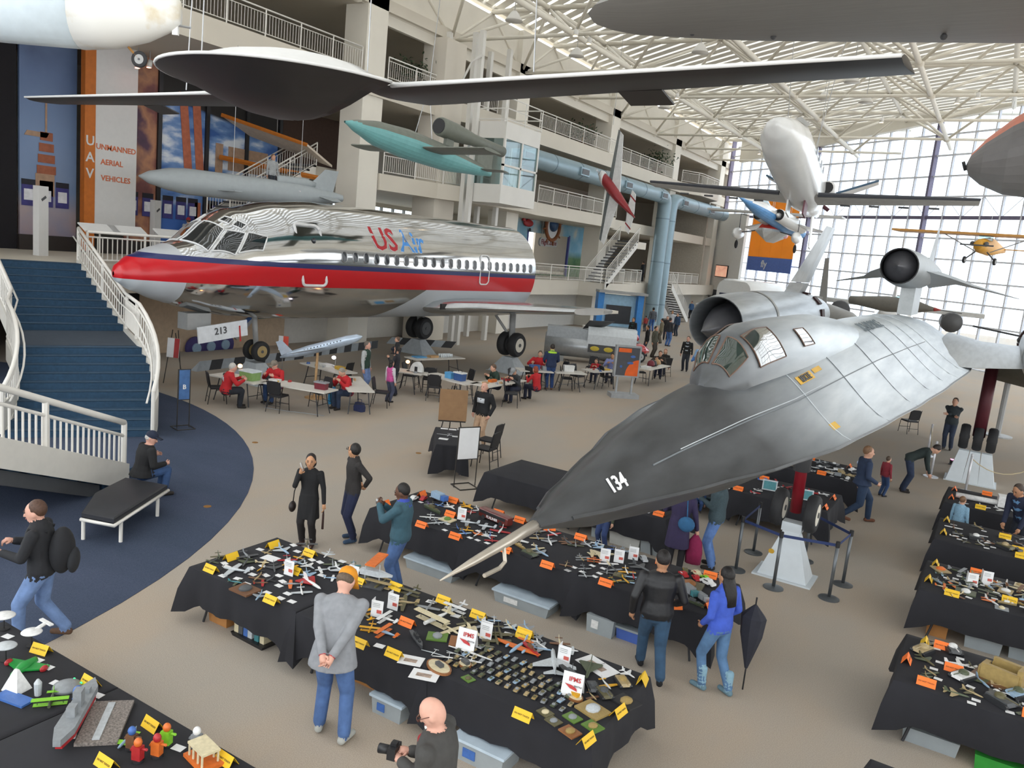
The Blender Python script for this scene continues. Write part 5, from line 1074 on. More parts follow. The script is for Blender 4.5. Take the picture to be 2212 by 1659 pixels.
def flush_people():
    dg = bpy.context.evaluated_depsgraph_get(); dg.update()
    from mathutils.kdtree import KDTree
    for src, root, mats, vc, fm, hm, sk, s in PEOPLE:
        ev = src.evaluated_get(dg); em = bpy.data.meshes.new_from_object(ev); n = len(em.vertices); co = np.empty(n*3); em.vertices.foreach_get('co', co); co = co.reshape(-1, 3)
        kd = KDTree(len(vc))
        for i, v in enumerate(vc): kd.insert(v, i)
        kd.balance(); vm = np.array([fm[kd.find(v)[1]] for v in co]) if n else np.zeros(0, int)
        faces = [tuple(p.vertices) for p in em.polygons]; mi = [int(np.bincount(vm[list(f)]).argmax()) for f in faces]
        mb = MB(); mb.v = [tuple(c) for c in co]; mb.f = faces; mb.m = mi
        hi = mats.index(sk)
        for (w_, d, pn, e, cu_) in hm: hand(mb, hi, w_, d, pn, e, 1.0, cu_)
        mb.v = [tuple(c*s for c in v) for v in mb.v]
        me = bpy.data.meshes.new('body'); me.from_pydata(mb.v, [], mb.f)
        for m_ in mats: me.materials.append(m_)
        me.polygons.foreach_set('material_index', mb.m); me.polygons.foreach_set('use_smooth', [True]*len(me.polygons)); me.update()
        inst('body', me, root); bpy.data.meshes.remove(em); bpy.data.objects.remove(src)
    PEOPLE.clear()
def camera_prop(q, pts, label=None): pass
# ---- near visitors
D = math.degrees
q = person('man in grey jacket and orange cap bending over table, hands clasped behind back', -5.25, 5.9, face=26, h=1.86, skin='pink', hair=('cap', '#5a4a3a', '#d58a1e'), top='#84868a', legs='#4b6796', shoes='#a9aaa4', lean=24, head=(-12, 30), lh=(-.05, -.2, 1.0, (0, -1, 0), .7), rh=(.05, -.21, .98, (0, -1, 0), .7), hint=[(-1, -.6, .2), (1, -.6, .2)], feet=((-.12, .12, 0), (.17, -.02, 0, .35)), coat=.78, bulk=1.12)
for i in (0, 1): q.K(MB().tube([q.hands[i][0]-q.hands[i][1]*.02, q.hands[i][0]+q.hands[i][1]*.01], .036, 10), 'red_cuff', cloth('#b8242c'))
BP = at(962, 1535, 1.66)
q = person('bald man with white goatee, glasses, dark jacket and red shirt holding camera', BP.x, BP.y, face=105, h=1.78, skin='pink', hair=('bald', None), top='#3f3e3c', legs='#32343a', shirt='#8e1d22', lean=6, head=(8, 26), lh=(-.03, .3, 1.12, (0, 0, -1), .9), rh=(.1, .28, 1.14, (0, 0, -1), .9), bulk=1.22, feet=((-.14, .05, 0), (.14, -.05, 0)))
glasses(q, mat('brown_rim', '#5b3328', .4)); q.K(MB().ell(q.hp((0, .085, -.085)), (.03, .022, .032), 10, 6, 0, q.HM), 'goatee', mat('hair_white', '#d9d6d0', .7))
cam_p = q.hands[0][0].lerp(q.hands[1][0], .5)+Vector((0, .1, .02))
def dslr(q, p, d=(0, 1, 0)):
    o = thing('camera_body', None, None); o.parent = q.root; p = p*q.s; o.location = p; bpy.data.objects.remove(o)
    c = MB().box(p, (.13*q.s, .07, .1)).build('camera', BLACK, q.root); d = Vector(d).normalized(); MB().tube([p+d*.03, p+d*.13], [.036, .04], 12).build('lens', BLACK, c, True); MB().box(p+Vector((0, 0, .06)), (.05, .05, .03)).build('viewfinder', BLACK, c)
dslr(q, cam_p, (0, 1, -.1))
q = person('man with large black backpack walking with camera beside bench', -9.18, 5.12, face=132, h=1.83, skin='pink', hair=('short', '#4d3426'), top='#1d1e22', legs='#6a83ad', shoes='#5a4231', lean=4, head=(6, 4), lh=(-.12, .36, 1.12, (0, 0, -1), .9), rh=(.16, .34, 1.16, (0, 0, -1), .9), feet=((-.1, .24, 0), (.12, -.18, 0)), bulk=1.14, lift=(0, .03), collar='#1d1e22')
mb = MB().ell(q.U((.0, -.22, .2)), (.19, .13, .27), 16, 10); bp_ = q.K(mb, 'backpack', cloth('#1a1b1f', 'nylon')); q.K(MB().ell(q.U((.0, -.33, .08)), (.14, .06, .15), 14, 8), 'backpack_pocket', cloth('#222428', 'nylon'))
for e in (-1, 1): q.K(MB().tube([q.U((e*.1, -.12, .46)), q.U((e*.13, .06, .5)), q.U((e*.15, .13, .34)), q.U((e*.15, .02, .12))], .02, 6), 'backpack_strap', cloth('#1a1b1f', 'nylon'))
dslr(q, q.hands[0][0].lerp(q.hands[1][0], .5)+Vector((-.02, .14, .02)), (-.2, 1, -.1))
q = person('woman in black coat and boots holding phone to her face', -9.2, 9.5, face=205, h=1.62, skin='tan', hair=('bob', '#1b1312'), top='#141416', legs='#1a1718', socks='#4a2723', shoes='#3a201c', coat=.55, head=(10, 0), rh=(.13, .17, 1.38, (0, 1, 0), .8), slim=.93, hint=[None, (.45, -.3, -1)], lh=(-.3, .05, .80))
q.K(MB().box(q.hands[1][0]+q.hands[1][1]*.1+Vector((0, .02, .04)), (.012, .07, .15), M=Matrix.Rotation(.4, 3, 'Y')), 'phone', mat('phone_silver', '#b9b5b2', .3)); q.K(MB().tube([q.U((.14, .05, .48)), q.U((.24, .1, .1)), q.U((.27, .06, -.14))], .01, 5), 'bag_strap', BLACK); q.K(MB().ell(q.U((.28, .05, -.2)), (.06, .1, .1), 12, 8), 'handbag', cloth('#241a18', 'leather'))
q.K(MB().tube([q.hands[0][0]+Vector((0, 0, -.05)), q.hands[0][0]+Vector((0, 0, -.2)), q.hands[0][0]+Vector((0, 0, -.46))], [.006, .02, .022], 8), 'folded_umbrella', cloth('#3a2622'))
q = person('young man in dark speckled hoodie and navy trousers looking aside', -8.88, 10.2, face=152, h=1.76, skin='tan', hair=('short', '#17130f'), top='#2a2726', topk='speckle', legs='#1d2440', legk='cloth', shoes='#33475f', head=(-62, -6), lh=(-.12, -.17, 1.0), rh=(.12, -.17, 1.0), hint=[(-1, -.5, 0), (1, -.5, 0)], feet=((-.12, .02, 0), (.12, -.06, 0)), collar='#2a2726')
glasses(q)
q = person('man in teal fleece and jeans holding small camera at table corner', -6.95, 9.1, face=108, h=1.73, skin='brown', hair=('short', '#15110f'), top='#33525e', legs='#46608c', shoes='#2b2b2e', head=(4, 14), lh=(-.07, .34, 1.36, (.4, 0, 0), .8), rh=(.04, .3, 1.33, (-.4, 0, 0), .8), bulk=1.2, hint=[(-.7, -.3, -1), (.7, -.3, -1)], collar='#3548a0', feet=((-.13, .0, 0), (.13, .05, 0)))
q.K(MB().box(q.hands[0][0].lerp(q.hands[1][0], .5)+Vector((0, .06, .05)), (.1, .03, .07)), 'compact_camera', STEEL)
q = person('man in black leather jacket and jeans walking by table', -3.05, 9.4, face=28, h=1.75, skin='mid', hair=('short', '#1a1412'), top='#17171a', topk='leather', legs='#2f4a63', shoes='#141416', head=(10, 14), lean=4, feet=((-.08, .32, 0), (.1, -.24, 0)), lift=(0, .05), bulk=1.18, lh=(-.3, .04, .86), rh=(.26, .2, .95))
q = person('woman with long dark hair in bright blue hoodie and jeans', -2.3, 9.65, face=66, h=1.66, skin='mid', hair=('long', '#120e0d'), top='#3a55b4', legs='#4f6f92', socks='#7fa0b0', shoes='#5f7a86', slim=.92, bulk=1.12, lh=(-.16, .16, .92), rh=(.2, .14, .94), feet=((-.12, .1, 0), (.1, -.16, 0)), collar='#3a55b4', head=(0, 10))
um = thing('umbrella', 'dark folded umbrella held beside woman in blue hoodie', 'umbrella', (-1.98, 9.95, 0)); MB().loft([[(.02*math.cos(a*.8), .02*math.sin(a*.8), .3) for a in range(8)], [(.14*math.cos(a*.785), .12*math.sin(a*.785), .75) for a in range(8)], [(.16*math.cos(a*.785), .14*math.sin(a*.785), 1.0) for a in range(8)], [(.02*math.cos(a*.785), .02*math.sin(a*.785), 1.15) for a in range(8)]]).build('canopy', cloth('#22232c', 'nylon'), um); MB().tube([(0, 0, 0), (0, 0, 1.25)], .01, 6).build('shaft', BLACK, um)
q = person('older man in navy cap and black jacket sitting on the bench', -13.05, 9.1, face=-15, h=1.74, skin='pink', hair=('cap', '#b9b4ae', '#20283c'), top='#171719', legs='#39547e', sit=.47, bulk=1.28, lean=12, head=(-40, 8), lh=(-.24, .3, .72), rh=(.24, .32, .66), feet=((-.1, .42, 0), (.14, .4, 0)), coat=.42)
# couple with child under the nose
q = person('woman with red hair in purple coat at dark table', -4.05, 13.05, face=10, h=1.66, skin='light', hair=('long', '#8a5a3a'), top='#2b2342', legs='#17161a', legk='cloth', shoes='#17161a', coat=.5, slim=.96, bulk=1.05, rh=(.32, .06, .82), lh=(-.2, .3, 1.1))
q.K(MB().ell(q.U((.14, -.16, .06)), (.15, .07, .14), 12, 8), 'shoulder_bag', cloth('#27577e')); q.K(MB().tube([q.U((.1, -.08, .48)), q.U((.14, -.16, .18))], .012, 5), 'bag_strap', cloth('#27577e')); q.K(MB().loft([[Vector(q.hands[1][0])+Vector((w_*math.cos(a*.785), w_*.5*math.sin(a*.785), -d_)) for a in range(8)] for d_, w_ in ((.06, .03), (.2, .12), (.4, .15), (.62, .14))]), 'carried_coat', cloth('#7d1643'))
q = person('man in plaid shirt and jeans holding baby', -3.62, 13.75, face=100, h=1.78, skin='light', hair=('cap', '#6b4a38', '#25335e'), top='#3a4a50', topk='speckle', legs='#5a7ab0', head=(20, -4), lh=(-.02, .3, 1.2), rh=(.16, .32, 1.14), bulk=1.16, feet=((-.12, 0, 0), (.13, .02, 0)))
person('baby in dark blue carried by man in plaid shirt', -3.98, 13.72, face=200, h=.78, skin='pink', hair=('short', '#b98a5a'), top='#27406a', legs='#27406a', z0=.98, child=True, sit=.42, feet=((-.1, .25, .25), (.1, .25, .25)), cat='baby', near=False)
person('boy in dark green jacket under the black nose cone', -5.42, 13.05, face=170, h=1.2, skin='light', hair=('short', '#6b4a35'), top='#3b4030', legs='#2c3d66', rh=(.16, .2, .95), near=False)
q = person('smiling man in navy boiler suit and brown boots walking past tables', -1.95, 19.0, face=-62, h=1.8, skin='light', hair=('short', '#7a5a40'), top='#23314a', legs='#23354e', legk='cloth', shoes='#6b4430', feet=((-.08, .3, 0), (.1, -.3, 0)), lift=(0, .06), rh=(.22, .2, .95), bulk=1.12, head=(-4, 2), coat=.85)
q.K(MB().lathe([(.055, 0), (.055, .01)], 14, M=Matrix.Translation(q.sh[0]+Vector((-.06, -.02, -.1)))@Matrix.Rotation(-PI/2, 4, 'Y')), 'round_patch', mat('patch_pale', '#b9c8dc', .6))
q = person('person in dark clothes bending with bag behind tables', -1.35, 22.9, face=-80, h=1.72, skin='light', hair=('short', '#2a211c'), top='#26302f', legs='#26324a', lean=58, lh=(-.2, .5, .6), rh=(.2, .5, .6), near=False)
person('small child in red patterned top beside bending person', -1.75, 21.9, face=-40, h=1.05, skin='light', hair=('short', '#4a3a2c'), top='#7d2530', topk='speckle', legs='#31486e', near=False)
person('man with folded arms in dark jacket behind rope posts', -.75, 30.4, face=170, h=1.8, skin='light', hair=('short', '#4a3b30'), top='#2d3438', legs='#2a3346', lh=(.1, .2, 1.18), rh=(-.1, .22, 1.15), near=False, bulk=1.1)
person('man in navy blazer with green badge leaning over far right table', 1.1, 18.7, face=140, h=1.76, skin='mid', hair=('short', '#3b2e26'), top='#1b2238', legs='#20242e', lean=26, lh=(-.25, .42, .78), rh=(.1, .4, .8), shirt='#5d86ad', bulk=1.15)
person('child in pale blue top between the dark tables', .0, 18.65, face=-30, h=1.16, skin='light', hair=('short', '#6f5138'), top='#7c9fb5', topk='speckle', legs='#2b3566', near=False)
q = person('bald bearded man in black sweatshirt and khaki trousers behind small table', -11.05, 17.55, face=178, h=1.76, skin='pink', hair=('bald', '#b08a70'), top='#17181a', legs='#b5977c', legk='cloth', shoes='#3a3028', lh=(-.25, .05, .9), rh=(.25, .05, .9), bulk=1.15)
o_ = q.K(MB().box(q.U((0, .14, .32)), (.22, .012, .12)), 'shirt_print', mat('print_pale', '#c9c9c9', .7)); q.K(MB().ell(q.hp((0, .07, -.085)), (.05, .03, .035), 10, 6, 0, q.HM), 'beard', mat('hair_b08a70', '#b08a70', .7))
# ---- people at the work tables
RS = '#b01e24'
seat = dict(sit=.5, near=False)
q = person('grey haired man in red shirt seated with back turned at first work table', -18.15, 15.2, face=-30, h=1.76, skin='pink', hair=('short', '#b9b5ae'), top=RS, legs='#20242c', lean=14, lh=(-.2, .45, .82), rh=(.2, .45, .82), bulk=1.2, **seat)
q.K(MB().box(q.U((0, -.145, .3)), (.2, .012, .12)), 'shirt_print', mat('print_pale', '#c9c9c9', .7))
person('man in red shirt with headset magnifier facing first work table', -18.0, 17.0, face=190, h=1.76, skin='pink', hair=('cap', '#8d8176', '#7d7468'), top=RS, legs='#38507a', lean=16, lh=(-.2, .45, .84), rh=(.15, .45, .84), bulk=1.15, **seat)
person('man in red shirt bent over maroon tool box at second work table', -16.2, 18.1, face=170, h=1.76, skin='light', hair=('short', '#8a8378'), top=RS, legs='#2b3850', lean=22, head=(0, 20), lh=(-.15, .42, .85), rh=(.15, .42, .85), bulk=1.15, **seat)
person('man in dark green pullover standing at end of white folding table', -17.5, 20.3, face=-70, h=1.76, skin='pink', hair=('short', '#6b625a'), top='#2c4238', sleeves='#b9bcbc', legs='#6f86b3', near=False, bulk=1.15)
person('woman in dark top carrying boy on shoulders', -16.7, 20.9, face=120, h=1.68, skin='light', hair=('short', '#2b2320'), top='#26262b', legs='#24283a', lh=(-.12, .25, 1.3), rh=(.2, .1, 1.5), near=False)
person('boy in black jacket riding on shoulders', -16.75, 20.95, face=120, h=1.1, skin='light', hair=('short', '#5a4434'), top='#1c1d21', legs='#1f2430', z0=1.38, sit=.12, feet=((-.12, .18, -.25), (.12, .18, -.25)), cat='child', near=False, child=True)
person('girl in pink vest with long dark hair', -16.1, 19.9, face=-10, h=1.38, skin='light', hair=('long', '#17110f'), top='#c2508f', sleeves='#c9c4c8', legs='#454a60', near=False, cat='girl')
person('man in dark green shirt seated at third work table', -14.3, 23.5, face=150, h=1.74, skin='light', hair=('short', '#5b4636'), top='#24382e', legs='#24283a', lean=18, lh=(-.15, .42, .84), rh=(.15, .42, .84), **seat)
person('person in dark top with magnifier visor at third work table', -13.75, 23.9, face=170, h=1.7, skin='light', hair=('cap', '#6b4e38', '#8a8d8f'), top='#2e3033', legs='#24283a', lean=22, head=(0, 24), lh=(-.15, .42, .84), rh=(.15, .42, .84), **seat)
person('red haired person in red top seated between the work tables', -13.35, 24.6, face=80, h=1.68, skin='light', hair=('bob', '#8a3b22'), top=RS, legs='#24283a', lean=12, lh=(-.15, .4, .84), rh=(.15, .4, .84), **seat)
person('broad man in red shirt seated facing out behind long work table', -15.2, 28.0, face=205, h=1.8, skin='light', hair=('short', '#55463a'), top=RS, legs='#24283a', lean=6, lh=(-.28, .34, .84), rh=(.28, .34, .84), bulk=1.3, **seat)
q = person('man in navy jacket with lime green shoulders standing at work table', -14.25, 27.2, face=40, h=1.78, skin='light', hair=('short', '#2b241f'), top='#1f2c4a', legs='#27406e', near=False, bulk=1.15, lean=6, lh=(-.2, .3, 1.0), rh=(.2, .3, 1.0), collar='#a3cc3a', shoes='#6a4a38')
q.K(MB().loft([[q.U((.215*math.cos(2*PI*j/16), .135*math.sin(2*PI*j/16), a))for j in range(16)] for a in (.33, .42)]+[[q.U((.19*math.cos(2*PI*j/16), .12*math.sin(2*PI*j/16), .49)) for j in range(16)], [q.U((.1*math.cos(2*PI*j/16), .09*math.sin(2*PI*j/16), .53)) for j in range(16)]]), 'lime_yoke', cloth('#a3cc3a'))
person('child in red top seated beside man in lavender shirt', -14.0, 30.8, face=190, h=1.4, skin='light', hair=('short', '#4d3a2c'), top='#a8232a', legs='#24283a', lean=14, lh=(-.12, .36, .84), rh=(.12, .36, .84), **seat)
person('man in lavender shirt seated at work table', -13.6, 31.5, face=195, h=1.76, skin='tan', hair=('short', '#1b1614'), top='#8a93c4', legs='#24283a', lean=14, lh=(-.15, .42, .84), rh=(.15, .42, .84), bulk=1.15, **seat)
person('man in dark shirt holding orange model at far work table', -12.9, 35.2, face=200, h=1.74, skin='light', hair=('short', '#5a4232'), top='#38302a', legs='#24283a', lean=14, lh=(-.15, .42, .84), rh=(.2, .42, .9), **seat)
person('woman with auburn hair beside man in dark shirt', -13.1, 36.4, face=190, h=1.66, skin='light', hair=('bob', '#8d5a40'), top='#2a2726', legs='#24283a', **seat)
person('man in blue shirt and dark cap seated at far work table', -12.0, 38.0, face=200, h=1.74, skin='mid', hair=('cap', '#2a221e', '#23262c'), top='#4f7fc0', legs='#24283a', lean=12, lh=(-.15, .42, .84), rh=(.15, .42, .84), **seat)
person('man in pale blue shirt and jeans standing at far work table', -11.3, 36.2, face=30, h=1.78, skin='light', hair=('short', '#7d766e'), top='#8fb0d4', legs='#2b446e', near=False, bulk=1.15, lean=6, lh=(-.2, .3, 1.0), rh=(.2, .3, 1.0))
person('person in rust brown top leaning beside man in pale blue shirt', -10.9, 37.0, face=40, h=1.75, skin='light', hair=('short', '#4a3a30'), top='#a0563a', legs='#4a5a72', near=False, lean=35, lh=(-.2, .5, .8), rh=(.2, .5, .8))
# ---- standing crowd in the distance
crowd = [('man in black jacket over teal shirt near blue kiosk', 1362, 748, 1.78, '#1c1d20', '#2a2c34', 170, '#2e5f58'), ('man in black sweater talking near work tables', 1393, 770, 1.76, '#17181b', '#2f3646', 120, None), ('man in olive grey jacket facing man in black sweater', 1409, 772, 1.76, '#4a4a3e', '#3f3a34', -100, None), ('man in dark jacket and jeans with back turned in crowd', 1441, 748, 1.84, '#37373a', '#4a6ea6', -20, None), ('man in grey pullover and jeans far in crowd', 1406, 716, 1.84, '#54585e', '#3e62a0', 40, None), ('person in khaki jacket in crowd', 1425, 742, 1.66, '#6e6650', '#5a5446', 90, None), ('woman in dark coat in crowd', 1436, 735, 1.68, '#2a2626', '#22222a', 200, None), ('woman with dark hair in blue top in crowd', 1459, 726, 1.7, '#39506e', '#2f3646', 160, None), ('man in white shirt behind crowd', 1447, 722, 1.8, '#c9cbd0', '#3a3f4a', 180, None), ('child in red top kneeling near stair foot', 1392, 716, 1.2, '#9a3a36', '#3a3a44', 60, None), ('man with bald head in black printed shirt beside silver engine', 1478, 802, 1.78, '#1a1b1d', '#2b2f38', 185, '#b9c0c8')]
for lab, u_, v_, hh, tp, lg, fc, shr in crowd:
    p = at(u_, v_, 0); person(lab, p.x, p.y, face=fc, h=hh, skin=random.choice(['light', 'tan', 'pink']), hair=('short', random.choice(['#2b211c', '#4a392e', '#1a1614'])), top=tp, legs=lg, near=False, shirt=shr)
for lab, u_, v_, zz_, hh, tp, lg in (('man in black suit viewing murals on landing', 300, 549, 3.4, 1.76, '#15161a', '#1c1d22'), ('visitor in red cap and grey shirt on landing', 405, 556, 3.4, 1.74, '#9aa0a4', '#3a4150'), ('photographer in black behind far balustrade', 1377, 603, 3.4, 1.75, '#17181c', '#20222a')):
    p = at(u_, v_, zz_) if u_ < 1000 else atx(u_, v_, -27.2); person(lab, p.x if u_ < 1000 else -26.8, p.y, face=70, h=hh, hair=('cap', '#4a3a30', '#9e2a30') if 'cap' in lab else ('short', '#3a2d25'), top=tp, legs=lg, z0=3.4, near=False, rh=(.1, .2, 1.4) if 'photo' in lab else None)
person('man in grey shirt with backpack on upper stair', -27.0, 24.6, face=-100, h=1.74, hair=('short', '#6b5444'), top='#a5a7a8', legs='#30343c', z0=6.35, near=False)
for lab, u_, v_, tp in (('person in blue denim by ticket desk', 1493, 668, '#4a6f9c'), ('person in black shirt with logo by far wall', 1522, 672, '#1a1b1f'), ('person in black in far doorway', 1549, 676, '#1d1e22')):
    p = atx(u_, v_, -24.0) if False else at(u_, 690, 0); d = Vector((u_-1106, 0, 0)); p = aty(u_, v_, 78); person(lab, p.x, 78, face=170, h=1.75, hair=('short', '#3a2d25'), top=tp, legs='#2a2d36', z0=max(0, p.z-.9)*0, near=False)
flush_people()
# ================================================================== TABLES AND MODELS
CLOTH = mat('black_tablecloth', '#1d1d22', .9, var=.15, scale=3, bump=.15); LEGM = mat('table_leg_grey', '#3c3d40', .45, .4); TOPW = mat('table_top_white', '#cbc7be', .5, var=.03)
def arch_leg(name, x, y0, y1, parent, h=.72, out=.12):
    return MB().tube([(x-out*.2, y0, h), (x, y0+.02, .35), (x+out, y0+.05, .02)], .016, 6).build(name, LEGM, parent)
def folding_table(label, x, y, lx, ly, rz=0, top=TOPW, group=None, cat='table'):
    t = thing('folding_table', label, cat, (x, y, 0), rz, group); MB().bx((-lx/2, -ly/2, .70), (lx/2, ly/2, .735)).build('table_top', top, t)
    for sx in (-1, 1):
        for sy in (-1, 1): MB().tube([(sx*(lx/2-.35), sy*(ly/2-.12), .70), (sx*(lx/2-.28), sy*(ly/2-.1), .36), (sx*(lx/2-.2), sy*(ly/2-.06), .01)], .017, 6).build('leg', LEGM, t)
        MB().tube([(sx*(lx/2-.28), -(ly/2-.1), .3), (sx*(lx/2-.28), (ly/2-.1), .3)], .012, 5).build('brace', LEGM, t)
    return t
def tablecloth(label, x, y, lx, ly, drop=.46, corner=.16, seed=0, group=None):
    rnd = random.Random(seed); o = None; per = []; n = 22
    def edge(a, b_, k):
        for i in range(k): t = i/k; per.append((a[0]+(b_[0]-a[0])*t, a[1]+(b_[1]-a[1])*t))
    X, Y = lx/2+.012, ly/2+.012
    edge((-X, -Y), (X, -Y), n); edge((X, -Y), (X, Y), 12); edge((X, Y), (-X, Y), n); edge((-X, Y), (-X, -Y), 12)
    r0_, r1_, r2_, r3_ = [], [], [], []
    for i, (px_, py_) in enumerate(per):
        dc = min(math.hypot(px_-sx*X, py_-sy*Y) for sx in (-1, 1) for sy in (-1, 1)); c = max(0, 1-dc/.24)
        nx = (1 if px_ >= X-1e-6 else -1 if px_ <= -X+1e-6 else 0); ny = (1 if py_ >= Y-1e-6 else -1 if py_ <= -Y+1e-6 else 0)
        if nx and ny: nx, ny = nx*.9, ny*.9
        w_ = .018*math.sin(i*1.7+seed)+.012*math.sin(i*.9+seed*2)
        r0_.append((px_-nx*.02, py_-ny*.02, .748)); r1_.append((px_, py_, .735))
        r2_.append((px_+nx*(.03+w_*.6+.06*c), py_+ny*(.03+w_*.6+.06*c), .735-drop*.5-corner*.4*c)); r3_.append((px_+nx*(.04+w_+.1*c), py_+ny*(.04+w_+.1*c), .735-drop-corner*c+.012*math.sin(i*.7)))
    mb = MB().loft([r0_, r1_, r2_, r3_], caps=False); k = len(mb.v); m_ = len(per); mb.f.append(tuple(range(m_))); mb.m.append(0)
    return tag(mb.build('tablecloth', CLOTH, loc=(x, y, 0), smooth=True, angle=.8), label, 'tablecloth', group)
def row(x0, x1, y0, y1, n, tl, cl, seed):
    w_ = (x1-x0)/n
    for i in range(n):
        cx = x0+w_*(i+.5); folding_table(tl[i], cx, (y0+y1)/2, w_-.03, y1-y0-.03); tablecloth(cl[i], cx, (y0+y1)/2, w_-.035, y1-y0, seed=seed+i)
def lab(txts): return ['folding table hidden under '+t for t in txts], [t[0].upper()*0+t for t in txts]
row(-8.45, -2.6, 6.62, 8.1, 3, *lab(['black tablecloth covered with small aircraft and white cards', 'black tablecloth with yellow biplane models', 'black tablecloth with rows of tiny tanks']), 1)
row(-8.4, -2.55, 10.1, 11.5, 3, *lab(['black tablecloth with blue truck and green ship models', 'black tablecloth under the silver nose probe', 'black tablecloth beside man in leather jacket']), 5)
row(-8.3, -4.42, 13.45, 14.9, 2, *lab(['black tablecloth mostly hidden under black aircraft nose', 'black tablecloth by couple with baby']), 9)
row(-6.1, -2.2, 16.45, 18.1, 2, *lab(['black tablecloth behind the plaid shirted man', 'black tablecloth with framed picture behind nose wheels']), 12)
row(-6.0, -2.1, 19.5, 21.2, 2, *lab(['black tablecloth far under the chine', 'black tablecloth beside walking man in boiler suit']), 15)
row(-8.6, -4.55, 2.9, 4.38, 2, *lab(['black tablecloth with fantasy spacecraft models', 'black tablecloth with grey warship model']), 18)
for j, (a, c, t) in enumerate(((19.5, 21.2, 'black tablecloth with white rocket model near rope posts'), (16.4, 18.1, 'black tablecloth with yellow end cards'), (13.4, 15.0, 'black tablecloth with densely packed tan models'), (10.0, 11.5, 'black tablecloth with stone ruin model'), (6.6, 8.1, 'black tablecloth at the lower corner with few models'))):
    row(-.34, 2.6, a, c, 1, *lab([t]), 22+j)
# ---- cards
YC = mat('card_yellow', '#e0b41c', .6, var=.03); OC = mat('card_orange', '#ee7220', .6, var=.03); WC = mat('card_white', '#dedede', .6, var=.03); INK = mat('card_ink', '#4a3a18', .7)
def tent_mesh(m_, w_=.2, h_=.09, d=.055):
    t = .002; mb = MB().add([(-w_/2, -d, 0), (w_/2, -d, 0), (w_/2, 0, h_), (-w_/2, 0, h_), (w_/2, d, 0), (-w_/2, d, 0), (-w_/2, -d+t*2, 0), (w_/2, -d+t*2, 0), (w_/2, 0, h_-t*2), (-w_/2, 0, h_-t*2), (w_/2, d-t*2, 0), (-w_/2, d-t*2, 0)],
        [(0,1,2,3),(3,2,4,5),(6,9,8,7),(9,11,10,8),(0,6,7,1),(5,4,10,11),(0,3,9,6),(3,5,11,9),(1,7,8,2),(2,8,10,4)]); o = mb.build('tent_card', m_); me = o.data; bpy.data.objects.remove(o); return me
TY, TO = tent_mesh(YC), tent_mesh(OC); tx = text_mesh('DO NOT TOUCH', .021, True, .0006).copy(); tx.materials.append(INK)
def tent(x, y, rz, yellow, where):
    PLACED.setdefault(where, []).append((x, y, .09))
    o = inst('tent_card', TY if yellow else TO, None, (x, y, .75), rz); tag(o, '%s folded do not touch card on %s' % ('yellow' if yellow else 'orange', where), 'sign', 'do not touch cards on '+where)
    c = inst('lettering', tx, o); c.matrix_local = frame((0, -.03, .045), (1, 0, 0), (0, .52, .85))
    return o
cm = MB().bx((-.045, -.032, 0), (.045, .032, .002)).build('name_card', WC); CARDME = cm.data; bpy.data.objects.remove(cm)
def card(x, y, rz, where, s=1):
    x, y = settle(x, y, .045*s, where); o = inst('name_card', CARDME, None, (x, y, .75), rz); o.scale = (s, s, 1); return tag(o, 'small white name card lying on '+where, 'card', 'white name cards on '+where)
def sheet(x, y, rz, where, w_=.15, h_=.2):
    o = thing('display_sheet', 'white printed sheet standing folded on '+where, 'sign', (x, y, .75), rz, 'standing printed sheets on '+where)
    MB().add([(-w_/2, 0, 0), (w_/2, 0, 0), (w_/2, .02, h_), (-w_/2, .02, h_), (-w_/2, .004, 0), (w_/2, .004, 0), (w_/2, .024, h_), (-w_/2, .024, h_)], [(0,1,2,3),(7,6,5,4),(0,4,5,1),(1,5,6,2),(2,6,7,3),(3,7,4,0)]).build('front_leaf', WC, o); MB().box((-w_/2+.004, .06, h_/2), (.004, .11, h_)).build('side_leaf', WC, o)
    MB().box((w_*.2, .004, h_*.35), (w_*.4, .006, h_*.2)).build('red_block', mat('print_red', '#c05a50', .6), o)
    for k in range(3): MB().box((-.01, .013, h_*(.62+.1*k)), (w_*.6, .006, h_*.025)).build('print_line', GREY, o)
# ---- scale models (each part its own mesh, shared between alike models)
PART = {}
def pmesh(key, fn, m_):
    k = (key, m_.name)
    if k not in PART: o = fn().build(key[1], m_, None, True, angle=.7); PART[k] = o.data; bpy.data.objects.remove(o)
    return PART[k]
def f_fus(w_=.055, nose=.02): return lambda: MB().loft(fus([(-.5, nose, nose, -nose, 0), (-.4, w_*.8, w_*.8, -w_*.8, 0), (-.1, w_, w_*1.15, -w_, 0), (.2, w_*.7, w_*.7, -w_*.7, .01), (.5, .012, .015, -.01, .02)], 8, sub=1))
def f_plate(pts, t=.012, z=0): return lambda: MB().prism(pts, z-t, z+t)
def f_vfin(y0=.32, y1=.5, h_=.17, sw=.06): return lambda: MB().add([(-.008, y0, .02), (-.008, y1, .02), (-.008, y1+sw*.6, h_), (-.008, y0+sw+.05, h_), (.008, y0, .02), (.008, y1, .02), (.008, y1+sw*.6, h_), (.008, y0+sw+.05, h_)], [(0,1,2,3),(7,6,5,4),(0,4,5,1),(1,5,6,2),(2,6,7,3),(3,7,4,0)])
sym = lambda p: p+[(-x, y) for x, y in reversed(p)]
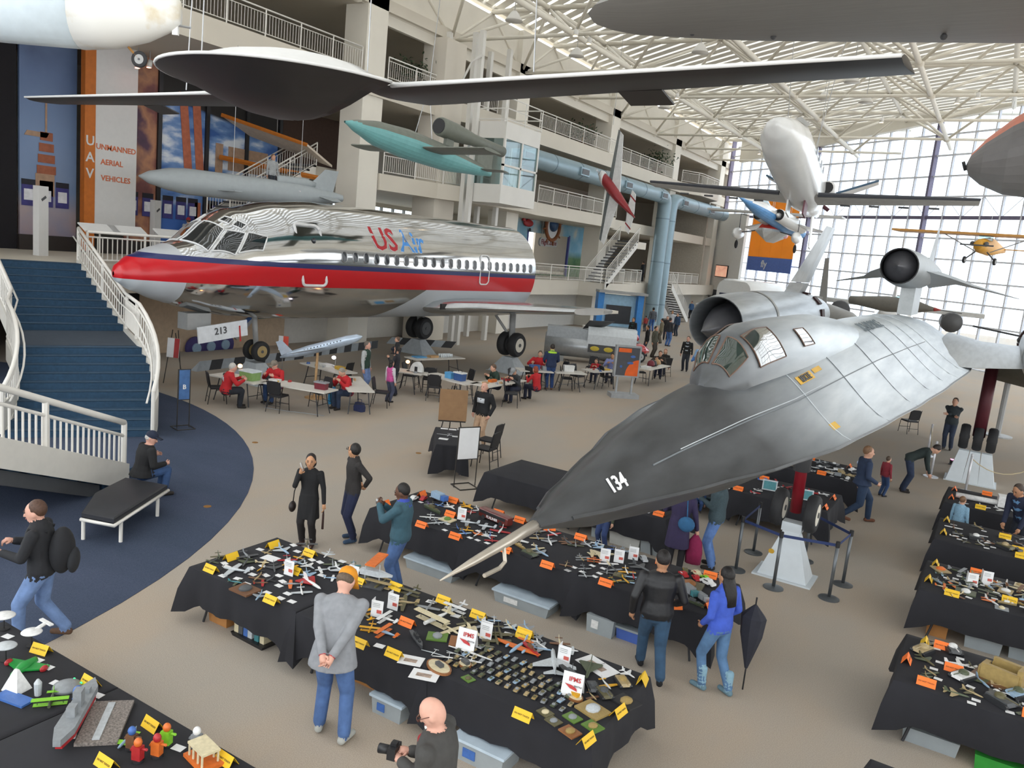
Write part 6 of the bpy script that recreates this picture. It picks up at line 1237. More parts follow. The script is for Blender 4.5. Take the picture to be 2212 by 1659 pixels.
KIND = {
 'prop': [('fuselage', f_fus(), 0), ('wing', f_plate(sym([(0, -.26), (.55, -.2), (.55, -.06), (0, -.02)][0:1]+[(.55, -.2), (.55, -.06)]+[(0, -.02)]), .012, -.02), 1), ('tailplane', f_plate([(-.2, .38), (.2, .38), (.2, .47), (-.2, .47)], .008, .02), 1), ('fin', f_vfin(), 0), ('propeller', lambda: MB().box((0, -.51, 0), (.24, .01, .02), M=Matrix.Rotation(.5, 3, 'Y')), 2)],
 'jet': [('fuselage', f_fus(.05, .006), 0), ('wing', f_plate([(0, -.15), (.42, .16), (.42, .26), (0, .2), (-.42, .26), (-.42, .16)], .008), 1), ('tailplane', f_plate([(0, .32), (.22, .46), (.22, .52), (0, .48), (-.22, .52), (-.22, .46)], .006), 1), ('fin', f_vfin(.28, .46, .2, .1), 0)],
 'delta': [('fuselage', f_fus(.05, .006), 0), ('wing', f_plate([(0, -.22), (.34, .36), (.3, .42), (-.3, .42), (-.34, .36)], .008), 1), ('fin', f_vfin(.15, .42, .2, .12), 0)],
 'bi': [('fuselage', f_fus(.06, .05), 0), ('lower_wing', f_plate([(-.5, -.3), (.5, -.3), (.5, -.12), (-.5, -.12)], .01, -.06), 1), ('upper_wing', f_plate([(-.55, -.34), (.55, -.34), (.55, -.15), (-.55, -.15)], .01, .14), 1), ('strut', lambda: MB().tube([(.38, -.22, -.06), (.38, -.25, .14)], .01, 4), 2), ('strut', lambda: MB().tube([(-.38, -.22, -.06), (-.38, -.25, .14)], .01, 4), 2), ('tailplane', f_plate([(-.2, .36), (.2, .36), (.2, .48), (-.2, .48)], .008, .02), 1), ('fin', f_vfin(), 1)],
 'twin': [('fuselage', f_fus(), 0), ('wing', f_plate([(0, -.2), (.75, -.1), (.75, .0), (0, .05), (-.75, .0), (-.75, -.1)], .012), 1), ('engine', lambda: MB().ell((.28, -.18, 0), (.04, .12, .045), 8, 5), 0), ('engine', lambda: MB().ell((-.28, -.18, 0), (.04, .12, .045), 8, 5), 0), ('tailplane', f_plate([(-.26, .36), (.26, .36), (.26, .46), (-.26, .46)], .008, .03), 1), ('fin', f_vfin(), 0)],
 'glider': [('fuselage', f_fus(.03, .01), 0), ('wing', f_plate([(-1.0, -.16), (1.0, -.16), (1.0, -.1), (0, -.02), (-1.0, -.1)], .008, .02), 1), ('tailplane', f_plate([(-.2, .42), (.2, .42), (.2, .48), (-.2, .48)], .006, .02), 1)],
 'tank': [('hull', lambda: MB().loft([[(-.26, -.5, .1), (.26, -.5, .1), (.26, .5, .1), (-.26, .5, .1)], [(-.26, -.44, .26), (.26, -.44, .26), (.26, .48, .26), (-.26, .48, .26)]]), 0), ('track', lambda: MB().prism(rrect(-.5, .5, 0, .2, .09, 3), .2, .36, M=Matrix(((0,0,1,0),(1,0,0,0),(0,1,0,0),(0,0,0,1)))), 2), ('track', lambda: MB().prism(rrect(-.5, .5, 0, .2, .09, 3), -.36, -.2, M=Matrix(((0,0,1,0),(1,0,0,0),(0,1,0,0),(0,0,0,1)))), 2), ('turret', lambda: MB().lathe([(.22, .25), (.2, .36), (.1, .42)], 10, M=Matrix.Translation((0, .05, 0))), 1), ('gun', lambda: MB().tube([(0, -.1, .33), (0, -.7, .34)], .025, 6), 1)],
 'car': [('body', lambda: MB().loft([[(x, y, z) for y, z in ((-.5, .1), (.5, .1), (.48, .24), (.3, .26), (.18, .38), (-.15, .38), (-.28, .26), (-.48, .22))] for x in (-.2, .2)]), 0), ('wheel', lambda: MB().tube([(-.22, -.3, .09), (.22, -.3, .09)], .09, 8), 2), ('wheel', lambda: MB().tube([(-.22, .3, .09), (.22, .3, .09)], .09, 8), 2), ('window_band', lambda: MB().box((0, .02, .32), (.42, .3, .07)), 1)],
 'truck': [('chassis', lambda: MB().bx((-.16, -.5, .08), (.16, .5, .16)), 2), ('cab', lambda: MB().bx((-.17, -.5, .14), (.17, -.25, .4)), 0), ('box', lambda: MB().bx((-.18, -.2, .14), (.18, .5, .46)), 1), ('wheel', lambda: MB().tube([(-.19, -.36, .08), (.19, -.36, .08)], .08, 8), 2), ('wheel', lambda: MB().tube([(-.19, .3, .08), (.19, .3, .08)], .08, 8), 2)],
 'ship': [('hull', lambda: MB().loft([[(-w_, y, .08), (0, y, 0), (w_, y, .08), (w_*1.1, y, .14), (-w_*1.1, y, .14)] for y, w_ in ((-.5, .005), (-.3, .07), (.2, .08), (.5, .05))]), 0), ('superstructure', lambda: MB().bx((-.045, -.1, .13), (.045, .18, .24)), 1), ('mast', lambda: MB().tube([(0, .02, .2), (0, .02, .42)], .01, 5), 1), ('gun_turret', lambda: MB().bx((-.035, -.3, .13), (.035, -.2, .18)), 1)],
 'diorama': [('base', lambda: MB().bx((-.5, -.4, 0), (.5, .4, .07)), 0), ('scene', lambda: MB().ell((0, 0, .09), (.25, .3, .14), 9, 5), 1)],
}
PAL = dict(grey='#85898c', lgrey='#b3b8bb', white='#d6d6d4', dgrey='#4c4e50', green='#4d5540', olive='#5c573c', tan='#a4916a', brown='#6b4a33', blue='#3f66a8', lblue='#8fa9c0', red='#a5262a', yellow='#d09a1e', orange='#cf6a2a', black='#26272a', camo='#5e5a44', cream='#c9bd9c', lime='#7fbf2f', silver='#b5b9bc', purple='#5a3f7a', wood='#8a5a34', grass='#5a7a32', sand='#9a8350', teal='#3f7a80')
PM = {k: mat('model_'+k, c, .45, .5 if k == 'silver' else 0, var=.12, scale=25) for k, c in PAL.items()}
NICE = dict(prop='aeroplane', jet='swept wing jet', delta='delta wing jet', bi='biplane', twin='twin engine aeroplane', glider='glider', tank='tank', car='car', truck='truck', ship='ship', diorama='scenic base')
CAT = dict(tank='model tank', car='model car', truck='model truck', ship='model ship', diorama='diorama')
SEEN = {}
PLACED = {}
def settle(x, y, r_, where, box=None):
    pl = PLACED.setdefault(where, []); best = (x, y); bo = 1e9
    for k in range(60):
        a = k*2.4; d = .022*math.sqrt(k)*1.6; cx, cy = x+d*math.cos(a), y+d*math.sin(a)
        ov = sum(max(0, r_+q[2]-math.hypot(cx-q[0], cy-q[1])) for q in pl)
        if ov < bo-1e-4: best, bo = (cx, cy), ov
        if ov <= 0: break
    pl.append((best[0], best[1], r_)); return best
def model(kind, x, y, rz, L, c1, c2, where, z=.75, label=None, pitch=0):
    L *= .92
    if label is None or 'tiny' not in label: x, y = settle(x, y, {'tank': .38, 'diorama': .5, 'glider': .3, 'car': .42, 'ship': .3}.get(kind, .4)*L, where)
    else: PLACED.setdefault(where, []).append((x, y, .05))
    nm = {'tank': 'model_tank', 'car': 'model_car', 'truck': 'model_truck', 'ship': 'model_ship', 'diorama': 'diorama'}.get(kind, 'model_aeroplane')
    cs = c1 if c1 == c2 else '%s and %s' % (c1, c2); cs = cs.replace('lgrey', 'light grey').replace('dgrey', 'dark grey').replace('lblue', 'pale blue').replace('camo', 'camouflage').replace('grass', 'grass green')
    lb = label or '%s model %s on %s' % (cs, NICE[kind], where)
    if len(lb.split()) > 16: lb = lb.replace(' model ', ' ').replace('dark ', '').replace('light ', '')
    up = {'prop': .075, 'jet': .06, 'delta': .06, 'bi': .08, 'twin': .07, 'glider': .04}.get(kind, 0)*L
    t = thing(nm, lb, CAT.get(kind, 'model aeroplane'), (x, y, z+up+.001), rz, 'scale models on '+where); t.scale = (L, L, L)
    for n_, fn, ci in KIND[kind]: 
        k = (kind, n_, id(fn)); inst(n_, pmesh((kind+str(id(fn)), n_), fn, PM[(c1, c2, 'black')[ci]]), t)
    return t
def zpt(reg, zx, zy, sc, z=.75): return at(reg[0]+zx/sc, reg[1]+zy/sc, z)
A1, A2, A3 = 'the table of white carded aircraft', 'the table of yellow biplanes', 'the table of tiny tanks'
r1, r2, r3, r4, r5 = (380, 1140), (760, 1200), (1000, 1330), (780, 1040), (1160, 1120)
# table A, first third
for zx, zy, rz in ((660, 375, -PI/2), (1160, 230, -PI/2), (420, 520, 0), (1140, 890, 0), (1600, 330, 0), (1430, 540, 0)): p = zpt(r1, zx, zy, 5.53); tent(p.x, p.y, rz, True, A1)
for zx, zy in ((580, 425), (560, 575), (740, 608), (840, 670), (940, 748), (905, 485), (915, 558), (1035, 458), (1075, 568), (1230, 572), (1275, 642), (1230, 692), (1335, 787), (1385, 882), (1250, 857), (1005, 260), (1405, 208), (1450, 283), (1610, 358), (1720, 412), (1740, 568), (2120, 690), (1985, 402), (640, 450), (1090, 775)): p = zpt(r1, zx, zy, 5.53); card(p.x, p.y, random.uniform(-.3, .3), A1, 1.15)
for zx, zy, k, L, c1, c2, rz in ((840, 340, 'prop', .3, 'grey', 'dgrey', 1.2), (710, 495, 'prop', .4, 'lgrey', 'lgrey', -1.2), (830, 440, 'jet', .3, 'dgrey', 'green', .6), (1090, 480, 'jet', .3, 'dgrey', 'dgrey', .9), (1230, 250, 'jet', .34, 'lblue', 'lgrey', 1.3), (1330, 385, 'prop', .26, 'grey', 'red', .9), (1420, 420, 'prop', .2, 'grey', 'lblue', 0), (1010, 590, 'prop', .22, 'tan', 'brown', .4), (820, 575, 'prop', .2, 'teal', 'green', 2), (1340, 690, 'prop', .26, 'grey', 'orange', -.8), (1205, 775, 'jet', .24, 'lblue', 'grey', .5), (1440, 775, 'prop', .26, 'white', 'lgrey', .9), (1750, 335, 'jet', .26, 'white', 'lgrey', .4), (1870, 385, 'prop', .26, 'grey', 'green', .8), (1590, 415, 'jet', .26, 'lgrey', 'white', 1.4), (1590, 525, 'jet', .3, 'lblue', 'lblue', 1.1), (1710, 540, 'prop', .22, 'lgrey', 'white', -.6), (1500, 475, 'prop', .24, 'white', 'yellow', 1.5), (1190, 515, 'prop', .16, 'yellow', 'black', .3), (500, 420, 'prop', .2, 'dgrey', 'green', .2), (655, 390, 'prop', .22, 'green', 'camo', 1), (2120, 465, 'prop', .2, 'lblue', 'green', .7), (1800, 460, 'jet', .36, 'white', 'lgrey', 1.35), (960, 510, 'prop', .2, 'cream', 'tan', 2.2), (1480, 360, 'prop', .18, 'cream', 'yellow', .2), (1540, 350, 'prop', .2, 'white', 'tan', 1), (1430, 640, 'delta', .46, 'white', 'red', 1.35), (1080, 275, 'prop', .16, 'tan', 'tan', .2), (1480, 210, 'prop', .3, 'camo', 'dgrey', .7), (1160, 610, 'prop', .2, 'dgrey', 'black', .2), (890, 610, 'prop', .2, 'brown', 'red', 2.4), (1680, 590, 'prop', .2, 'lblue', 'white', 2.2)):
    p = zpt(r1, zx, zy, 5.53); model(k, p.x, p.y, rz, L, c1, c2, A1)
p = zpt(r1, 1045, 695, 5.53); model('diorama', p.x, p.y, 0, .34, 'brown', 'dgrey', A1); p = zpt(r1, 1210, 355, 5.53); card(p.x, p.y, .1, A1, 2.6); p = zpt(r1, 1340, 570, 5.53); sheet(p.x, p.y, .1, A1)
# middle third
for zx, zy, rz, yl in ((80, 335, 0, 1), (530, 400, 0, 1), (1100, 560, 0, 1), (1510, 740, 0, 1), (2060, 980, 0, 1), (95, 1075, 0, 1), (505, 1205, 0, 1), (660, 830, 0, 0)): p = zpt(r2, zx, zy, 5.53); tent(p.x, p.y, rz, bool(yl), A2)
for zx, zy, rz in ((480, 645, .1), (290, 735, .3), (1590, 1010, .1), (10, 300, .1)): p = zpt(r2, zx, zy, 5.53); sheet(p.x, p.y, rz, A2)
for zx, zy in ((35, 810), (945, 552), (1240, 720), (330, 1080), (110, 180), (30, 360), (1870, 940), (2090, 985)): p = zpt(r2, zx, zy, 5.53); card(p.x, p.y, .2, A2, 1.3)
for zx, zy, k, L, c1, c2, rz in ((170, 740, 'bi', .28, 'camo', 'yellow', -1.9), (225, 880, 'bi', .24, 'yellow', 'yellow', .5), (430, 950, 'bi', .3, 'lblue', 'orange', -1.5), (500, 800, 'bi', .28, 'white', 'white', -1.5), (500, 380, 'bi', .36, 'olive', 'tan', .2), (720, 450, 'bi', .3, 'grey', 'olive', .1), (640, 580, 'twin', .36, 'tan', 'olive', -1.0), (900, 590, 'prop', .3, 'grey', 'grey', .3), (1130, 600, 'bi', .32, 'lgrey', 'white', 0), (1000, 705, 'bi', .5, 'white', 'cream', -.1), (1420, 740, 'prop', .26, 'camo', 'camo', 1), (1380, 810, 'prop', .28, 'lblue', 'grey', 1.2), (1700, 775, 'prop', .16, 'white', 'lblue', .6), (1880, 850, 'prop', .22, 'cream', 'grey', 1), (1210, 880, 'twin', .3, 'cream', 'cream', 1.3), (1440, 905, 'delta', .36, 'cream', 'cream', 1.3), (1780, 940, 'prop', .34, 'olive', 'olive', .7), (1970, 950, 'jet', .28, 'lblue', 'grey', .9), (770, 1035, 'ship', .42, 'dgrey', 'black', 1.0), (980, 1165, 'glider', .16, 'white', 'lgrey', .2), (1160, 1220, 'glider', .2, 'lgrey', 'white', .5), (1260, 1180, 'glider', .14, 'tan', 'lgrey', .1), (1430, 1165, 'glider', .3, 'cream', 'white', .1), (1450, 1240, 'twin', .18, 'white', 'white', .3), (1930, 1115, 'twin', .42, 'lblue', 'orange', 0), (2160, 1045, 'jet', .26, 'lblue', 'grey', 2), (1640, 1020, 'prop', .26, 'camo', 'green', 2), (150, 215, 'prop', .26, 'green', 'camo', 1.0), (20, 120, 'prop', .2, 'lblue', 'teal', .8)):
    p = zpt(r2, zx, zy, 5.53); model(k, p.x, p.y, rz, L, c1, c2, A2)
p = zpt(r2, 235, 340, 5.53); t = thing('model_aeroplane', 'orange winged racing biplane on dark green base', 'model aeroplane', (p.x, p.y, .75), .3)
MB().bx((-.2, -.14, 0), (.2, .14, .02)).build('base', PM['dgrey'], t); MB().bx((-.1, -.02, .16), (.1, .07, .18)).build('lower_wing', PM['wood'], t); MB().bx((-.07, -.1, .28), (.07, .35, .30)).build('upper_wing', PM['orange'], t); MB().loft([[(x, y*k, .16+z*k) for x_ in (0,) for y, z in ((-.04, -.04), (.04, -.04), (.04, .04), (-.04, .04))] for x, k in ((-.16, .9), (.1, 1), (.28, .3))]).build('fuselage', PM['lgrey'], t)
for x in (-.1, .1): MB().tube([(x, 0, .02), (x, 0, .28)], .006, 5).build('strut', PM['lgrey'], t)
for zx, zy, c, s_ in ((960, 985, 'grass', .26), (1110, 1100, 'wood', .32)): p = zpt(r2, zx, zy, 5.53); model('diorama', p.x, p.y, .5, s_, c, 'grey', A2)
def photo(zx, zy, reg, sc, rz, w_, h_, lb, fold=False):
    p = zpt(reg, zx, zy, sc); o = thing('photo_sheet', lb, 'print', (p.x, p.y, .75), rz); MB().bx((-w_/2, -h_/2, 0), (w_/2, h_/2, .003)).build('paper', WC, o)
    MB().bx((-w_*.3, -h_*.2, .003), (w_*.25, h_*.15, .004)).build('picture', mat('photo_brown', '#9a8678', .3, var=.4, scale=20), o)
    if fold: MB().box((0, 0, .005), (.008, h_, .006)).build('spine', GREY, o)
photo(710, 1255, r2, 5.53, .35, .26, .2, 'glossy white photo sheet by oval wooden plaque'); photo(870, 1430, r2, 5.53, .35, .3, .2, 'curled printed sheet over front edge of table'); photo(1460, 550, r3, 5.03, -.35, .46, .26, 'open white picture book near the folded card corner', True)
for zx, zy, reg, a_, b_, lb in ((1040, 1345, r2, .22, .13, 'oval varnished wooden plaque holding small models'), (1350, 1310, r2, .1, .08, 'round bark edged wood slice'), (1210, 890, r3, .13, .09, 'oval wooden plaque with yellow figure')):
    p = zpt(reg, zx, zy, 5.53 if reg == r2 else 5.03); o = thing('wooden_plaque', lb, 'plaque', (p.x, p.y, .75), -.35); MB().prism([(a_*.8*math.cos(2*PI*i/24), b_*.85*math.sin(2*PI*i/24)) for i in range(24)], 0, .022).build('bark_edge', PM['wood'], o); MB().prism([(a_*.7*math.cos(2*PI*i/24), b_*.72*math.sin(2*PI*i/24)) for i in range(24)], .022, .026).build('pale_face', PM['cream'], o); MB().bx((-.05, -.02, .026), (.05, .03, .06)).build('small_model', PM['dgrey'] if 'yellow' not in lb else PM['yellow'], o)
# right third: ranks of tiny tanks
pa, pb, pc, pd = [zpt(r3, *q_, 5.03) for q_ in ((170, 730), (420, 530), (1130, 960), (800, 1010))]
o_ = Vector(pa[:2]); ex = Vector((1, 0)); n_t = 0
for r_ in range(5):
    for c_ in range(14 if r_ < 4 else 9):
        x = -4.45+c_*.108+random.uniform(-.006, .006)+.05*(r_ % 2)-(.03*r_); y = 6.86+r_*.128+random.uniform(-.006, .006)
        if x > -2.98: continue
        model('tank', x, y, random.choice([0, PI])+random.uniform(-.15, .15), random.uniform(.082, .1), random.choice(['olive', 'tan', 'sand', 'green', 'grey', 'lblue']), random.choice(['olive', 'tan', 'green', 'grey']), A3, label='tiny military vehicle model in ranks on '+A3)
for zx, zy, rz in ((1950, 720, -PI/2+.2), (1690, 1070, PI/2-.1), (1340, 1380, PI/2-.1), (650, 1110, 0), (670, 215, 0)): p = zpt(r3, zx, zy, 5.03); tent(p.x, p.y, rz, True, A3)
for zx, zy in ((1085, 520), (240, 240)): p = zpt(r3, zx, zy, 5.03); sheet(p.x, p.y, .1, A3)
for zx, zy, k, L, c1, c2, rz in ((930, 530, 'jet', .62, 'lgrey', 'lgrey', -2.6), (1270, 590, 'delta', .44, 'green', 'green', .3), (1810, 660, 'jet', .22, 'white', 'white', 1.2), (1510, 715, 'prop', .24, 'white', 'yellow', .9), (860, 340, 'jet', .24, 'white', 'grey', 1.2), (770, 255, 'jet', .22, 'grey', 'grey', 1), (1050, 300, 'prop', .24, 'cream', 'brown', .6), (850, 400, 'ship', .34, 'red', 'brown', 1.1), (400, 200, 'prop', .34, 'camo', 'olive', .7), (930, 690, 'ship', .5, 'black', 'dgrey', 1.05), (1410, 800, 'tank', .2, 'dgrey', 'dgrey', .7), (1680, 750, 'tank', .22, 'tan', 'sand', .8), (1550, 845, 'tank', .22, 'olive', 'dgrey', .9), (1340, 740, 'prop', .18, 'tan', 'brown', 1), (600, 210, 'jet', .24, 'lblue', 'lgrey', 1.2), (1130, 350, 'prop', .2, 'white', 'lgrey', 2)):
    p = zpt(r3, zx, zy, 5.03); model(k, p.x, p.y, rz, L, c1, c2, A3)
for zx, zy, c, c2, s_ in ((1410, 1035, 'sand', 'lgrey', .32), (1140, 1020, 'grass', 'grey', .18), (1300, 1145, 'grass', 'sand', .2), (1250, 1245, 'wood', 'sand', .2), (1120, 1165, 'olive', 'grey', .16), (1630, 945, 'black', 'sand', .28), (1030, 1120, 'olive', 'cream', .16), (150, 640, 'grass', 'olive', .14)): p = zpt(r3, zx, zy, 5.03); model('diorama', p.x, p.y, -.3, s_, c, c2, A3)
RDT = mat('sign_red', '#b3282a', .5)
for reg, sc, zx, zy, lb in ((r2, 5.53, 1370, 1110, A2), (r3, 5.03, 1185, 850, A3)):
    p = zpt(reg, zx, zy, sc); o = thing('a_frame_sign', 'white a frame sign with red IPMS lettering on '+lb, 'sign', (p.x, p.y, .75), .2)
    for s_ in (-1, 1): MB().add([(-.11, s_*.07, 0), (.11, s_*.07, 0), (.11, 0, .24), (-.11, 0, .24), (-.11, s_*.07+.004, 0), (.11, s_*.07+.004, 0), (.11, .004, .24), (-.11, .004, .24)], [(0,1,2,3),(7,6,5,4),(0,4,5,1),(1,5,6,2),(2,6,7,3),(3,7,4,0)]).build('leaf', WC, o)
    text('IPMS', .065, RDT, o, frame((.02, -.026, .175), (1, 0, 0), (0, .28, .96)), True, ext=.001); MB().add([(-.08, -.046, .13), (-.02, -.058, .09), (.06, -.06, .07), (.05, -.055, .1), (.0, -.045, .12)], [(0,1,2,3,4)]).build('shark_mouth_mark', RDT, o); text('SEATTLE', .022, DGREY, o, frame((.06, -.044, .115), (1, 0, 0), (0, .28, .96)), True, ext=.001)
# table B
B1, B2, B3 = 'the table of blue truck and green ship', 'the table below the silver probe', 'the table by the leather jacket'
for zx, zy, rz, w_ in ((630, 150, -PI/2+.1, B1), (960, 215, 0, B1), (1430, 345, 0, B1), (1650, 420, 0, B2), (1955, 500, .6, B2), (245, 250, -PI/2, B1), (630, 470, 0, B1), (980, 590, 0, B1), (1500, 730, 0, B2), (1935, 890, 0, B2), (930, 360, 0, B1)): p = zpt(r4, zx, zy, 4.81); tent(p.x, p.y, rz, False, w_)
for zx, zy, rz in ((455, 215, 0), (715, 690, 0), (1300, 470, .2), (1800, 610, .1), (1425, 930, .7), (1790, 925, PI/2-.3)): p = zpt(r5, zx, zy, 4.81); tent(p.x, p.y, rz, False, B3)
p = zpt(r4, 885, 215, 4.81); model('truck', p.x, p.y, PI/2-.2, .36, 'blue', 'lblue', B1); p = zpt(r4, 545, 195, 4.81); model('car', p.x, p.y, .1, .22, 'white', 'black', B1); p = zpt(r4, 630, 180, 4.81); model('car', p.x, p.y, .2, .2, 'red', 'black', B1); p = zpt(r4, 740, 310, 4.81); model('ship', p.x, p.y, 1.3, .46, 'green', 'olive', B1)
p = zpt(r4, 1390, 420, 4.81); t = thing('model_bus', 'long maroon streamlined bus model with white lettering', 'model bus', (p.x, p.y, .75), -.22); BUS = mat('bus_maroon', '#5c241e', .3, coat=.5)
MB().loft([[(x, y*k, .1+z*k) for y, z in rrect(-.08, .08, -.075, .075, .03)] for x, k in ((-.34, .7), (-.31, 1), (.31, 1), (.34, .8))]).build('body', BUS, t, True, angle=.6); MB().bx((-.3, -.083, .1), (.3, -.08, .15)).build('window_band', BLACK, t); text('FLXLINER', .06, WC, t, frame((0, -.085, .07), (1, 0, 0), (0, 0, 1)), True, ext=.001)
for x in (-.2, .2): MB().tube([(x, -.085, .04), (x, .085, .04)], .04, 10).build('wheel', RUBBER, t)
p = zpt(r4, 880, 385, 4.81); model('diorama', p.x, p.y, 0, .26, 'cream', 'grass', B1); p = zpt(r4, 1040, 400, 4.81); sheet(p.x, p.y, .2, B1)
for zx, zy in ((700, 450), (845, 460), (995, 430)): p = zpt(r5, zx, zy, 4.81); sheet(p.x, p.y, .3, B3)
for zx, zy in ((320, 540), (385, 508), (470, 555), (575, 490), (690, 520), (650, 570), (600, 603)): p = zpt(r5, zx, zy, 4.81); card(p.x, p.y, -.2, B3)
for zx, zy in ((870, 505), (1215, 515), (1130, 585), (1210, 610), (1310, 640), (895, 440), (2145, 925), (1800, 662), (620, 215)): p = zpt(r4, zx, zy, 4.81); card(p.x, p.y, -.2, B1 if zx < 1250 else B2)
LST = [(760, 175, 'prop', .24, 'purple', 'white', .8), (930, 275, 'jet', .28, 'white', 'white', 1.2), (1110, 270, 'jet', .3, 'yellow', 'yellow', 1.3), (1220, 300, 'prop', .24, 'white', 'lgrey', 1), (1140, 330, 'jet', .22, 'white', 'red', .5), (820, 250, 'prop', .18, 'lblue', 'blue', 0), (700, 235, 'prop', .18, 'purple', 'grey', 1), (720, 380, 'twin', .26, 'lgrey', 'white', .6), (840, 430, 'twin', .26, 'grey', 'lgrey', 1), (1130, 440, 'prop', .34, 'lgrey', 'grey', -1.1), (1310, 480, 'prop', .32, 'lgrey', 'silver', -1.2), (1450, 520, 'prop', .34, 'white', 'red', .3), (1000, 485, 'prop', .2, 'blue', 'black', .8), (1100, 505, 'prop', .22, 'yellow', 'yellow', .4), (1070, 540, 'prop', .22, 'blue', 'lblue', 1), (1180, 540, 'jet', .24, 'white', 'orange', .1), (1280, 580, 'jet', .24, 'lgrey', 'white', 1), (1340, 560, 'prop', .22, 'blue', 'white', .5), (1360, 615, 'prop', .24, 'red', 'red', .6), (1640, 610, 'prop', .36, 'red', 'white', .1), (1550, 410, 'prop', .22, 'lgrey', 'white', .6), (1830, 520, 'prop', .28, 'olive', 'grey', 1), (1990, 550, 'prop', .28, 'lgrey', 'red', 1.2), (1830, 590, 'prop', .26, 'grey', 'tan', .7), (1540, 645, 'tank', .16, 'green', 'olive', 1), (1960, 640, 'jet', .34, 'white', 'grey', .7), (1650, 690, 'ship', .3, 'sand', 'tan', 1.2), (1760, 670, 'prop', .24, 'tan', 'cream', 1), (1850, 715, 'jet', .34, 'lblue', 'grey', 1.2), (1765, 760, 'tank', .26, 'green', 'olive', 1.3), (2150, 640, 'prop', .28, 'dgrey', 'brown', 1)]
for zx, zy, k, L, c1, c2, rz in LST: p = zpt(r4, zx, zy, 4.81); model(k, p.x, p.y, rz, L, c1, c2, B1 if zx < 1300 else B2)
for zx, zy, k, L, c1, c2, rz in ((300, 240, 'prop', .26, 'dgrey', 'brown', .8), (400, 280, 'prop', .26, 'grey', 'green', .5), (460, 270, 'jet', .26, 'lgrey', 'grey', 1), (560, 290, 'jet', .3, 'lblue', 'lblue', 1.2), (640, 270, 'prop', .22, 'lblue', 'white', .2), (690, 380, 'jet', .46, 'cream', 'cream', 2.4), (730, 310, 'prop', .22, 'dgrey', 'blue', .6), (850, 330, 'prop', .22, 'grey', 'lblue', .9), (460, 420, 'bi', .22, 'tan', 'grey', .8), (520, 410, 'bi', .22, 'olive', 'orange', .5), (580, 440, 'prop', .3, 'cream', 'white', .7), (350, 500, 'prop', .2, 'tan', 'brown', .3), (490, 520, 'prop', .2, 'dgrey', 'grey', .8), (510, 585, 'prop', .2, 'lgrey', 'grey', .7), (630, 560, 'prop', .2, 'grey', 'dgrey', .4), (760, 490, 'prop', .24, 'dgrey', 'grey', .9), (790, 580, 'diorama', .2, 'olive', 'camo', .2), (1100, 440, 'car', .22, 'silver', 'black', .8), (1080, 520, 'jet', .4, 'dgrey', 'dgrey', 1.2), (890, 590, 'prop', .26, 'white', 'yellow', .6), (930, 640, 'prop', .24, 'yellow', 'green', .9), (1000, 610, 'prop', .24, 'red', 'lblue', .5), (1020, 655, 'prop', .24, 'orange', 'lblue', .4), (890, 660, 'prop', .22, 'green', 'yellow', 1.1), (1520, 600, 'car', .2, 'red', 'white', .9), (1550, 570, 'car', .18, 'olive', 'yellow', .5), (1620, 590, 'car', .2, 'cream', 'red', 1), (1650, 640, 'car', .2, 'red', 'black', .7), (1710, 640, 'car', .18, 'lime', 'black', 1), (1770, 690, 'car', .26, 'white', 'black', 1.2), (1580, 700, 'diorama', .42, 'camo', 'wood', .1), (1590, 800, 'truck', .3, 'teal', 'grey', .9), (1620, 890, 'ship', .36, 'green', 'dgrey', 1.4), (1720, 860, 'truck', .24, 'silver', 'grey', 1)):
    p = zpt(r5, zx, zy, 4.81); model(k, p.x, p.y, rz, L, c1, c2, B3)
# the farther tables
def scatter(n, x0, x1, y0, y1, where, kinds, cols, seed, Ls=(.18, .3), cards=.4):
    rn = random.Random(seed); pts = []
    for i in range(n*6):
        x, y = rn.uniform(x0, x1), rn.uniform(y0, y1)
        if all(math.hypot(x-a, y-b2) > .15 for a, b2 in pts): pts.append((x, y))
        if len(pts) >= n: break
    for x, y in pts:
        model(rn.choice(kinds), x, y, rn.uniform(-.6, 2.2), rn.uniform(*Ls), rn.choice(cols), rn.choice(cols), where)
        if rn.random() < cards: card(x+.09, y-.1, rn.uniform(-.3, .3), where)
scatter(16, -5.6, -4.6, 13.6, 14.7, 'the table by couple with baby', ['prop', 'jet', 'car'], ['grey', 'white', 'brown', 'red', 'lgrey'], 31)
for x, y, rz in ((-4.62, 13.6, 0), (-5.4, 14.6, 0)): tent(x, y, rz, False, 'the table by couple with baby')
C2_ = 'the table behind nose wheels'; scatter(20, -4.4, -2.4, 16.6, 17.9, C2_, ['prop', 'jet', 'bi'], ['red', 'white', 'lgrey', 'blue', 'black', 'lime'], 32)
for x, y, rz in ((-4.0, 16.55, 0), (-2.9, 17.4, 0), (-2.3, 16.7, PI/2), (-2.3, 17.6, PI/2), (-3.8, 17.9, 0)): tent(x, y, rz, False, C2_)
for x, y in ((-3.5, 17.1), (-2.75, 17.0)):
    o = thing('framed_picture', 'small blue framed picture propped on '+C2_, 'picture', (x, y, .75), .2, 'framed pictures'); MB().box((0, 0, .11), (.3, .015, .22), M=Matrix.Rotation(-.35, 3, 'X')).build('frame', PM['lgrey'], o); MB().box((0, -.01, .11), (.25, .012, .17), M=Matrix.Rotation(-.35, 3, 'X')).build('picture', PM['teal'], o)
C3_ = 'the table beside the walking man'; scatter(26, -4.0, -2.2, 19.6, 21.0, C3_, ['prop', 'jet', 'tank', 'truck'], ['grey', 'white', 'tan', 'black', 'dgrey'], 33)
for x, y, rz in ((-2.9, 19.6, 0), (-3.4, 20.9, 0), (-2.5, 21.0, PI/2)): tent(x, y, rz, False, C3_)
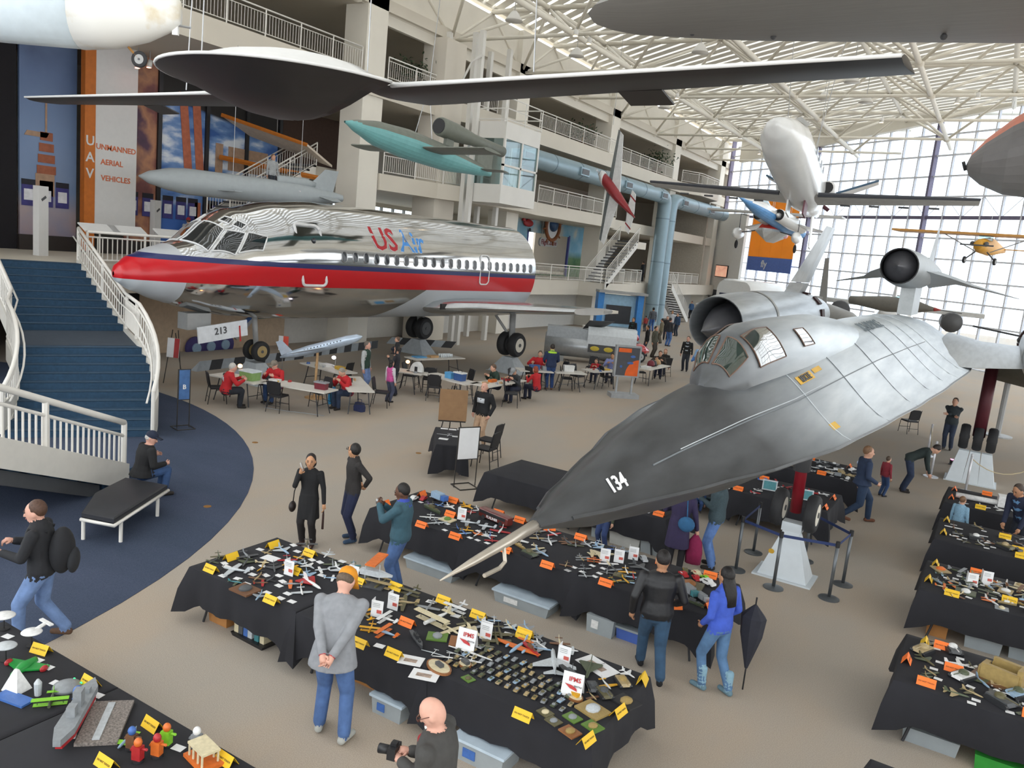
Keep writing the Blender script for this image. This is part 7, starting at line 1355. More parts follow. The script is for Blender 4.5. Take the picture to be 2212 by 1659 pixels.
RT = [('the table with white rocket model', 19.5, 21.2, ['prop', 'jet'], ['grey', 'white', 'lgrey'], 10, 34), ('the table with yellow end cards', 16.4, 18.1, ['prop', 'tank', 'jet'], ['olive', 'tan', 'brown', 'grey', 'dgrey', 'white'], 22, 35), ('the crowded table of tan models', 13.4, 15.0, ['prop', 'jet', 'bi', 'ship', 'diorama', 'glider'], ['tan', 'cream', 'brown', 'grey', 'lblue', 'green', 'orange', 'white', 'sand'], 42, 36), ('the table with stone ruin model', 10.0, 11.5, ['prop', 'jet', 'tank'], ['grey', 'dgrey', 'lblue', 'olive', 'tan', 'green', 'white'], 30, 37), ('the lower corner table', 6.6, 8.1, ['prop', 'jet'], ['white', 'lgrey', 'cream'], 5, 38)]
for nm, y0, y1, ks, cs, n, sd_r in RT: scatter(n, -.1, 1.5, y0+.12, y1-.12, nm, ks, cs, sd_r, (.18, .32), .5)
for (i, x, y, rz, yl) in ((0, -.2, 20.9, PI/2, 0), (0, -.22, 20.0, PI/2, 0), (0, .45, 21.1, 0, 0), (0, .35, 19.6, 0, 1), (1, -.2, 17.9, PI/2, 1), (1, -.2, 16.9, PI/2, 1), (1, .8, 17.6, 0, 1), (1, 1.0, 16.9, 0, 1), (1, 1.05, 16.5, 0, 1), (2, -.2, 14.8, PI/2, 1), (2, -.24, 13.9, PI/2, 1), (2, .1, 13.5, 0, 1), (2, .85, 13.9, 0, 1), (2, .4, 14.9, 0, 0), (3, -.1, 11.3, PI/2, 1), (3, -.25, 10.6, PI/2, 0), (3, .1, 11.35, 0, 0), (3, .25, 10.75, 0, 0), (3, .0, 10.12, 0, 0), (3, .75, 11.2, 0, 1), (3, 1.05, 10.15, 0, 0), (4, .1, 7.9, PI/2, 1)): tent(x, y, rz, bool(yl), RT[i][0])
for x, y, i in ((.55, 14.5, 2), (1.0, 10.9, 3), (.35, 14.2, 2)): sheet(x, y, .2, RT[i][0])
o = thing('ruin_model', 'brown ruined stone building model with archway', 'diorama', (.72, 10.75, .75), -.3)
for i, (x, y, sx, sy, h_) in enumerate(((0, 0, .4, .06, .2), (.2, .12, .06, .26, .26), (-.2, .12, .06, .26, .15), (0, .25, .3, .06, .22), (.05, .1, .2, .1, .08))): MB().bx((x-sx/2, y-sy/2, 0), (x+sx/2, y+sy/2, h_)).build('wall_block', PM['sand'], o)
MB().bx((-.3, -.12, -.0), (.3, .34, .02)).build('base', PM['brown'], o)
o = thing('rocket_model', 'long white rocket model lying on dark table', 'model rocket', (.35, 20.2, .8), .1); MB().tube([(-.5, 0, .02), (.3, 0, .02), (.42, 0, .02)], [.06, .06, .02], 10).build('body', PM['white'], o, True); MB().bx((.3, -.14, -.04), (.5, .14, .2)).build('tail_block', PM['white'], o)
# fantasy table at the lower left
D_ = 'the fantasy spacecraft table'; rD = (0, 1230)
for zx, zy, rz in ((345, 690, .6), (755, 965, .35), (1275, 1320, .3), (890, 1640, .35), (1890, 1610, .3)): p = zpt(rD, zx, zy, 3.867); tent(p.x, p.y, rz-.35, True, D_)
for zx, zy in ((65, 560), (320, 727), (400, 818), (650, 978), (815, 1052), (995, 1203), (1490, 1492), (470, 950)): p = zpt(rD, zx, zy, 3.867); card(p.x, p.y, .2, D_, 1.2)
for i, (zx, zy, r_, c) in enumerate(((35, 500, .11, 'white'), (265, 640, .1, 'white'), (50, 760, .1, 'lgrey'))):
    p = zpt(rD, zx, zy, 3.867); o = thing('saucer_model', '%s disc shaped spacecraft model on thin stand' % ('large white', 'white twin finned', 'pale grey')[i], 'model spacecraft', (p.x, p.y, .75)); MB().lathe([(.01, .135), (r_, .155), (r_*.9, .165), (.02, .185)], 24).build('saucer', PM[c], o, True); MB().tube([(0, 0, 0), (0, 0, .14)], .006, 5).build('stem', BLACK, o); MB().lathe([(.05, 0), (.05, .01)], 14).build('foot', BLACK, o)
    if i == 1: MB().tube([(0, .02, .16), (-.02, .16, .19)], .02, 6).build('neck', PM[c], o); MB().bx((-.12, .14, .19), (.08, .18, .205)).build('engine_bar', PM[c], o)
p = zpt(rD, 200, 830, 3.867); o = thing('green_ship_model', 'bright green winged spacecraft model with red tips', 'model spacecraft', (p.x, p.y, .76), .4); GRN = mat('model_bright_green', '#1f8a3a', .4)
MB().loft(fus([(-.16, .02, .03, -.02, 0), (0, .06, .07, -.03, 0), (.16, .03, .04, -.02, 0)], 8), caps=True).build('hull', GRN, o, True)
for s_ in (-1, 1): MB().prism([(0, -.08), (s_*.2, .02), (s_*.2, .1), (0, .1)], .0, .015).build('wing', GRN, o); MB().ell((s_*.19, .03, .01), (.03, .05, .03), 8, 5).build('red_tip', PM['red'], o)
p = zpt(rD, 140, 1000, 3.867); o = thing('pyramid_model', 'white wedge shaped model with blue deck', 'model', (p.x, p.y, .75), .2); MB().loft([[(-.1, -.08, 0), (.1, -.08, 0), (.1, .08, 0), (-.1, .08, 0)], [(-.02, -.01, .2), (.02, -.01, .2), (.02, .01, .2), (-.02, .01, .2)]]).build('wedge', PM['white'], o); MB().bx((-.05, -.2, 0), (.3, -.06, .02)).build('deck', PM['blue'], o); MB().lathe([(.03, 0), (.035, .12), (.01, .16)], 10).build('tower', PM['lgrey'], o, loc=(.24, .02, 0))
p = zpt(rD, 690, 1075, 3.867); o = thing('blue_creature_model', 'shiny bright blue rounded model with thin legs', 'model', (p.x, p.y, .75), .2); MB().ell((-.05, 0, .06), (.05, .05, .05), 12, 8).build('body', PM['blue'], o, True); MB().ell((.04, 0, .05), (.05, .035, .035), 12, 8).build('head', PM['lblue'], o, True)
for x in (-.06, 0, .05): MB().tube([(x, -.03, .05), (x, -.06, 0)], .006, 5).build('leg', PM['blue'], o)
p = zpt(rD, 560, 990, 3.867); o = thing('dome_model', 'grey dome spacecraft model with green lights', 'model spacecraft', (p.x, p.y, .75)); MB().lathe([(.13, 0), (.12, .03), (.06, .06), (.01, .07)], 20).build('dome', PM['grey'], o, True); 
for x in (-.05, .06): MB().ell((x, .1, .03), (.012, .012, .012), 8, 5).build('green_light', mat('green_led', '#2fe07a', .3, emit=2), o)
p = zpt(rD, 430, 1100, 3.867); model('bi', p.x, p.y, .9, .3, 'green', 'lime', D_)
p = zpt(rD, 640, 1290, 3.867); o = thing('warship_model', 'large grey warship model with red lower hull on cradle', 'model ship', (p.x, p.y, .75), -.85)
for nm_, c, z0, z1, k in (('lower_hull', 'red', .05, .1, .9), ('upper_hull', 'grey', .1, .16, 1)): MB().prism([(-.5*k, 0), (-.35*k, -.07*k), (.3*k, -.08*k), (.48*k, -.03*k), (.48*k, .03*k), (.3*k, .08*k), (-.35*k, .07*k)], z0, z1).build(nm_, PM[c], o)
for x, w_, h_ in ((-.25, .06, .2), (-.05, .1, .3), (.12, .08, .25)): MB().bx((x-w_/2, -.035, .16), (x+w_/2, .035, h_)).build('superstructure', PM['grey'], o)
for x in (-.3, .2): MB().bx((x-.02, -.06, 0), (x+.02, .06, .06)).build('cradle', PM['white'], o)
p = zpt(rD, 880, 1290, 3.867); o = thing('flight_deck_model', 'flat mottled grey display board with raised runway', 'diorama', (p.x, p.y, .75), -.8); MB().bx((-.32, -.17, 0), (.32, .17, .03)).build('board', mat('mottled_deck', '#7a726c', .7, var=.5, scale=60), o); MB().bx((-.28, -.04, .03), (.28, .02, .04)).build('runway', PM['lgrey'], o)
for zx, zy, nm_, lb, c1, c2 in ((1390, 1470, 'toy_robot', 'lime green boxy figure model with orange cap', 'lime', 'orange'), (1640, 1500, 'grey_figure', 'grey standing figure model with outstretched arm', 'grey', 'white'), (1100, 1500, 'ape_figure', 'brown crouching figure model on blue base', 'brown', 'blue'), (1310, 1560, 'flame_figure', 'orange curling figure model', 'orange', 'red'), (1150, 1600, 'pink_figure', 'dark pink rounded figure model', 'red', 'orange')):
    p = zpt(rD, zx, zy, 3.867); o = thing(nm_, lb, 'figurine', (p.x, p.y, .75), .3); MB().lathe([(.05, 0), (.05, .02)], 12).build('base', PM['black'], o); MB().box((0, 0, .08), (.08, .06, .12)).build('torso', PM[c1], o); MB().ell((0, 0, .17), (.035, .035, .04), 10, 6).build('head', PM[c2], o, True); MB().tube([(.04, 0, .12), (.1, -.02, .14)], .012, 6).build('arm', PM[c1], o); MB().tube([(-.04, 0, .12), (-.08, .02, .07)], .012, 6).build('arm', PM[c1], o)
p = zpt(rD, 1700, 1600, 3.867); o = thing('pavilion_model', 'cream colonnaded pavilion model on orange deck', 'diorama', (p.x, p.y, .75), -.2); MB().bx((-.16, -.1, 0), (.16, .1, .03)).build('deck', PM['orange'], o); MB().bx((-.13, -.08, .13), (.13, .08, .15)).build('roof', PM['cream'], o)
for x in (-.11, -.04, .04, .11):
    for y in (-.07, .07): MB().tube([(x, y, .03), (x, y, .13)], .01, 6).build('column', PM['cream'], o)
p = zpt(rD, 1060, 1440, 3.867); model('prop', p.x, p.y, .4, .28, 'lblue', 'lime', D_)
# ================================================================== FURNITURE AND SMALL THINGS
def dirz(a, b_): return math.atan2(b_.y-a.y, b_.x-a.x)
# ---- white work tables
WT = {}
def wt(key, label, pa, pb, w_=.76, z=.735):
    a, b_ = at(*pa, z), at(*pb, z); c = (a+b_)/2; L = max(1.2, min(2.44, (b_-a).length)); t = folding_table(label, c.x, c.y, L, w_, dirz(a, b_)); WT[key] = (c, dirz(a, b_), L); return t
wt(1, 'white folding work table with green lidded bin', (470, 806), (568, 826)); wt(2, 'white folding work table with maroon tool box', (580, 822), (716, 845)); wt(3, 'white folding work table heaped with kit parts', (668, 782), (752, 806)); wt(4, 'bare white folding table with three small models', (752, 812), (782, 846))
wt(5, 'white work table with round white box', (850, 797), (915, 806)); wt(6, 'white work table with blue cool box', (928, 806), (1022, 829)); wt(7, 'white work table with orange trays', (1035, 832), (1118, 818)); wt(8, 'long white work table before man in red shirt', (1118, 797), (1190, 801)); wt(9, 'white work table with striped carton', (1196, 801), (1262, 805)); wt(10, 'white work table before man in lavender shirt', (1268, 800), (1326, 799)); wt(11, 'far white work table with helmets', (1366, 800), (1448, 784)); wt(12, 'white table of drinking glasses below airliner', (868, 774), (1008, 770))
# ---- chairs
BLKV = mat('chair_black_vinyl', '#1e1e21', .6, var=.1); BLKT = mat('chair_black_tube', '#2a2a2c', .4, .4)
def make_chair():
    t = thing('stacking_chair', 'x', 'chair')
    MB().loft([[(-.21+.02*k, -.2, z), (.21-.02*k, -.2, z), (.21-.02*k, .2, z), (-.21+.02*k, .2, z)] for z, k in ((.43, 1), (.445, 0), (.475, 0), (.49, 1.2))]).build('seat', BLKV, t)
    pr2 = [(x, z) for x, z in rrect(-.21, .21, .52, .9, .1)]
    MB().loft([[(x, -.22-(z-.5)*.18+o_, z) for x, z in pr2] for o_ in (-.02, .02)]).build('backrest', BLKV, t)
    for s_ in (-1, 1):
        MB().tube([(s_*.21, .2, .44), (s_*.22, .24, 0)], .012, 6).build('leg', BLKT, t); MB().tube([(s_*.21, -.3, .9), (s_*.21, -.21, .46), (s_*.22, -.28, 0)], .012, 6).build('leg', BLKT, t)
    MB().tube([(-.21, .22, .2), (.21, .22, .2)], .009, 5).build('stretcher', BLKT, t); MB().tube([(-.21, -.25, .2), (.21, -.25, .2)], .009, 5).build('stretcher', BLKT, t); return t
ch0 = make_chair(); used = [False]
def chair(u_, v_, deg, lb, pt=None):
    p = pt or at(u_, v_, 0); o = ch0 if not used[0] else copy_tree(ch0); used[0] = True
    o.location = (p.x, p.y, 0); o.rotation_euler = (0, 0, math.radians(deg)); o['label'] = lb; o['group'] = 'black stacking chairs'; return o
for a in ((468, 870, -30, 'black stacking chair under grey haired man in red shirt'), (600, 888, 15, 'black stacking chair pushed out before maroon tool box table'), (578, 862, 200, 'black stacking chair with grey back at second work table', ), (690, 880, 170, 'black stacking chair under man bent over tool box'), (822, 878, -60, 'black stacking chair turned beside bare folding table'), (738, 838, 100, 'black stacking chair behind bare folding table'), (886, 838, -70, 'black stacking chair near girl in pink vest'), (936, 864, 30, 'black stacking chair before blue cool box'), (925, 846, 40, 'black stacking chair beside round white box table'), (1000, 852, 150, 'black stacking chair behind blue cool box'), (1102, 878, -60, 'black stacking chair at end of orange tray table'), (1112, 850, -70, 'black stacking chair under red haired person'), (1150, 842, -20, 'black stacking chair before broad man in red shirt'), (1222, 842, -60, 'black stacking chair beside man with lime shoulders'), (1245, 836, -100, 'black stacking chair before striped carton'), (1308, 838, -40, 'black stacking chair facing man in lavender shirt'), (1276, 815, 190, 'black stacking chair under man in lavender shirt'), (1380, 826, -50, 'black stacking chair beside the grey kiosk sign'), (1432, 812, 60, 'black stacking chair under far helmet table'), (1045, 1008, 95, 'black stacking chair nearer white framed sign'), (1052, 988, 95, 'black stacking chair behind the small dark table'), (1960, 935, 40, 'black stacking chair beyond jet chine edge')): chair(*a)
# ---- clutter on work tables
BOXC = dict(green='#7fa060', lid='#c9d2d6', maroon='#6e1f2c', blue='#34558c', lblue='#5a9fd0', white='#d9d9d6', orange='#d2691e', yellow='#c9a23a', red='#a52a2a', black='#222226', grey='#8b8d90', tan='#b89468', glass='#c5cdd0')
BX = {k: mat('clutter_'+k, c, .45, var=.1, scale=8) for k, c in BOXC.items()}
def onwt(key, fx, fy): c, r_, L = WT[key]; d = Vector((math.cos(r_), math.sin(r_), 0)); n_ = Vector((-d.y, d.x, 0)); return c+d*L*fx+n_*.76*fy, r_
def cbox(key, fx, fy, s_, c, lb, nm='storage_box', lid=None, cat='box', handle=False):
    p, r_ = onwt(key, fx, fy); o = thing(nm, lb, cat, (p.x, p.y, .736), r_); MB().loft([[(-s_[0]/2*.92, -s_[1]/2*.92, 0), (s_[0]/2*.92, -s_[1]/2*.92, 0), (s_[0]/2*.92, s_[1]/2*.92, 0), (-s_[0]/2*.92, s_[1]/2*.92, 0)], [(-s_[0]/2, -s_[1]/2, s_[2]), (s_[0]/2, -s_[1]/2, s_[2]), (s_[0]/2, s_[1]/2, s_[2]), (-s_[0]/2, s_[1]/2, s_[2])]]).build('body', BX[c], o)
    if lid: MB().bx((-s_[0]/2-.015, -s_[1]/2-.015, s_[2]), (s_[0]/2+.015, s_[1]/2+.015, s_[2]+.04)).build('lid', BX[lid], o)
    if handle: MB().tube([(-.08, 0, s_[2]+.03), (-.07, 0, s_[2]+.1), (.07, 0, s_[2]+.1), (.08, 0, s_[2]+.03)], .01, 6).build('handle', BLACK, o)
    return o
cbox(1, .22, 0, (.5, .36, .24), 'green', 'clear bin of green parts with white lid', lid='lid'); cbox(2, .33, .05, (.36, .2, .18), 'maroon', 'maroon metal tool box with grey lid and black handle', 'tool_box', 'grey', 'tool box', True); cbox(2, -.42, .1, (.3, .24, .06), 'white', 'flat white carton on maroon tool box table')
cbox(3, -.1, .1, (.4, .3, .08), 'white', 'open white kit box among parts'); cbox(3, .2, .2, (.35, .2, .1), 'yellow', 'yellow tray among kit parts'); cbox(6, .2, 0, (.36, .25, .24), 'blue', 'dark blue cool box with white lid', 'cool_box', 'white', 'cool box', True); cbox(6, -.02, 0, (.3, .25, .2), 'lblue', 'light blue kit carton beside cool box'); cbox(7, -.1, .15, (.35, .16, .08), 'orange', 'orange parts tray on work table'); cbox(7, .2, .0, (.24, .18, .06), 'red', 'red flat tin on work table'); cbox(7, -.3, .1, (.22, .16, .05), 'tan', 'tan flat box on work table')
cbox(8, .0, .0, (.4, .2, .2), 'blue', 'blue white striped kit carton before man in red shirt'); cbox(8, .35, .1, (.3, .22, .16), 'grey', 'grey machine case on long work table'); cbox(9, .0, .1, (.42, .2, .24), 'white', 'black and white striped carton'); cbox(10, .2, .0, (.3, .2, .05), 'yellow', 'yellow sheet of parts before man in lavender shirt'); cbox(12, -.3, .1, (.5, .35, .04), 'lblue', 'turquoise folded cloth on glasses table'); cbox(12, -.05, .0, (.4, .25, .08), 'tan', 'tan tray on glasses table'); cbox(11, -.3, .0, (.5, .3, .06), 'white', 'white sheet of parts on far work table'); cbox(4, -.2, .1, (.2, .05, .06), 'tan', 'small tan model on bare folding table', 'scale_model', cat='model'); cbox(4, -.05, -.1, (.05, .05, .14), 'black', 'small black bottle on bare folding table', 'bottle', cat='bottle')
p, r_ = onwt(5, .25, .0); o = thing('arched_box', 'white arched box with dark figure opening', 'box', (p.x, p.y, .736), r_); MB().loft([[(.22*math.cos(PI*i/12), y, .02+.34*math.sin(PI*i/12)) for i in range(13)] for y in (-.1, .1)]).build('arch', BX['white'], o); MB().bx((-.05, -.11, .02), (.05, -.1, .2)).build('opening', BLACK, o)
gl = mat('tumbler_glass', '#d9e0e3', .1, var=.05)
for i in range(14): p, r_ = onwt(12, .1+.035*(i % 7), -.1+.2*(i//7)); tag(MB().lathe([(.028, 0), (.036, .13), (.03, .13), (.024, .01)], 10).build('drinking_glass', gl, loc=(p.x, p.y, .736), smooth=True), 'clear drinking glass standing on white table', 'glass', 'drinking glasses on white table')
for i in range(26):
    k = random.choice([1, 2, 3, 3, 3, 5, 7, 7, 8, 9, 10, 11, 11]); p, r_ = onwt(k, random.uniform(-.42, .42), random.uniform(-.4, .4)); c = random.choice(['white', 'grey', 'red', 'tan', 'yellow', 'blue', 'black']); s_ = random.uniform(.04, .09)
    o = MB().loft([[(s_*math.cos(PI/3*j), s_*.7*math.sin(PI/3*j), 0) for j in range(6)], [(s_*.8*math.cos(PI/3*j), s_*.5*math.sin(PI/3*j), random.uniform(.02, .08)) for j in range(6)]]).build('kit_part', BX[c], loc=(p.x, p.y, .736), rot=random.uniform(0, 3)); tag(o, '%s kit part or paint pot on cluttered work table' % c, 'kit part', 'loose kit parts on work tables')
for key, fx, lb, col in ((11, .1, 'dark round helmet on far work table', 'black'), (11, .3, 'row of tan loaf shaped models on far work table', 'tan'), (11, .0, 'maroon model on far work table', 'maroon')):
    p, r_ = onwt(key, fx, .1); o = thing('helmet_model', lb, 'model', (p.x, p.y, .736), r_); MB().lathe([(.16, 0), (.17, .1), (.12, .22), (.02, .27)], 16).build('dome', BX[col], o, True); MB().lathe([(.18, 0), (.18, .02)], 16).build('rim', BLACK, o)
# work lamps that are switched on
for key, fx, fy, lb in ((3, .0, .35, 'lit white work lamp over kit parts'), (1, -.05, .2, 'lit orange desk lamp between men in red shirts'), (5, .0, .0, 'lit small warm lamp beside arched box')):
    p, r_ = onwt(key, fx, fy); o = thing('desk_lamp', lb, 'lamp', (p.x, p.y, .736)); MB().lathe([(.07, 0), (.07, .02)], 14).build('base', BLACK, o); MB().tube([(0, 0, .02), (.0, .02, .25), (-.02, -.03, .34)], .01, 6).build('arm', STEEL, o); MB().ell((-.02, -.05, .32), (.07, .07, .06), 12, 8).build('bulb', mat('lamp_warm' if 'white' not in lb else 'lamp_white', '#ffb070' if 'white' not in lb else '#fff0ff', .4, emit=6), o)
# bags and cords on the floor
for u_, v_, s_, c, lb, nm in ((776, 888, (.36, .2, .26), '#2c3358', 'navy lunch bag under bare folding table', 'bag'), (968, 862, (.4, .28, .24), '#17181b', 'black holdall on floor before cool box table', 'bag'), (716, 872, (.1, .3, .5), '#2f86b8', 'turquoise paper bag beside second work table', 'bag'), (1222, 800, (.32, .22, .4), '#1c1d21', 'black rucksack carried by man with lime shoulders', 'bag')):
    p = at(u_, v_, 0); o = thing('bag', lb, 'bag', (p.x, p.y, 0)); MB().loft([[(x*k, y*k, z) for x, y in rrect(-s_[0]/2, s_[0]/2, -s_[1]/2, s_[1]/2, .05)] for z, k in ((0, .95), (s_[2]*.5, 1), (s_[2], .75))]).build('body', cloth(c, 'nylon'), o, True, angle=.8); MB().tube([(-.08, 0, s_[2]), (-.06, 0, s_[2]+.1), (.06, 0, s_[2]+.1), (.08, 0, s_[2])], .01, 6).build('handle', cloth(c, 'nylon'), o)
CORD = mat('grey_cord', '#8d8f90', .5)
for i, pts in enumerate((((570, 880), (620, 888), (655, 892), (700, 898)), ((940, 858), (985, 862), (1030, 858)), ((1120, 828), (1180, 832), (1260, 828)))): tag(MB().tube([at(*q_, .01) for q_ in pts], .012, 6).build('extension_cord', CORD), 'grey extension cord on floor under %s' % ('the tool box table', 'the cool box table', 'the long work table')[i], 'cord')
# ---- small dark table, easel, framed sign
ec = Vector((-10.48, 15.32, 0)); folding_table('small folding table under black cloth with photo cards', ec.x, ec.y, 1.7, .62, math.radians(-53))
tc_ = tablecloth('black cloth on small table beside framed sign', 0, 0, 1.72, .66, .55, .1, 41); tc_.location = ec; tc_.rotation_euler = (0, 0, math.radians(-53))
for i, (u_, v_) in enumerate(((960, 926), (978, 928), (996, 928), (985, 943))): p = at(u_, v_, .75); o = card(p.x, p.y, .6, 'the small table beside framed sign', 2.0)
p = at(980, 942, .75); model('glider', p.x, p.y, .4, .3, 'lgrey', 'silver', 'the small table beside framed sign'); p = at(958, 948, .75); card(p.x, p.y, .4, 'the small table beside framed sign', 2.4)
BST = mat('sign_stand_black', '#35322f', .5, .3)
def sign_stand(label, p, rz, bw_, z0, z1, bm_, hb=1.5):
    o = thing('sign_stand', label, 'sign', (p.x, p.y, 0), rz); s_ = .22
    MB().tube([(-s_, -s_, .015), (s_, -s_, .015), (s_, s_, .015), (-s_, s_, .015), (-s_, -s_, .015)], .014, 5).build('base_frame', BST, o)
    for x in (-bw_/2, bw_/2): MB().tube([(x, 0, .015), (x, 0, z1)], .013, 6).build('post', BST, o)
    MB().bx((-bw_/2, -.012, z0), (bw_/2, .012, z1)).build('board_frame', BST, o); MB().bx((-bw_/2+.02, -.016, z0+.02), (bw_/2-.02, .016, z1-.02)).build('board', bm_, o); return o
sign_stand('tall framed sign with white board on black floor stand', at(1003, 1052), math.radians(62), .52, .62, 1.35, WC); sgn = sign_stand('slim blue sign on dark floor stand by staircase', at(395, 925), math.radians(75), .3, .72, 1.5, mat('sign_blue', '#3f6596', .5, var=.3, scale=4)); text('B', .16, WC, sgn, frame((0, -.02, 1.05), (1, 0, 0), (0, 0, 1)), True)
p = at(978, 935); ez = thing('easel', 'dark easel holding brown backed display board', 'easel', (-11.6, 16.95, 0), math.radians(40))
for x0, x1, y0, y1 in ((-.05, -.35, 0, -.15), (.05, .35, 0, -.15), (0, 0, .02, .5)): MB().tube([(x0, y0, 1.6), (x1, y1, 0)], .016, 6).build('leg', BST, ez)
MB().box((0, -.13, 1.12), (.72, .02, .8), M=Matrix.Rotation(-.12, 3, 'X')).build('board', mat('cork_brown', '#8a6a4a', .8), ez); MB().box((0, -.14, .7), (.7, .06, .03)).build('ledge', BST, ez)
# ---- kiosk sign
p = at(1345, 858); ks = thing('information_kiosk', 'grey framed information panel with orange circle on two posts', 'sign', (p.x, p.y, 0), math.radians(40)); KG = mat('kiosk_grey', '#a3a6a8', .4, .4)
MB().bx((-.55, -.3, 0), (.55, .3, .16)).build('plinth', KG, ks)
for x in (-.3, .3): MB().tube([(x, 0, .16), (x, 0, .85)], .045, 8).build('post', KG, ks)
MB().bx((-.5, -.1, .8), (.5, .1, 2.0)).build('frame', KG, ks); kp = MB().bx((-.43, -.115, .86), (.43, -.1, 1.94)).build('panel', mat('panel_dark', '#4a4b50', .5), ks)
MB().add([(.43, -.12, .86)]+[(.43-.5*math.cos(PI/2*i/10), -.12, .86+.62*math.sin(PI/2*i/10)) for i in range(11)], [tuple(range(12))]).build('orange_quarter', mat('panel_orange', '#e0601c', .5), kp); MB().bx((-.4, -.122, 1.75), (.1, -.116, 1.9)).build('orange_title', MATS['panel_orange'], kp)
for x, z, w_, h_ in ((.18, 1.6, .2, .1), (.1, 1.35, .26, .1), (-.25, 1.2, .1, .1)): MB().ell((x, -.12, z), (w_/2, .006, h_/2), 12, 6).build('blue_picture', PM['blue'], kp)
# ---- bench
pts = [at(u_, v_, .46) for u_, v_ in ((176, 1108), (246, 1122), (362, 1048), (272, 1032), (205, 1066))]; c = sum(pts, Vector())/5; bn_ = thing('bench', 'long black cushioned bench with white tube frame', 'bench', (c.x, c.y, 0)); PB = [q_-Vector((c.x, c.y, 0)) for q_ in pts]
MB().loft([[(q_.x*k, q_.y*k, z) for q_ in PB] for z, k in ((.36, .97), (.40, 1), (.46, 1), (.48, .95))]).build('cushion', mat('bench_vinyl', '#26272c', .5, var=.1), bn_, True, angle=.5)
MB().tube([(q_.x*1.02, q_.y*1.02, .36) for q_ in PB[:3]], .03, 8).build('frame_tube', RAIL, bn_, True)
for q_, k in ((PB[0], .95), (PB[1].lerp(PB[2], .12), 1.0), (PB[1].lerp(PB[2], .8), 1.0), (PB[4], .95)): MB().tube([(q_.x*k, q_.y*k, .36), (q_.x*k, q_.y*k, 0)], .03, 8).build('leg', RAIL, bn_)
# ---- belt stanchions and rope posts
SP_ = mat('stanchion_grey', '#63676a', .4, .5); NAVY = mat('belt_navy', '#20305c', .7)
sp_pts = [at(*q_) for q_ in ((1589, 1232), (1627, 1194), (1670, 1270), (1790, 1293), (1820, 1263), (1737, 1212))]
SLB = ['left of the white nose stand', 'behind plaid shirted man', 'before the white nose stand', 'at the front corner of the belt enclosure', 'at the open aisle corner', 'behind the white nose stand']
for p, l_ in zip(sp_pts, SLB):
    o = thing('stanchion', 'grey belt stanchion '+l_, 'stanchion', (p.x, p.y, 0), group='belt stanchions'); MB().lathe([(.17, 0), (.17, .015), (.12, .03), (.03, .04)], 24).build('base', SP_, o, True, angle=.6); MB().tube([(0, 0, .03), (0, 0, .95)], .028, 12).build('post', SP_, o, True); MB().tube([(0, 0, .9), (0, 0, 1.0)], .035, 12).build('head', BLACK, o)
for i, j, l_ in ((1, 0, 'beside plaid shirted man'), (0, 2, 'across front left'), (2, 3, 'before the white nose stand'), (3, 4, 'on the aisle side'), (4, 5, 'on the far side')):
    a, b_ = sp_pts[i], sp_pts[j]; d = (b_-a).normalized(); a = a+d*.036; b_ = b_-d*.036; z0 = .91; tag(MB().add([(q_.x, q_.y, z) for z in (z0, z0+.05) for q_ in (a, b_)]+[(q_.x-d.y*.004, q_.y+d.x*.004, z) for z in (z0, z0+.05) for q_ in (a, b_)], [(0,1,3,2),(6,7,5,4),(0,4,5,1),(2,3,7,6),(0,2,6,4),(1,5,7,3)]).build('barrier_belt', NAVY), 'navy barrier belt stretched '+l_, 'belt', 'barrier belts')
WP = mat('post_white', '#c9c9cc', .35, .3); rp_ = [at(*q_) for q_ in ((2010, 1030), (2085, 1062), (2002, 985))]; rp_.append(Vector((1.6, 25.5, 0)))
for i, p in enumerate(rp_[:3]): o = thing('rope_post', 'white rope post %s' % ('on round base in open aisle', 'behind the rocket model table', 'farther back beside folded arm man')[i], 'stanchion', (p.x, p.y, 0)); MB().lathe([(.2, 0), (.2, .02), (.04, .03)], 24).build('base', WP, o); MB().tube([(0, 0, .02), (0, 0, 1.0)], .03, 10).build('post', WP, o, True); MB().ell((0, 0, 1.02), (.035, .035, .03), 10, 6).build('finial', WP, o)
ROPE = mat('rope_cream', '#b9ab8c', .8)
for i, j, l_ in ((2, 0, 'between far rope posts'), (1, 3, 'curving across the large white stand')):
    a, b_ = rp_[i]+Vector((0, 0, .92)), rp_[j]+Vector((0, 0, .92)); tag(MB().tube([a.lerp(b_, t/8)-Vector((0, 0, .35*4*(t/8)*(1-t/8))) for t in range(9)], .014, 6).build('barrier_rope', ROPE), 'cream rope hanging '+l_, 'rope')
for i, (u_, v_) in enumerate(((2058, 1004), (2070, 1026))): p = at(u_, v_); o = thing('floor_spotlight', ('pink glowing floor lamp nearer rope post', 'pink glowing floor lamp beside white stand')[i], 'lamp', (p.x, p.y, 0)); MB().bx((-.12, -.06, 0), (.12, .06, .03)).build('bracket', BLACK, o); MB().tube([(0, 0, .05), (0, -.02, .16)], .1, 14).build('housing', BLACK, o); MB().lathe([(.09, .165), (.09, .17)], 14).build('lens', mat('pink_glow', '#ff9ad8', .4, emit=4), o)
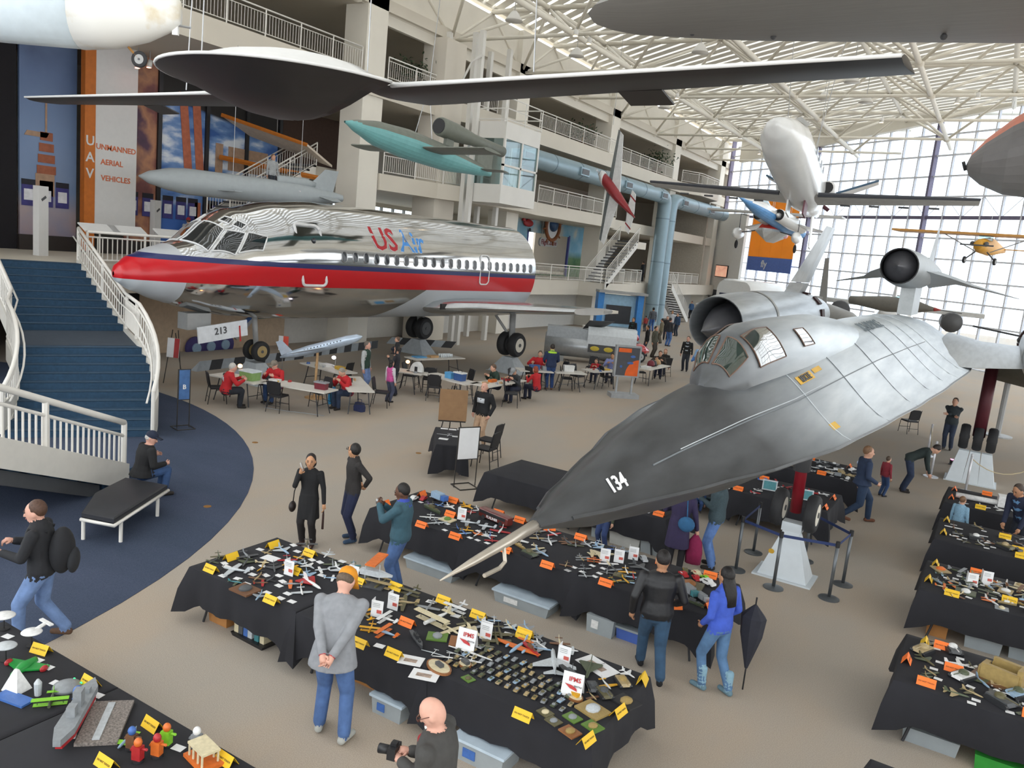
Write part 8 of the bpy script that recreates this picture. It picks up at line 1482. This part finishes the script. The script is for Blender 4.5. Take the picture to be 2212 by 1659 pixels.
# ---- boxes and bins under tables
CLR = mat('clear_bin', '#aab2b5', .25, var=.05, alpha=.75); CLID = mat('bin_lid', '#b5c4d0', .4); CARD = mat('cardboard', '#a8743f', .8); 
def bin_(u_, v_, s_, m_, lidm, lb, rz=0, inner=None, y_off=0):
    p = at(u_, v_); o = thing('storage_bin', lb, 'box', (p.x, p.y+y_off, 0), rz); MB().loft([[(x*k, y*k, z) for x, y in ((-s_[0]/2, -s_[1]/2), (s_[0]/2, -s_[1]/2), (s_[0]/2, s_[1]/2), (-s_[0]/2, s_[1]/2))] for z, k in ((0, .92), (s_[2], 1))]).build('body', m_, o)
    if lidm: MB().bx((-s_[0]/2-.02, -s_[1]/2-.02, s_[2]), (s_[0]/2+.02, s_[1]/2+.02, s_[2]+.03)).build('lid', lidm, o)
    if inner: MB().bx((-s_[0]*.3, -s_[1]/2-.004, s_[2]*.3), (-s_[0]*.05, -s_[1]/2+.01, s_[2]*.75)).build('label_patch', PM[inner], o)
    return o
bin_(925, 1243, (.95, .42, .16), CLR, CLID, 'long flat clear bin under table beside teal fleece man', 0, None, .2); bin_(1122, 1318, (.95, .4, .17), CLR, CLID, 'long clear bin with grey lid and white label', 0, 'white', .2); bin_(1292, 1372, (.42, .34, .26), CLR, None, 'compartment bin under table near leather jacket', 0, 'white', .17); bin_(1352, 1386, (.34, .26, .16), mat('blue_base_bin', '#4a66b0', .4), CLR, 'small bin with blue base near leather jacket', 0, None, .14)
bin_(462, 1352, (.36, .3, .16), CARD, None, 'brown cardboard box under first table', 0, None, .2); bx_ = bin_(528, 1392, (.62, .34, .05), BLACK, None, 'black tray of books and boxes under first table', -.05, None, .2)
for i, (x, c) in enumerate(((-.25, 'cream'), (-.17, 'dgrey'), (-.08, 'blue'), (.0, 'lgrey'), (.12, 'teal'), (.22, 'cream'))): q_ = bx_.location; o = MB().bx((-.04, -.12, 0), (.035, .1, .16+.03*(i % 3))).build('book', PM[c], loc=(q_.x+x, q_.y, .051)); tag(o, '%s book standing in black tray under first table' % c.replace('dgrey', 'dark').replace('lgrey', 'light').replace('cream', ('thin cream', 'thick cream')[i > 2]), 'book', 'books in black tray')
bin_(838, 1548, (.42, .3, .2), CLR, CLID, 'clear bin with blue label under biplane table', 0, 'blue', .1); bin_(1040, 1650, (.6, .4, .22), CLR, CLID, 'large clear bin under table of tiny tanks', 0, 'blue', .1); bin_(765, 1490, (.4, .24, .04), CARD, None, 'flat brown box under biplane table', 0, None, .25)
for x, y, s_, m_, l_, lb in ((.0, 13.75, (.3, .3, .34), CARD, None, 'open cardboard box under crowded table'), (.62, 13.75, (.5, .4, .24), CLR, CLID, 'clear lidded bin under crowded table'), (1.15, 13.8, (.4, .35, .24), CLR, CLID, 'second clear bin under crowded table'), (.55, 16.8, (.6, .4, .3), CLR, CLID, 'blue tinted bin under table with yellow end cards'), (.15, 10.3, (.6, .4, .18), CLR, None, 'open clear bin under table with stone ruin'), (.85, 10.2, (.5, .35, .18), mat('green_fill', '#2f8f35', .5), None, 'bin filled with bright green parts'), (1.4, 10.2, (.4, .35, .18), CLR, None, 'third clear bin beside bright green bin'), (-5.2, 13.75, (.62, .4, .26), mat('foam_white', '#b9b9b4', .8), None, 'white carton of kit boxes under dark table'), (-4.7, 13.7, (.36, .3, .28), CLR, CLID, 'clear bin beside white carton'), (-5.75, 13.75, (.3, .3, .28), CLR, CLID, 'clear bin behind boy in green'), (-2.6, 19.85, (.4, .34, .22), mat('blue_bin', '#3f6f9a', .4), None, 'blue bin under table by walking man')):
    o = thing('storage_bin', lb, 'box', (x, y, 0)); MB().loft([[(a*k, b2*k, z) for a, b2 in ((-s_[0]/2, -s_[1]/2), (s_[0]/2, -s_[1]/2), (s_[0]/2, s_[1]/2), (-s_[0]/2, s_[1]/2))] for z, k in ((0, .92), (s_[2], 1))]).build('body', m_, o)
    if l_: MB().bx((-s_[0]/2-.02, -s_[1]/2-.02, s_[2]), (s_[0]/2+.02, s_[1]/2+.02, s_[2]+.03)).build('lid', l_, o)
# ---- striped barrier, floor level exhibits below the airliner
SB = at(436, 802); SE = at(660, 778); MBk = mat('stripe_black', '#2c2d30', .6); MWh = mat('stripe_grey', '#9aa1a6', .6)
for nm_, A_, B_ in (('nose wheels', at(425, 803), at(655, 775)), ('silver model airliner', at(660, 772), at(815, 752)), ('main wheels', at(835, 742), at(975, 752))):
    o = thing('striped_barrier', 'low black and grey striped floor barrier by '+nm_, 'barrier', (A_.x, A_.y, 0), dirz(A_, B_)); L = (B_-A_).length; n = max(4, int(L/.5))
    for k in range(n): MB().add([(L*k/n, 0, 0), (L*(k+1)/n, 0, 0), (L*(k+1)/n+.25, .14, .32), (L*k/n+.25, .14, .32), (L*k/n, .3, 0), (L*(k+1)/n, .3, 0)], [(0,1,2,3),(0,3,4),(1,5,2),(3,2,5,4),(0,4,5,1)]).build('stripe_panel', MBk if k % 2 else MWh, o)
bd = thing('gear_display', 'beige exhibit board with three purple wheels', 'exhibit', (-26.9, 17.0, 0)); MB().bx((0, 0, 0), (.12, 8.5, 2.6)).build('board', mat('board_beige', '#c3ad93', .7), bd)
for i, u_ in enumerate((424, 455, 486)):
    q_ = atx(u_, 752-4*i, -26.6); MB().lathe([(.45, 0), (.45, .1), (.2, .11)], 24, M=Matrix.Translation((.2, q_.y-17.0, q_.z))@Matrix.Rotation(PI/2, 4, 'Y')).build('wheel', mat('wheel_purple', '#3c356e', .5), bd); MB().lathe([(.2, .1), (.2, .16)], 16, M=Matrix.Translation((.2, q_.y-17.0, q_.z))@Matrix.Rotation(PI/2, 4, 'Y')).build('hub', PM['lblue'], bd)
for a, b_, c in (((.14, 5.2, .5), (.2, 7.8, 1.9), 'blue'), ((.14, 5.8, .4), (.2, 6.6, 1.2), 'lgrey')): MB().tube([a, b_], .1, 8).build('painted_strut', PM[c], bd)
MB().bx((.12, 7.0, 1.2), (.2, 8.0, 2.2)).build('teal_print', PM['teal'], bd); MB().bx((.12, .6, 1.5), (.3, 1.3, 2.3)).build('dark_niche', DARK, bd); od = MB().bx((0, -1.4, 0), (.12, -.1, 3.0)).build('amber_display', mat('amber_panel', '#b5711f', .6, var=.3, scale=3), bd)
# silver model airliner on a stand
a, b_ = Vector((-18.9, 17.9, 1.15)), Vector((-16.5, 18.9, 2.1)); dvec = (b_-a); mt_ = thing('model_airliner', 'large silver model airliner on angled stand', 'model aeroplane', a); dn = dvec.normalized(); sd3 = dn.cross(Vector((0, 0, 1))).normalized(); up3 = sd3.cross(dn); L = dvec.length
def am(x, y, z): return sd3*x+dn*y+up3*z
MB().loft([[am(r_*math.cos(2*PI*j/14), y, r_*math.sin(2*PI*j/14)) for j in range(14)] for y, r_ in ((0, .03), (.5, .12), (1.0, .15), (L-.5, .15), (L-.15, .11), (L, .02))]).build('fuselage', mat('model_silver_blue', '#aebccb', .3, .3), mt_, True)
for s_ in (-1, 1): MB().add([am(s_*.1, 1.7, -.05), am(s_*1.1, .9, .05), am(s_*1.1, .75, .05), am(s_*.1, 1.2, -.05), am(s_*.1, 1.7, -.02), am(s_*1.1, .9, .08), am(s_*1.1, .75, .08), am(s_*.1, 1.2, -.02)], [(0,1,2,3),(7,6,5,4),(0,4,5,1),(1,5,6,2),(2,6,7,3),(3,7,4,0)]).build('wing', MATS['model_silver_blue'], mt_)
MB().add([am(-.01, .05, .05), am(-.01, .45, .1), am(-.01, .2, .5), am(-.01, .0, .5), am(.01, .05, .05), am(.01, .45, .1), am(.01, .2, .5), am(.01, .0, .5)], [(0,1,2,3),(7,6,5,4),(0,4,5,1),(1,5,6,2),(2,6,7,3),(3,7,4,0)]).build('fin', MATS['model_silver_blue'], mt_)
for k in range(12): MB().box(am(.15, .9+.11*k, .04), (.02, .03, .03)).build('window', DGREY, mt_)
MB().tube([am(0, L*.45, -.1), Vector((1.1, .45, -1.15))], .04, 8).build('stand_post', BX['tan'], mt_); MB().lathe([(.3, 0), (.3, .03)], 16).build('stand_base', BX['tan'], mt_, loc=(1.1, .45, -1.15))
p = at(608, 815); o = thing('pole_sign', 'red and white card sign on thin pole among work tables', 'sign', (p.x, p.y, 0), .5); MB().tube([(0, 0, 0), (0, 0, 1.0)], .012, 6).build('pole', STEEL, o); MB().bx((-.16, -.01, .95), (0, .01, 1.45)).build('white_half', WC, o); MB().bx((0, -.01, .95), (.18, .01, 1.45)).build('red_half', mat('sign_half_red', '#d8523f', .5), o); MB().lathe([(.12, 0), (.12, .02)], 12).build('base', STEEL, o)
ea = at(372, 830); o = thing('easel', 'black easel with white and red poster beside staircase', 'easel', (ea.x, ea.y, 0), .4)
for x in (-.3, .3): MB().tube([(x, 0, 0), (x*.3, .1, 1.7)], .016, 6).build('leg', BST, o)
MB().tube([(0, .6, 0), (0, .1, 1.6)], .016, 6).build('leg', BST, o); MB().box((0, .0, 1.15), (.4, .02, .6), M=Matrix.Rotation(-.1, 3, 'X')).build('poster', WC, o); MB().box((.12, -.015, 1.15), (.16, .02, .6), M=Matrix.Rotation(-.1, 3, 'X')).build('red_band', BX['red'], o)
# ---- landing: reading rails and info pillars
for i, (u_, v_) in enumerate(((222, 480), (282, 487), (378, 492))): q_ = atx(u_, v_, -25.4); o = thing('reading_rail', 'white slanted text panel above landing balustrade, %s' % ('beside banner', 'before man in suit', 'before red capped visitor')[i], 'sign', (-25.45, q_.y, 3.4)); MB().box((-.1, 0, 1.12), (.5, 1.25, .04), M=Matrix.Rotation(.5, 3, 'Y')).build('panel', BANW, o); MB().tube([(-.1, 0, 0), (-.1, 0, 1.1)], .03, 6).build('post', RAIL, o)
for u_, v_, lb in ((88, 552, 'slim white information pillar by dark alcove'), (334, 552, 'slim white information pillar between landing visitors')): q_ = at(u_, v_, 3.4); o = thing('information_pillar', lb, 'sign', (q_.x, q_.y, 3.4), .3); MB().bx((-.12, -.2, 0), (.12, .2, 2.3)).build('slab', BANW, o); MB().box((.125, 0, 1.9), (.01, .22, .08), M=Matrix.Rotation(.6, 3, 'X')).build('aircraft_print', DGREY, o)
# ---- Flight Zone entrance
m, nt, b = nodes_of('flight_zone_mural', .7)
tc = nt.nodes.new('ShaderNodeTexCoord'); sp = nt.nodes.new('ShaderNodeSeparateXYZ'); nt.links.new(tc.outputs['Generated'], sp.inputs[0])
sky = ramp(nt, noise(nt, .6, 6), [(.4, '#6fa3bd'), (.55, '#8fb4c4'), (.68, '#c6c4b8')]); grn = ramp(nt, noise(nt, 1.2, 5), [(.35, '#35603a'), (.65, '#5f7d52')])
nt.links.new(mixc(nt, ramp(nt, sp.outputs[2], [(.3, '#000000'), (.42, '#ffffff')]), grn, sky), b.inputs['Base Color'])
y0, y1 = atx(1112, 520, -29).y, atx(1283, 540, -29).y; wy0, wy1 = atx(1136, 540, -29).y, atx(1228, 540, -29).y
wall_y('wall_mural', -29.0, y0, y1, 3.4, 8.0, [(wy0, wy1, 3.5, 6.4)], MATS['flight_zone_mural'])
struct(MB().bx((-29.1, wy0, 3.4), (-28.95, wy0+.12, 6.5)).build('trim_4', mat('violet_trim', '#3b3f8a', .5))); struct(MB().bx((-29.1, wy1-.15, 3.4), (-28.95, wy1, 6.5)).build('trim_4', MATS['violet_trim']))
q_ = atx(1184, 524, -28.6); fz = thing('hanging_sign', 'grey oval hanging sign reading Flight Zone', 'sign', (-28.6, q_.y, q_.z)); MB().loft([[(x, y*1.0, z) for y, z in rrect(-1.35, 1.35, -.3, .3, .29, 6)] for x in (-.06, .06)]).build('plaque', mat('sign_grey', '#a7a6a4', .5), fz); text('Flight Zone', .5, mat('sign_maroon', '#6e2028', .5), fz, frame((.07, 0, 0), (0, 1, 0), (0, 0, 1)), True)
for y in (-1, 1): MB().tube([(0, y, .3), (0, y, 8.0-.75-q_.z)], .02, 5).build('hanger', STEEL, fz)
q_ = atx(1187, 488, -28.8); sw = thing('ship_wheel', 'large brown ship wheel with blue globe in its centre', 'decoration', (-28.5, q_.y, q_.z)); MB().tube([(0, 1.0*math.cos(2*PI*i/28), 1.0*math.sin(2*PI*i/28)) for i in range(29)], .13, 8).build('rim', mat('wheel_wood', '#8a5230', .5), sw, True); MB().lathe([(.86, 0), (.86, .04)], 28, M=Matrix.Rotation(PI/2, 4, 'Y')).build('white_disc', WC, sw, loc=(-.08, 0, 0)); MB().ell((.05, 0, .1), (.3, .5, .5), 18, 12).build('globe', mat('globe_blue', '#27476e', .4, var=.5, scale=3), sw, True)
for i in range(8): a = 2*PI*i/8+.2; MB().tube([(0, 1.0*math.cos(a), 1.0*math.sin(a)), (0, 1.4*math.cos(a), 1.4*math.sin(a))], .06, 6).build('handle', MATS['wheel_wood'], sw)
q_ = atx(1143, 482, -28.8); o = thing('red_plane_relief', 'small red cartoon biplane relief on mural', 'decoration', (-28.85, q_.y, q_.z)); MB().ell((0, 0, 0), (.1, .7, .25), 12, 8).build('body', PM['red'], o, True); MB().bx((-.05, -.2, .25), (.05, .6, .32)).build('wing', PM['red'], o); MB().bx((-.05, -.8, .1), (.05, -.5, .5)).build('tail', PM['red'], o); MB().ell((0, .3, -.45), (.06, .14, .14), 8, 5).build('wheel', BLACK, o)
# ---- blue booth, desk, red car, screen
p = at(1330, 728); bt_ = thing('exhibit_booth', 'bright blue booth with dark screen and curved grey canopy', 'exhibit', (p.x, p.y, 0), math.radians(38)); BLU = mat('booth_blue', '#2f7fc8', .4); 
for x in (-1.35, 1.35): MB().bx((x-.2, -.3, 0), (x+.2, .5, 2.9)).build('side_pillar', BLU, bt_)
MB().bx((-1.2, .2, 0), (1.2, .5, 2.8)).build('back_panel', mat('booth_pale', '#9cc4de', .4), bt_); MB().bx((-.85, .1, .9), (.85, .2, 2.1)).build('screen', mat('screen_dark', '#232830', .2), bt_); MB().bx((-1.6, -.6, 2.9), (1.7, .5, 3.05)).build('canopy', GREY, bt_); MB().bx((-1.2, -.1, 0), (1.2, .2, .7)).build('counter', mat('counter_steel', '#8c9aa4', .4, .3), bt_)
p = at(1305, 752); ds_ = thing('reception_desk', 'curved grey reception desk beside blue booth', 'desk', (p.x, p.y, 0), .3); MB().loft([[(1.2*math.cos(a), .9*math.sin(a), z) for a in [PI*i/12+PI for i in range(13)]] for z in (0, 1.05)]).build('front', mat('desk_grey', '#a9acad', .5), ds_, True, angle=.5); MB().prism([(1.4*math.cos(PI*i/12+PI), 1.05*math.sin(PI*i/12+PI)) for i in range(13)], 1.05, 1.2).build('top', WHITE, ds_)
p = at(1336, 778); rc = thing('vintage_car', 'small red vintage car with clear canopy', 'car', (p.x, p.y, 0), math.radians(-35)); CRD = mat('car_red', '#b3242c', .25, coat=.6)
MB().loft(fus([(-1.5, .3, .75, .3, .5), (-1.0, .65, .95, .25, .55), (0, .7, 1.0, .2, .55), (1.2, .6, .95, .3, .6), (1.7, .2, .7, .4, .55)], 16)).build('body', CRD, rc, True); MB().loft(fus([(-.5, .1, 1.0, .9, .95), (0, .45, 1.4, .9, .95), (.7, .4, 1.35, .9, .95), (1.1, .1, 1.0, .9, .95)], 14)).build('canopy', GL, rc, True); MB().loft(fus([(.3, .3, 1.48, 1.3, 1.38), (.9, .3, 1.42, 1.0, 1.2)], 10)).build('roof', CRD, rc, True)
for x in (-.6, .6):
    for y in (-.9, .9): wheel(rc, (x, y, .3), .3, .18, STEEL)
P17 = W0+DW*17.6+NW*SG*.7; P26 = W0+DW*24.5+NW*SG*.7; mid = (P17+P26)/2
struct(MB().box((mid.x, mid.y, 5.3), ((P26-P17).length, .3, 10.6), ang).build('wall_right', mat('end_wall_white', '#e2e0da', .6, var=.02)))
tv = W0+DW*20.3+NW*SG*.92; o = thing('wall_screen', 'wide wall screen showing orange picture on white end wall', 'screen', (tv.x, tv.y, 4.9), ang); sgn_ = -1 if NW.dot(Vector((-math.sin(ang), math.cos(ang), 0)))*SG > 0 else 1
MB().bx((-1.0, -.05, -.6), (1.0, .05, .6)).build('bezel', BLACK, o); MB().bx((-.93, -.06, -.53), (.93, .06, .53)).build('display', mat('screen_orange', '#d9a288', .5, var=.5, scale=1.5, emit=.6), o)
dr_ = W0+DW*20.4+NW*SG*.9; struct(MB().box((dr_.x, dr_.y, 1.5), (1.8, .1, 3.0), ang).build('door_1', mat('door_dark', '#3a3c42', .4)))
B0 = W0+DW*13.9+NW*SG*.5; bn2 = thing('hanging_banner', 'huge orange banner with blue lower stripe by glass wall', 'banner', (B0.x, B0.y, 0), ang); OB = mat('banner_amber', '#f0b050', .7, var=.12, scale=.5); nt = OB.node_tree; tl = nt.nodes.new('ShaderNodeBsdfTranslucent'); tl.inputs[0].default_value = lin('#f0b050')+(1,); mxs = nt.nodes.new('ShaderNodeMixShader'); mxs.inputs[0].default_value = .55; ot = nt.nodes['Material Output']; nt.links.new(nt.nodes['Principled BSDF'].outputs[0], mxs.inputs[1]); nt.links.new(tl.outputs[0], mxs.inputs[2]); nt.links.new(mxs.outputs[0], ot.inputs[0])
for k in range(4): MB().bx((-3.1+1.55*k+.01, -.03, 6.6), (-3.1+1.55*(k+1)-.01, .03, 12.0)).build('orange_panel', OB, bn2); MB().bx((-3.1+1.55*k+.01, -.03, 5.3), (-3.1+1.55*(k+1)-.01, .03, 6.6)).build('blue_panel', mat('banner_blue', '#5b74b8', .7), bn2)
lt = text('fly', .9, WC, bn2, frame((.6, -.06*1, 5.95), (1, 0, 0), (0, 0, 1)), True); 
if NW.dot(Vector((math.sin(ang), -math.cos(ang), 0)))*SG < 0: lt.matrix_local = frame((.6, .06, 5.95), (-1, 0, 0), (0, 0, 1))
MB().tube([(-3.1, 0, 12.0), (3.1, 0, 12.0)], .06, 6).build('top_bar', DGREY, bn2); MB().tube([(-3.1, 0, 12), (-3.1, 0, 17.5)], .02, 5).build('hanger', STEEL, bn2); MB().tube([(3.1, 0, 12), (3.1, 0, 17.5)], .02, 5).build('hanger', STEEL, bn2)
# ---- potted plants on the galleries
LEAF = mat('leaf_green', '#33452c', .6, var=.3, scale=10)
def plant(x, y, z, s_, lb, seed):
    rn = random.Random(seed); o = thing('potted_plant', lb, 'plant', (x, y, z)); MB().lathe([(.25*s_, 0), (.32*s_, .5*s_), (.28*s_, .5*s_)], 14).build('pot', mat('pot_brown', '#5b4636', .7), o); mb = MB(); MB().tube([(0, 0, .4*s_), (0, 0, 1.0*s_)], .04*s_, 6).build('stem', BX['tan'], o)
    for i in range(260):
        c_ = Vector((rn.gauss(0, .4), rn.gauss(0, .55), 1.0+rn.gauss(0, .25)))*s_; d = Vector((rn.uniform(-1, 1), rn.uniform(-1, 1), rn.uniform(-.3, .8))).normalized(); e = d.cross(Vector((rn.uniform(-1, 1), rn.uniform(-1, 1), 1))).normalized(); l_ = .2*s_
        mb.add([c_, c_+d*l_*.5+e*l_*.22, c_+d*l_, c_+d*l_*.5-e*l_*.22], [(0,1,2,3)])
    f = mb.build('foliage', LEAF, o); f['kind'] = 'stuff'
plant(-26.6, 33.2, 12.2, 1.1, 'leafy potted plant behind angled top floor balustrade', 1); plant(-26.6, 51.8, 12.2, 1.2, 'leafy potted plant near cream column on top floor', 2); plant(-26.4, 65.5, 12.2, 1.4, 'bushy potted plant on top floor beyond red aeroplane', 3)
# ---- lamps
def spot(p, lb, c='#fff0d0', e=8, r_=.12, top=15.2):
    o = thing('ceiling_spotlight', lb, 'lamp', p); MB().tube([(0, 0, 0), (.0, .06, .28)], [r_, r_*.8], 12).build('housing', WHITE, o, True); MB().lathe([(r_*.9, -.01), (r_*.9, 0)], 14).build('lens', mat('lamp_glow_'+c.strip('#'), c, .4, emit=e), o); MB().tube([(0, .03, .2), (0, .03, top-p[2])], .015, 5).build('hanger', STEEL, o)
for i, (u_, v_, z) in enumerate(((1243, 78, 14.8), (1272, 95, 14.8), (1462, 213, 14.8), (1546, 266, 14.8), (1597, 325, 14.8), (1640, 333, 14.8), (1904, 265, 14.8), (2112, 213, 14.8), (2067, 224, 14.8))): q_ = at(u_, v_, z); spot((q_.x, q_.y, z), 'glowing spotlight clamped under roof truss', '#ffdcae'); bpy.data.objects
for o in [o for o in bpy.data.objects if o.name.startswith('ceiling_spotlight') and o.parent is None]: o['group'] = 'roof truss spotlights'
for i, (u_, v_) in enumerate(((297, 147), (322, 146), (410, 171), (443, 185))): q_ = atx(u_, v_, -29.5); spot((q_.x, q_.y, min(q_.z, 11.0)), 'red tinted spotlight under top floor slab above murals', '#ff8a70', 10, .1, 11.28)
for o in [o for o in bpy.data.objects if o.name.startswith('ceiling_spotlight') and 'red' in o.get('label', '')]: o['group'] = 'red mural spotlights'
for i, (u_, v_) in enumerate(((1110, 46), (1245, 122), (1512, 114), (1435, 234), (1840, 178), (1870, 222), (1780, 215))):
    q_ = at(u_, v_, 15.6); o = thing('high_bay_lamp', 'white bell shaped high bay lamp hanging from roof', 'lamp', (q_.x, q_.y, 15.6), 0, 'high bay lamps'); MB().lathe([(.42, 0), (.4, .05), (.2, .35), (.1, .45)], 20).build('shade', WHITE, o, True); MB().lathe([(.3, .02), (.3, .04)], 16).build('diffuser', WC, o); MB().tube([(0, 0, .45), (0, 0, 2.0)], .02, 5).build('hanger', STEEL, o)
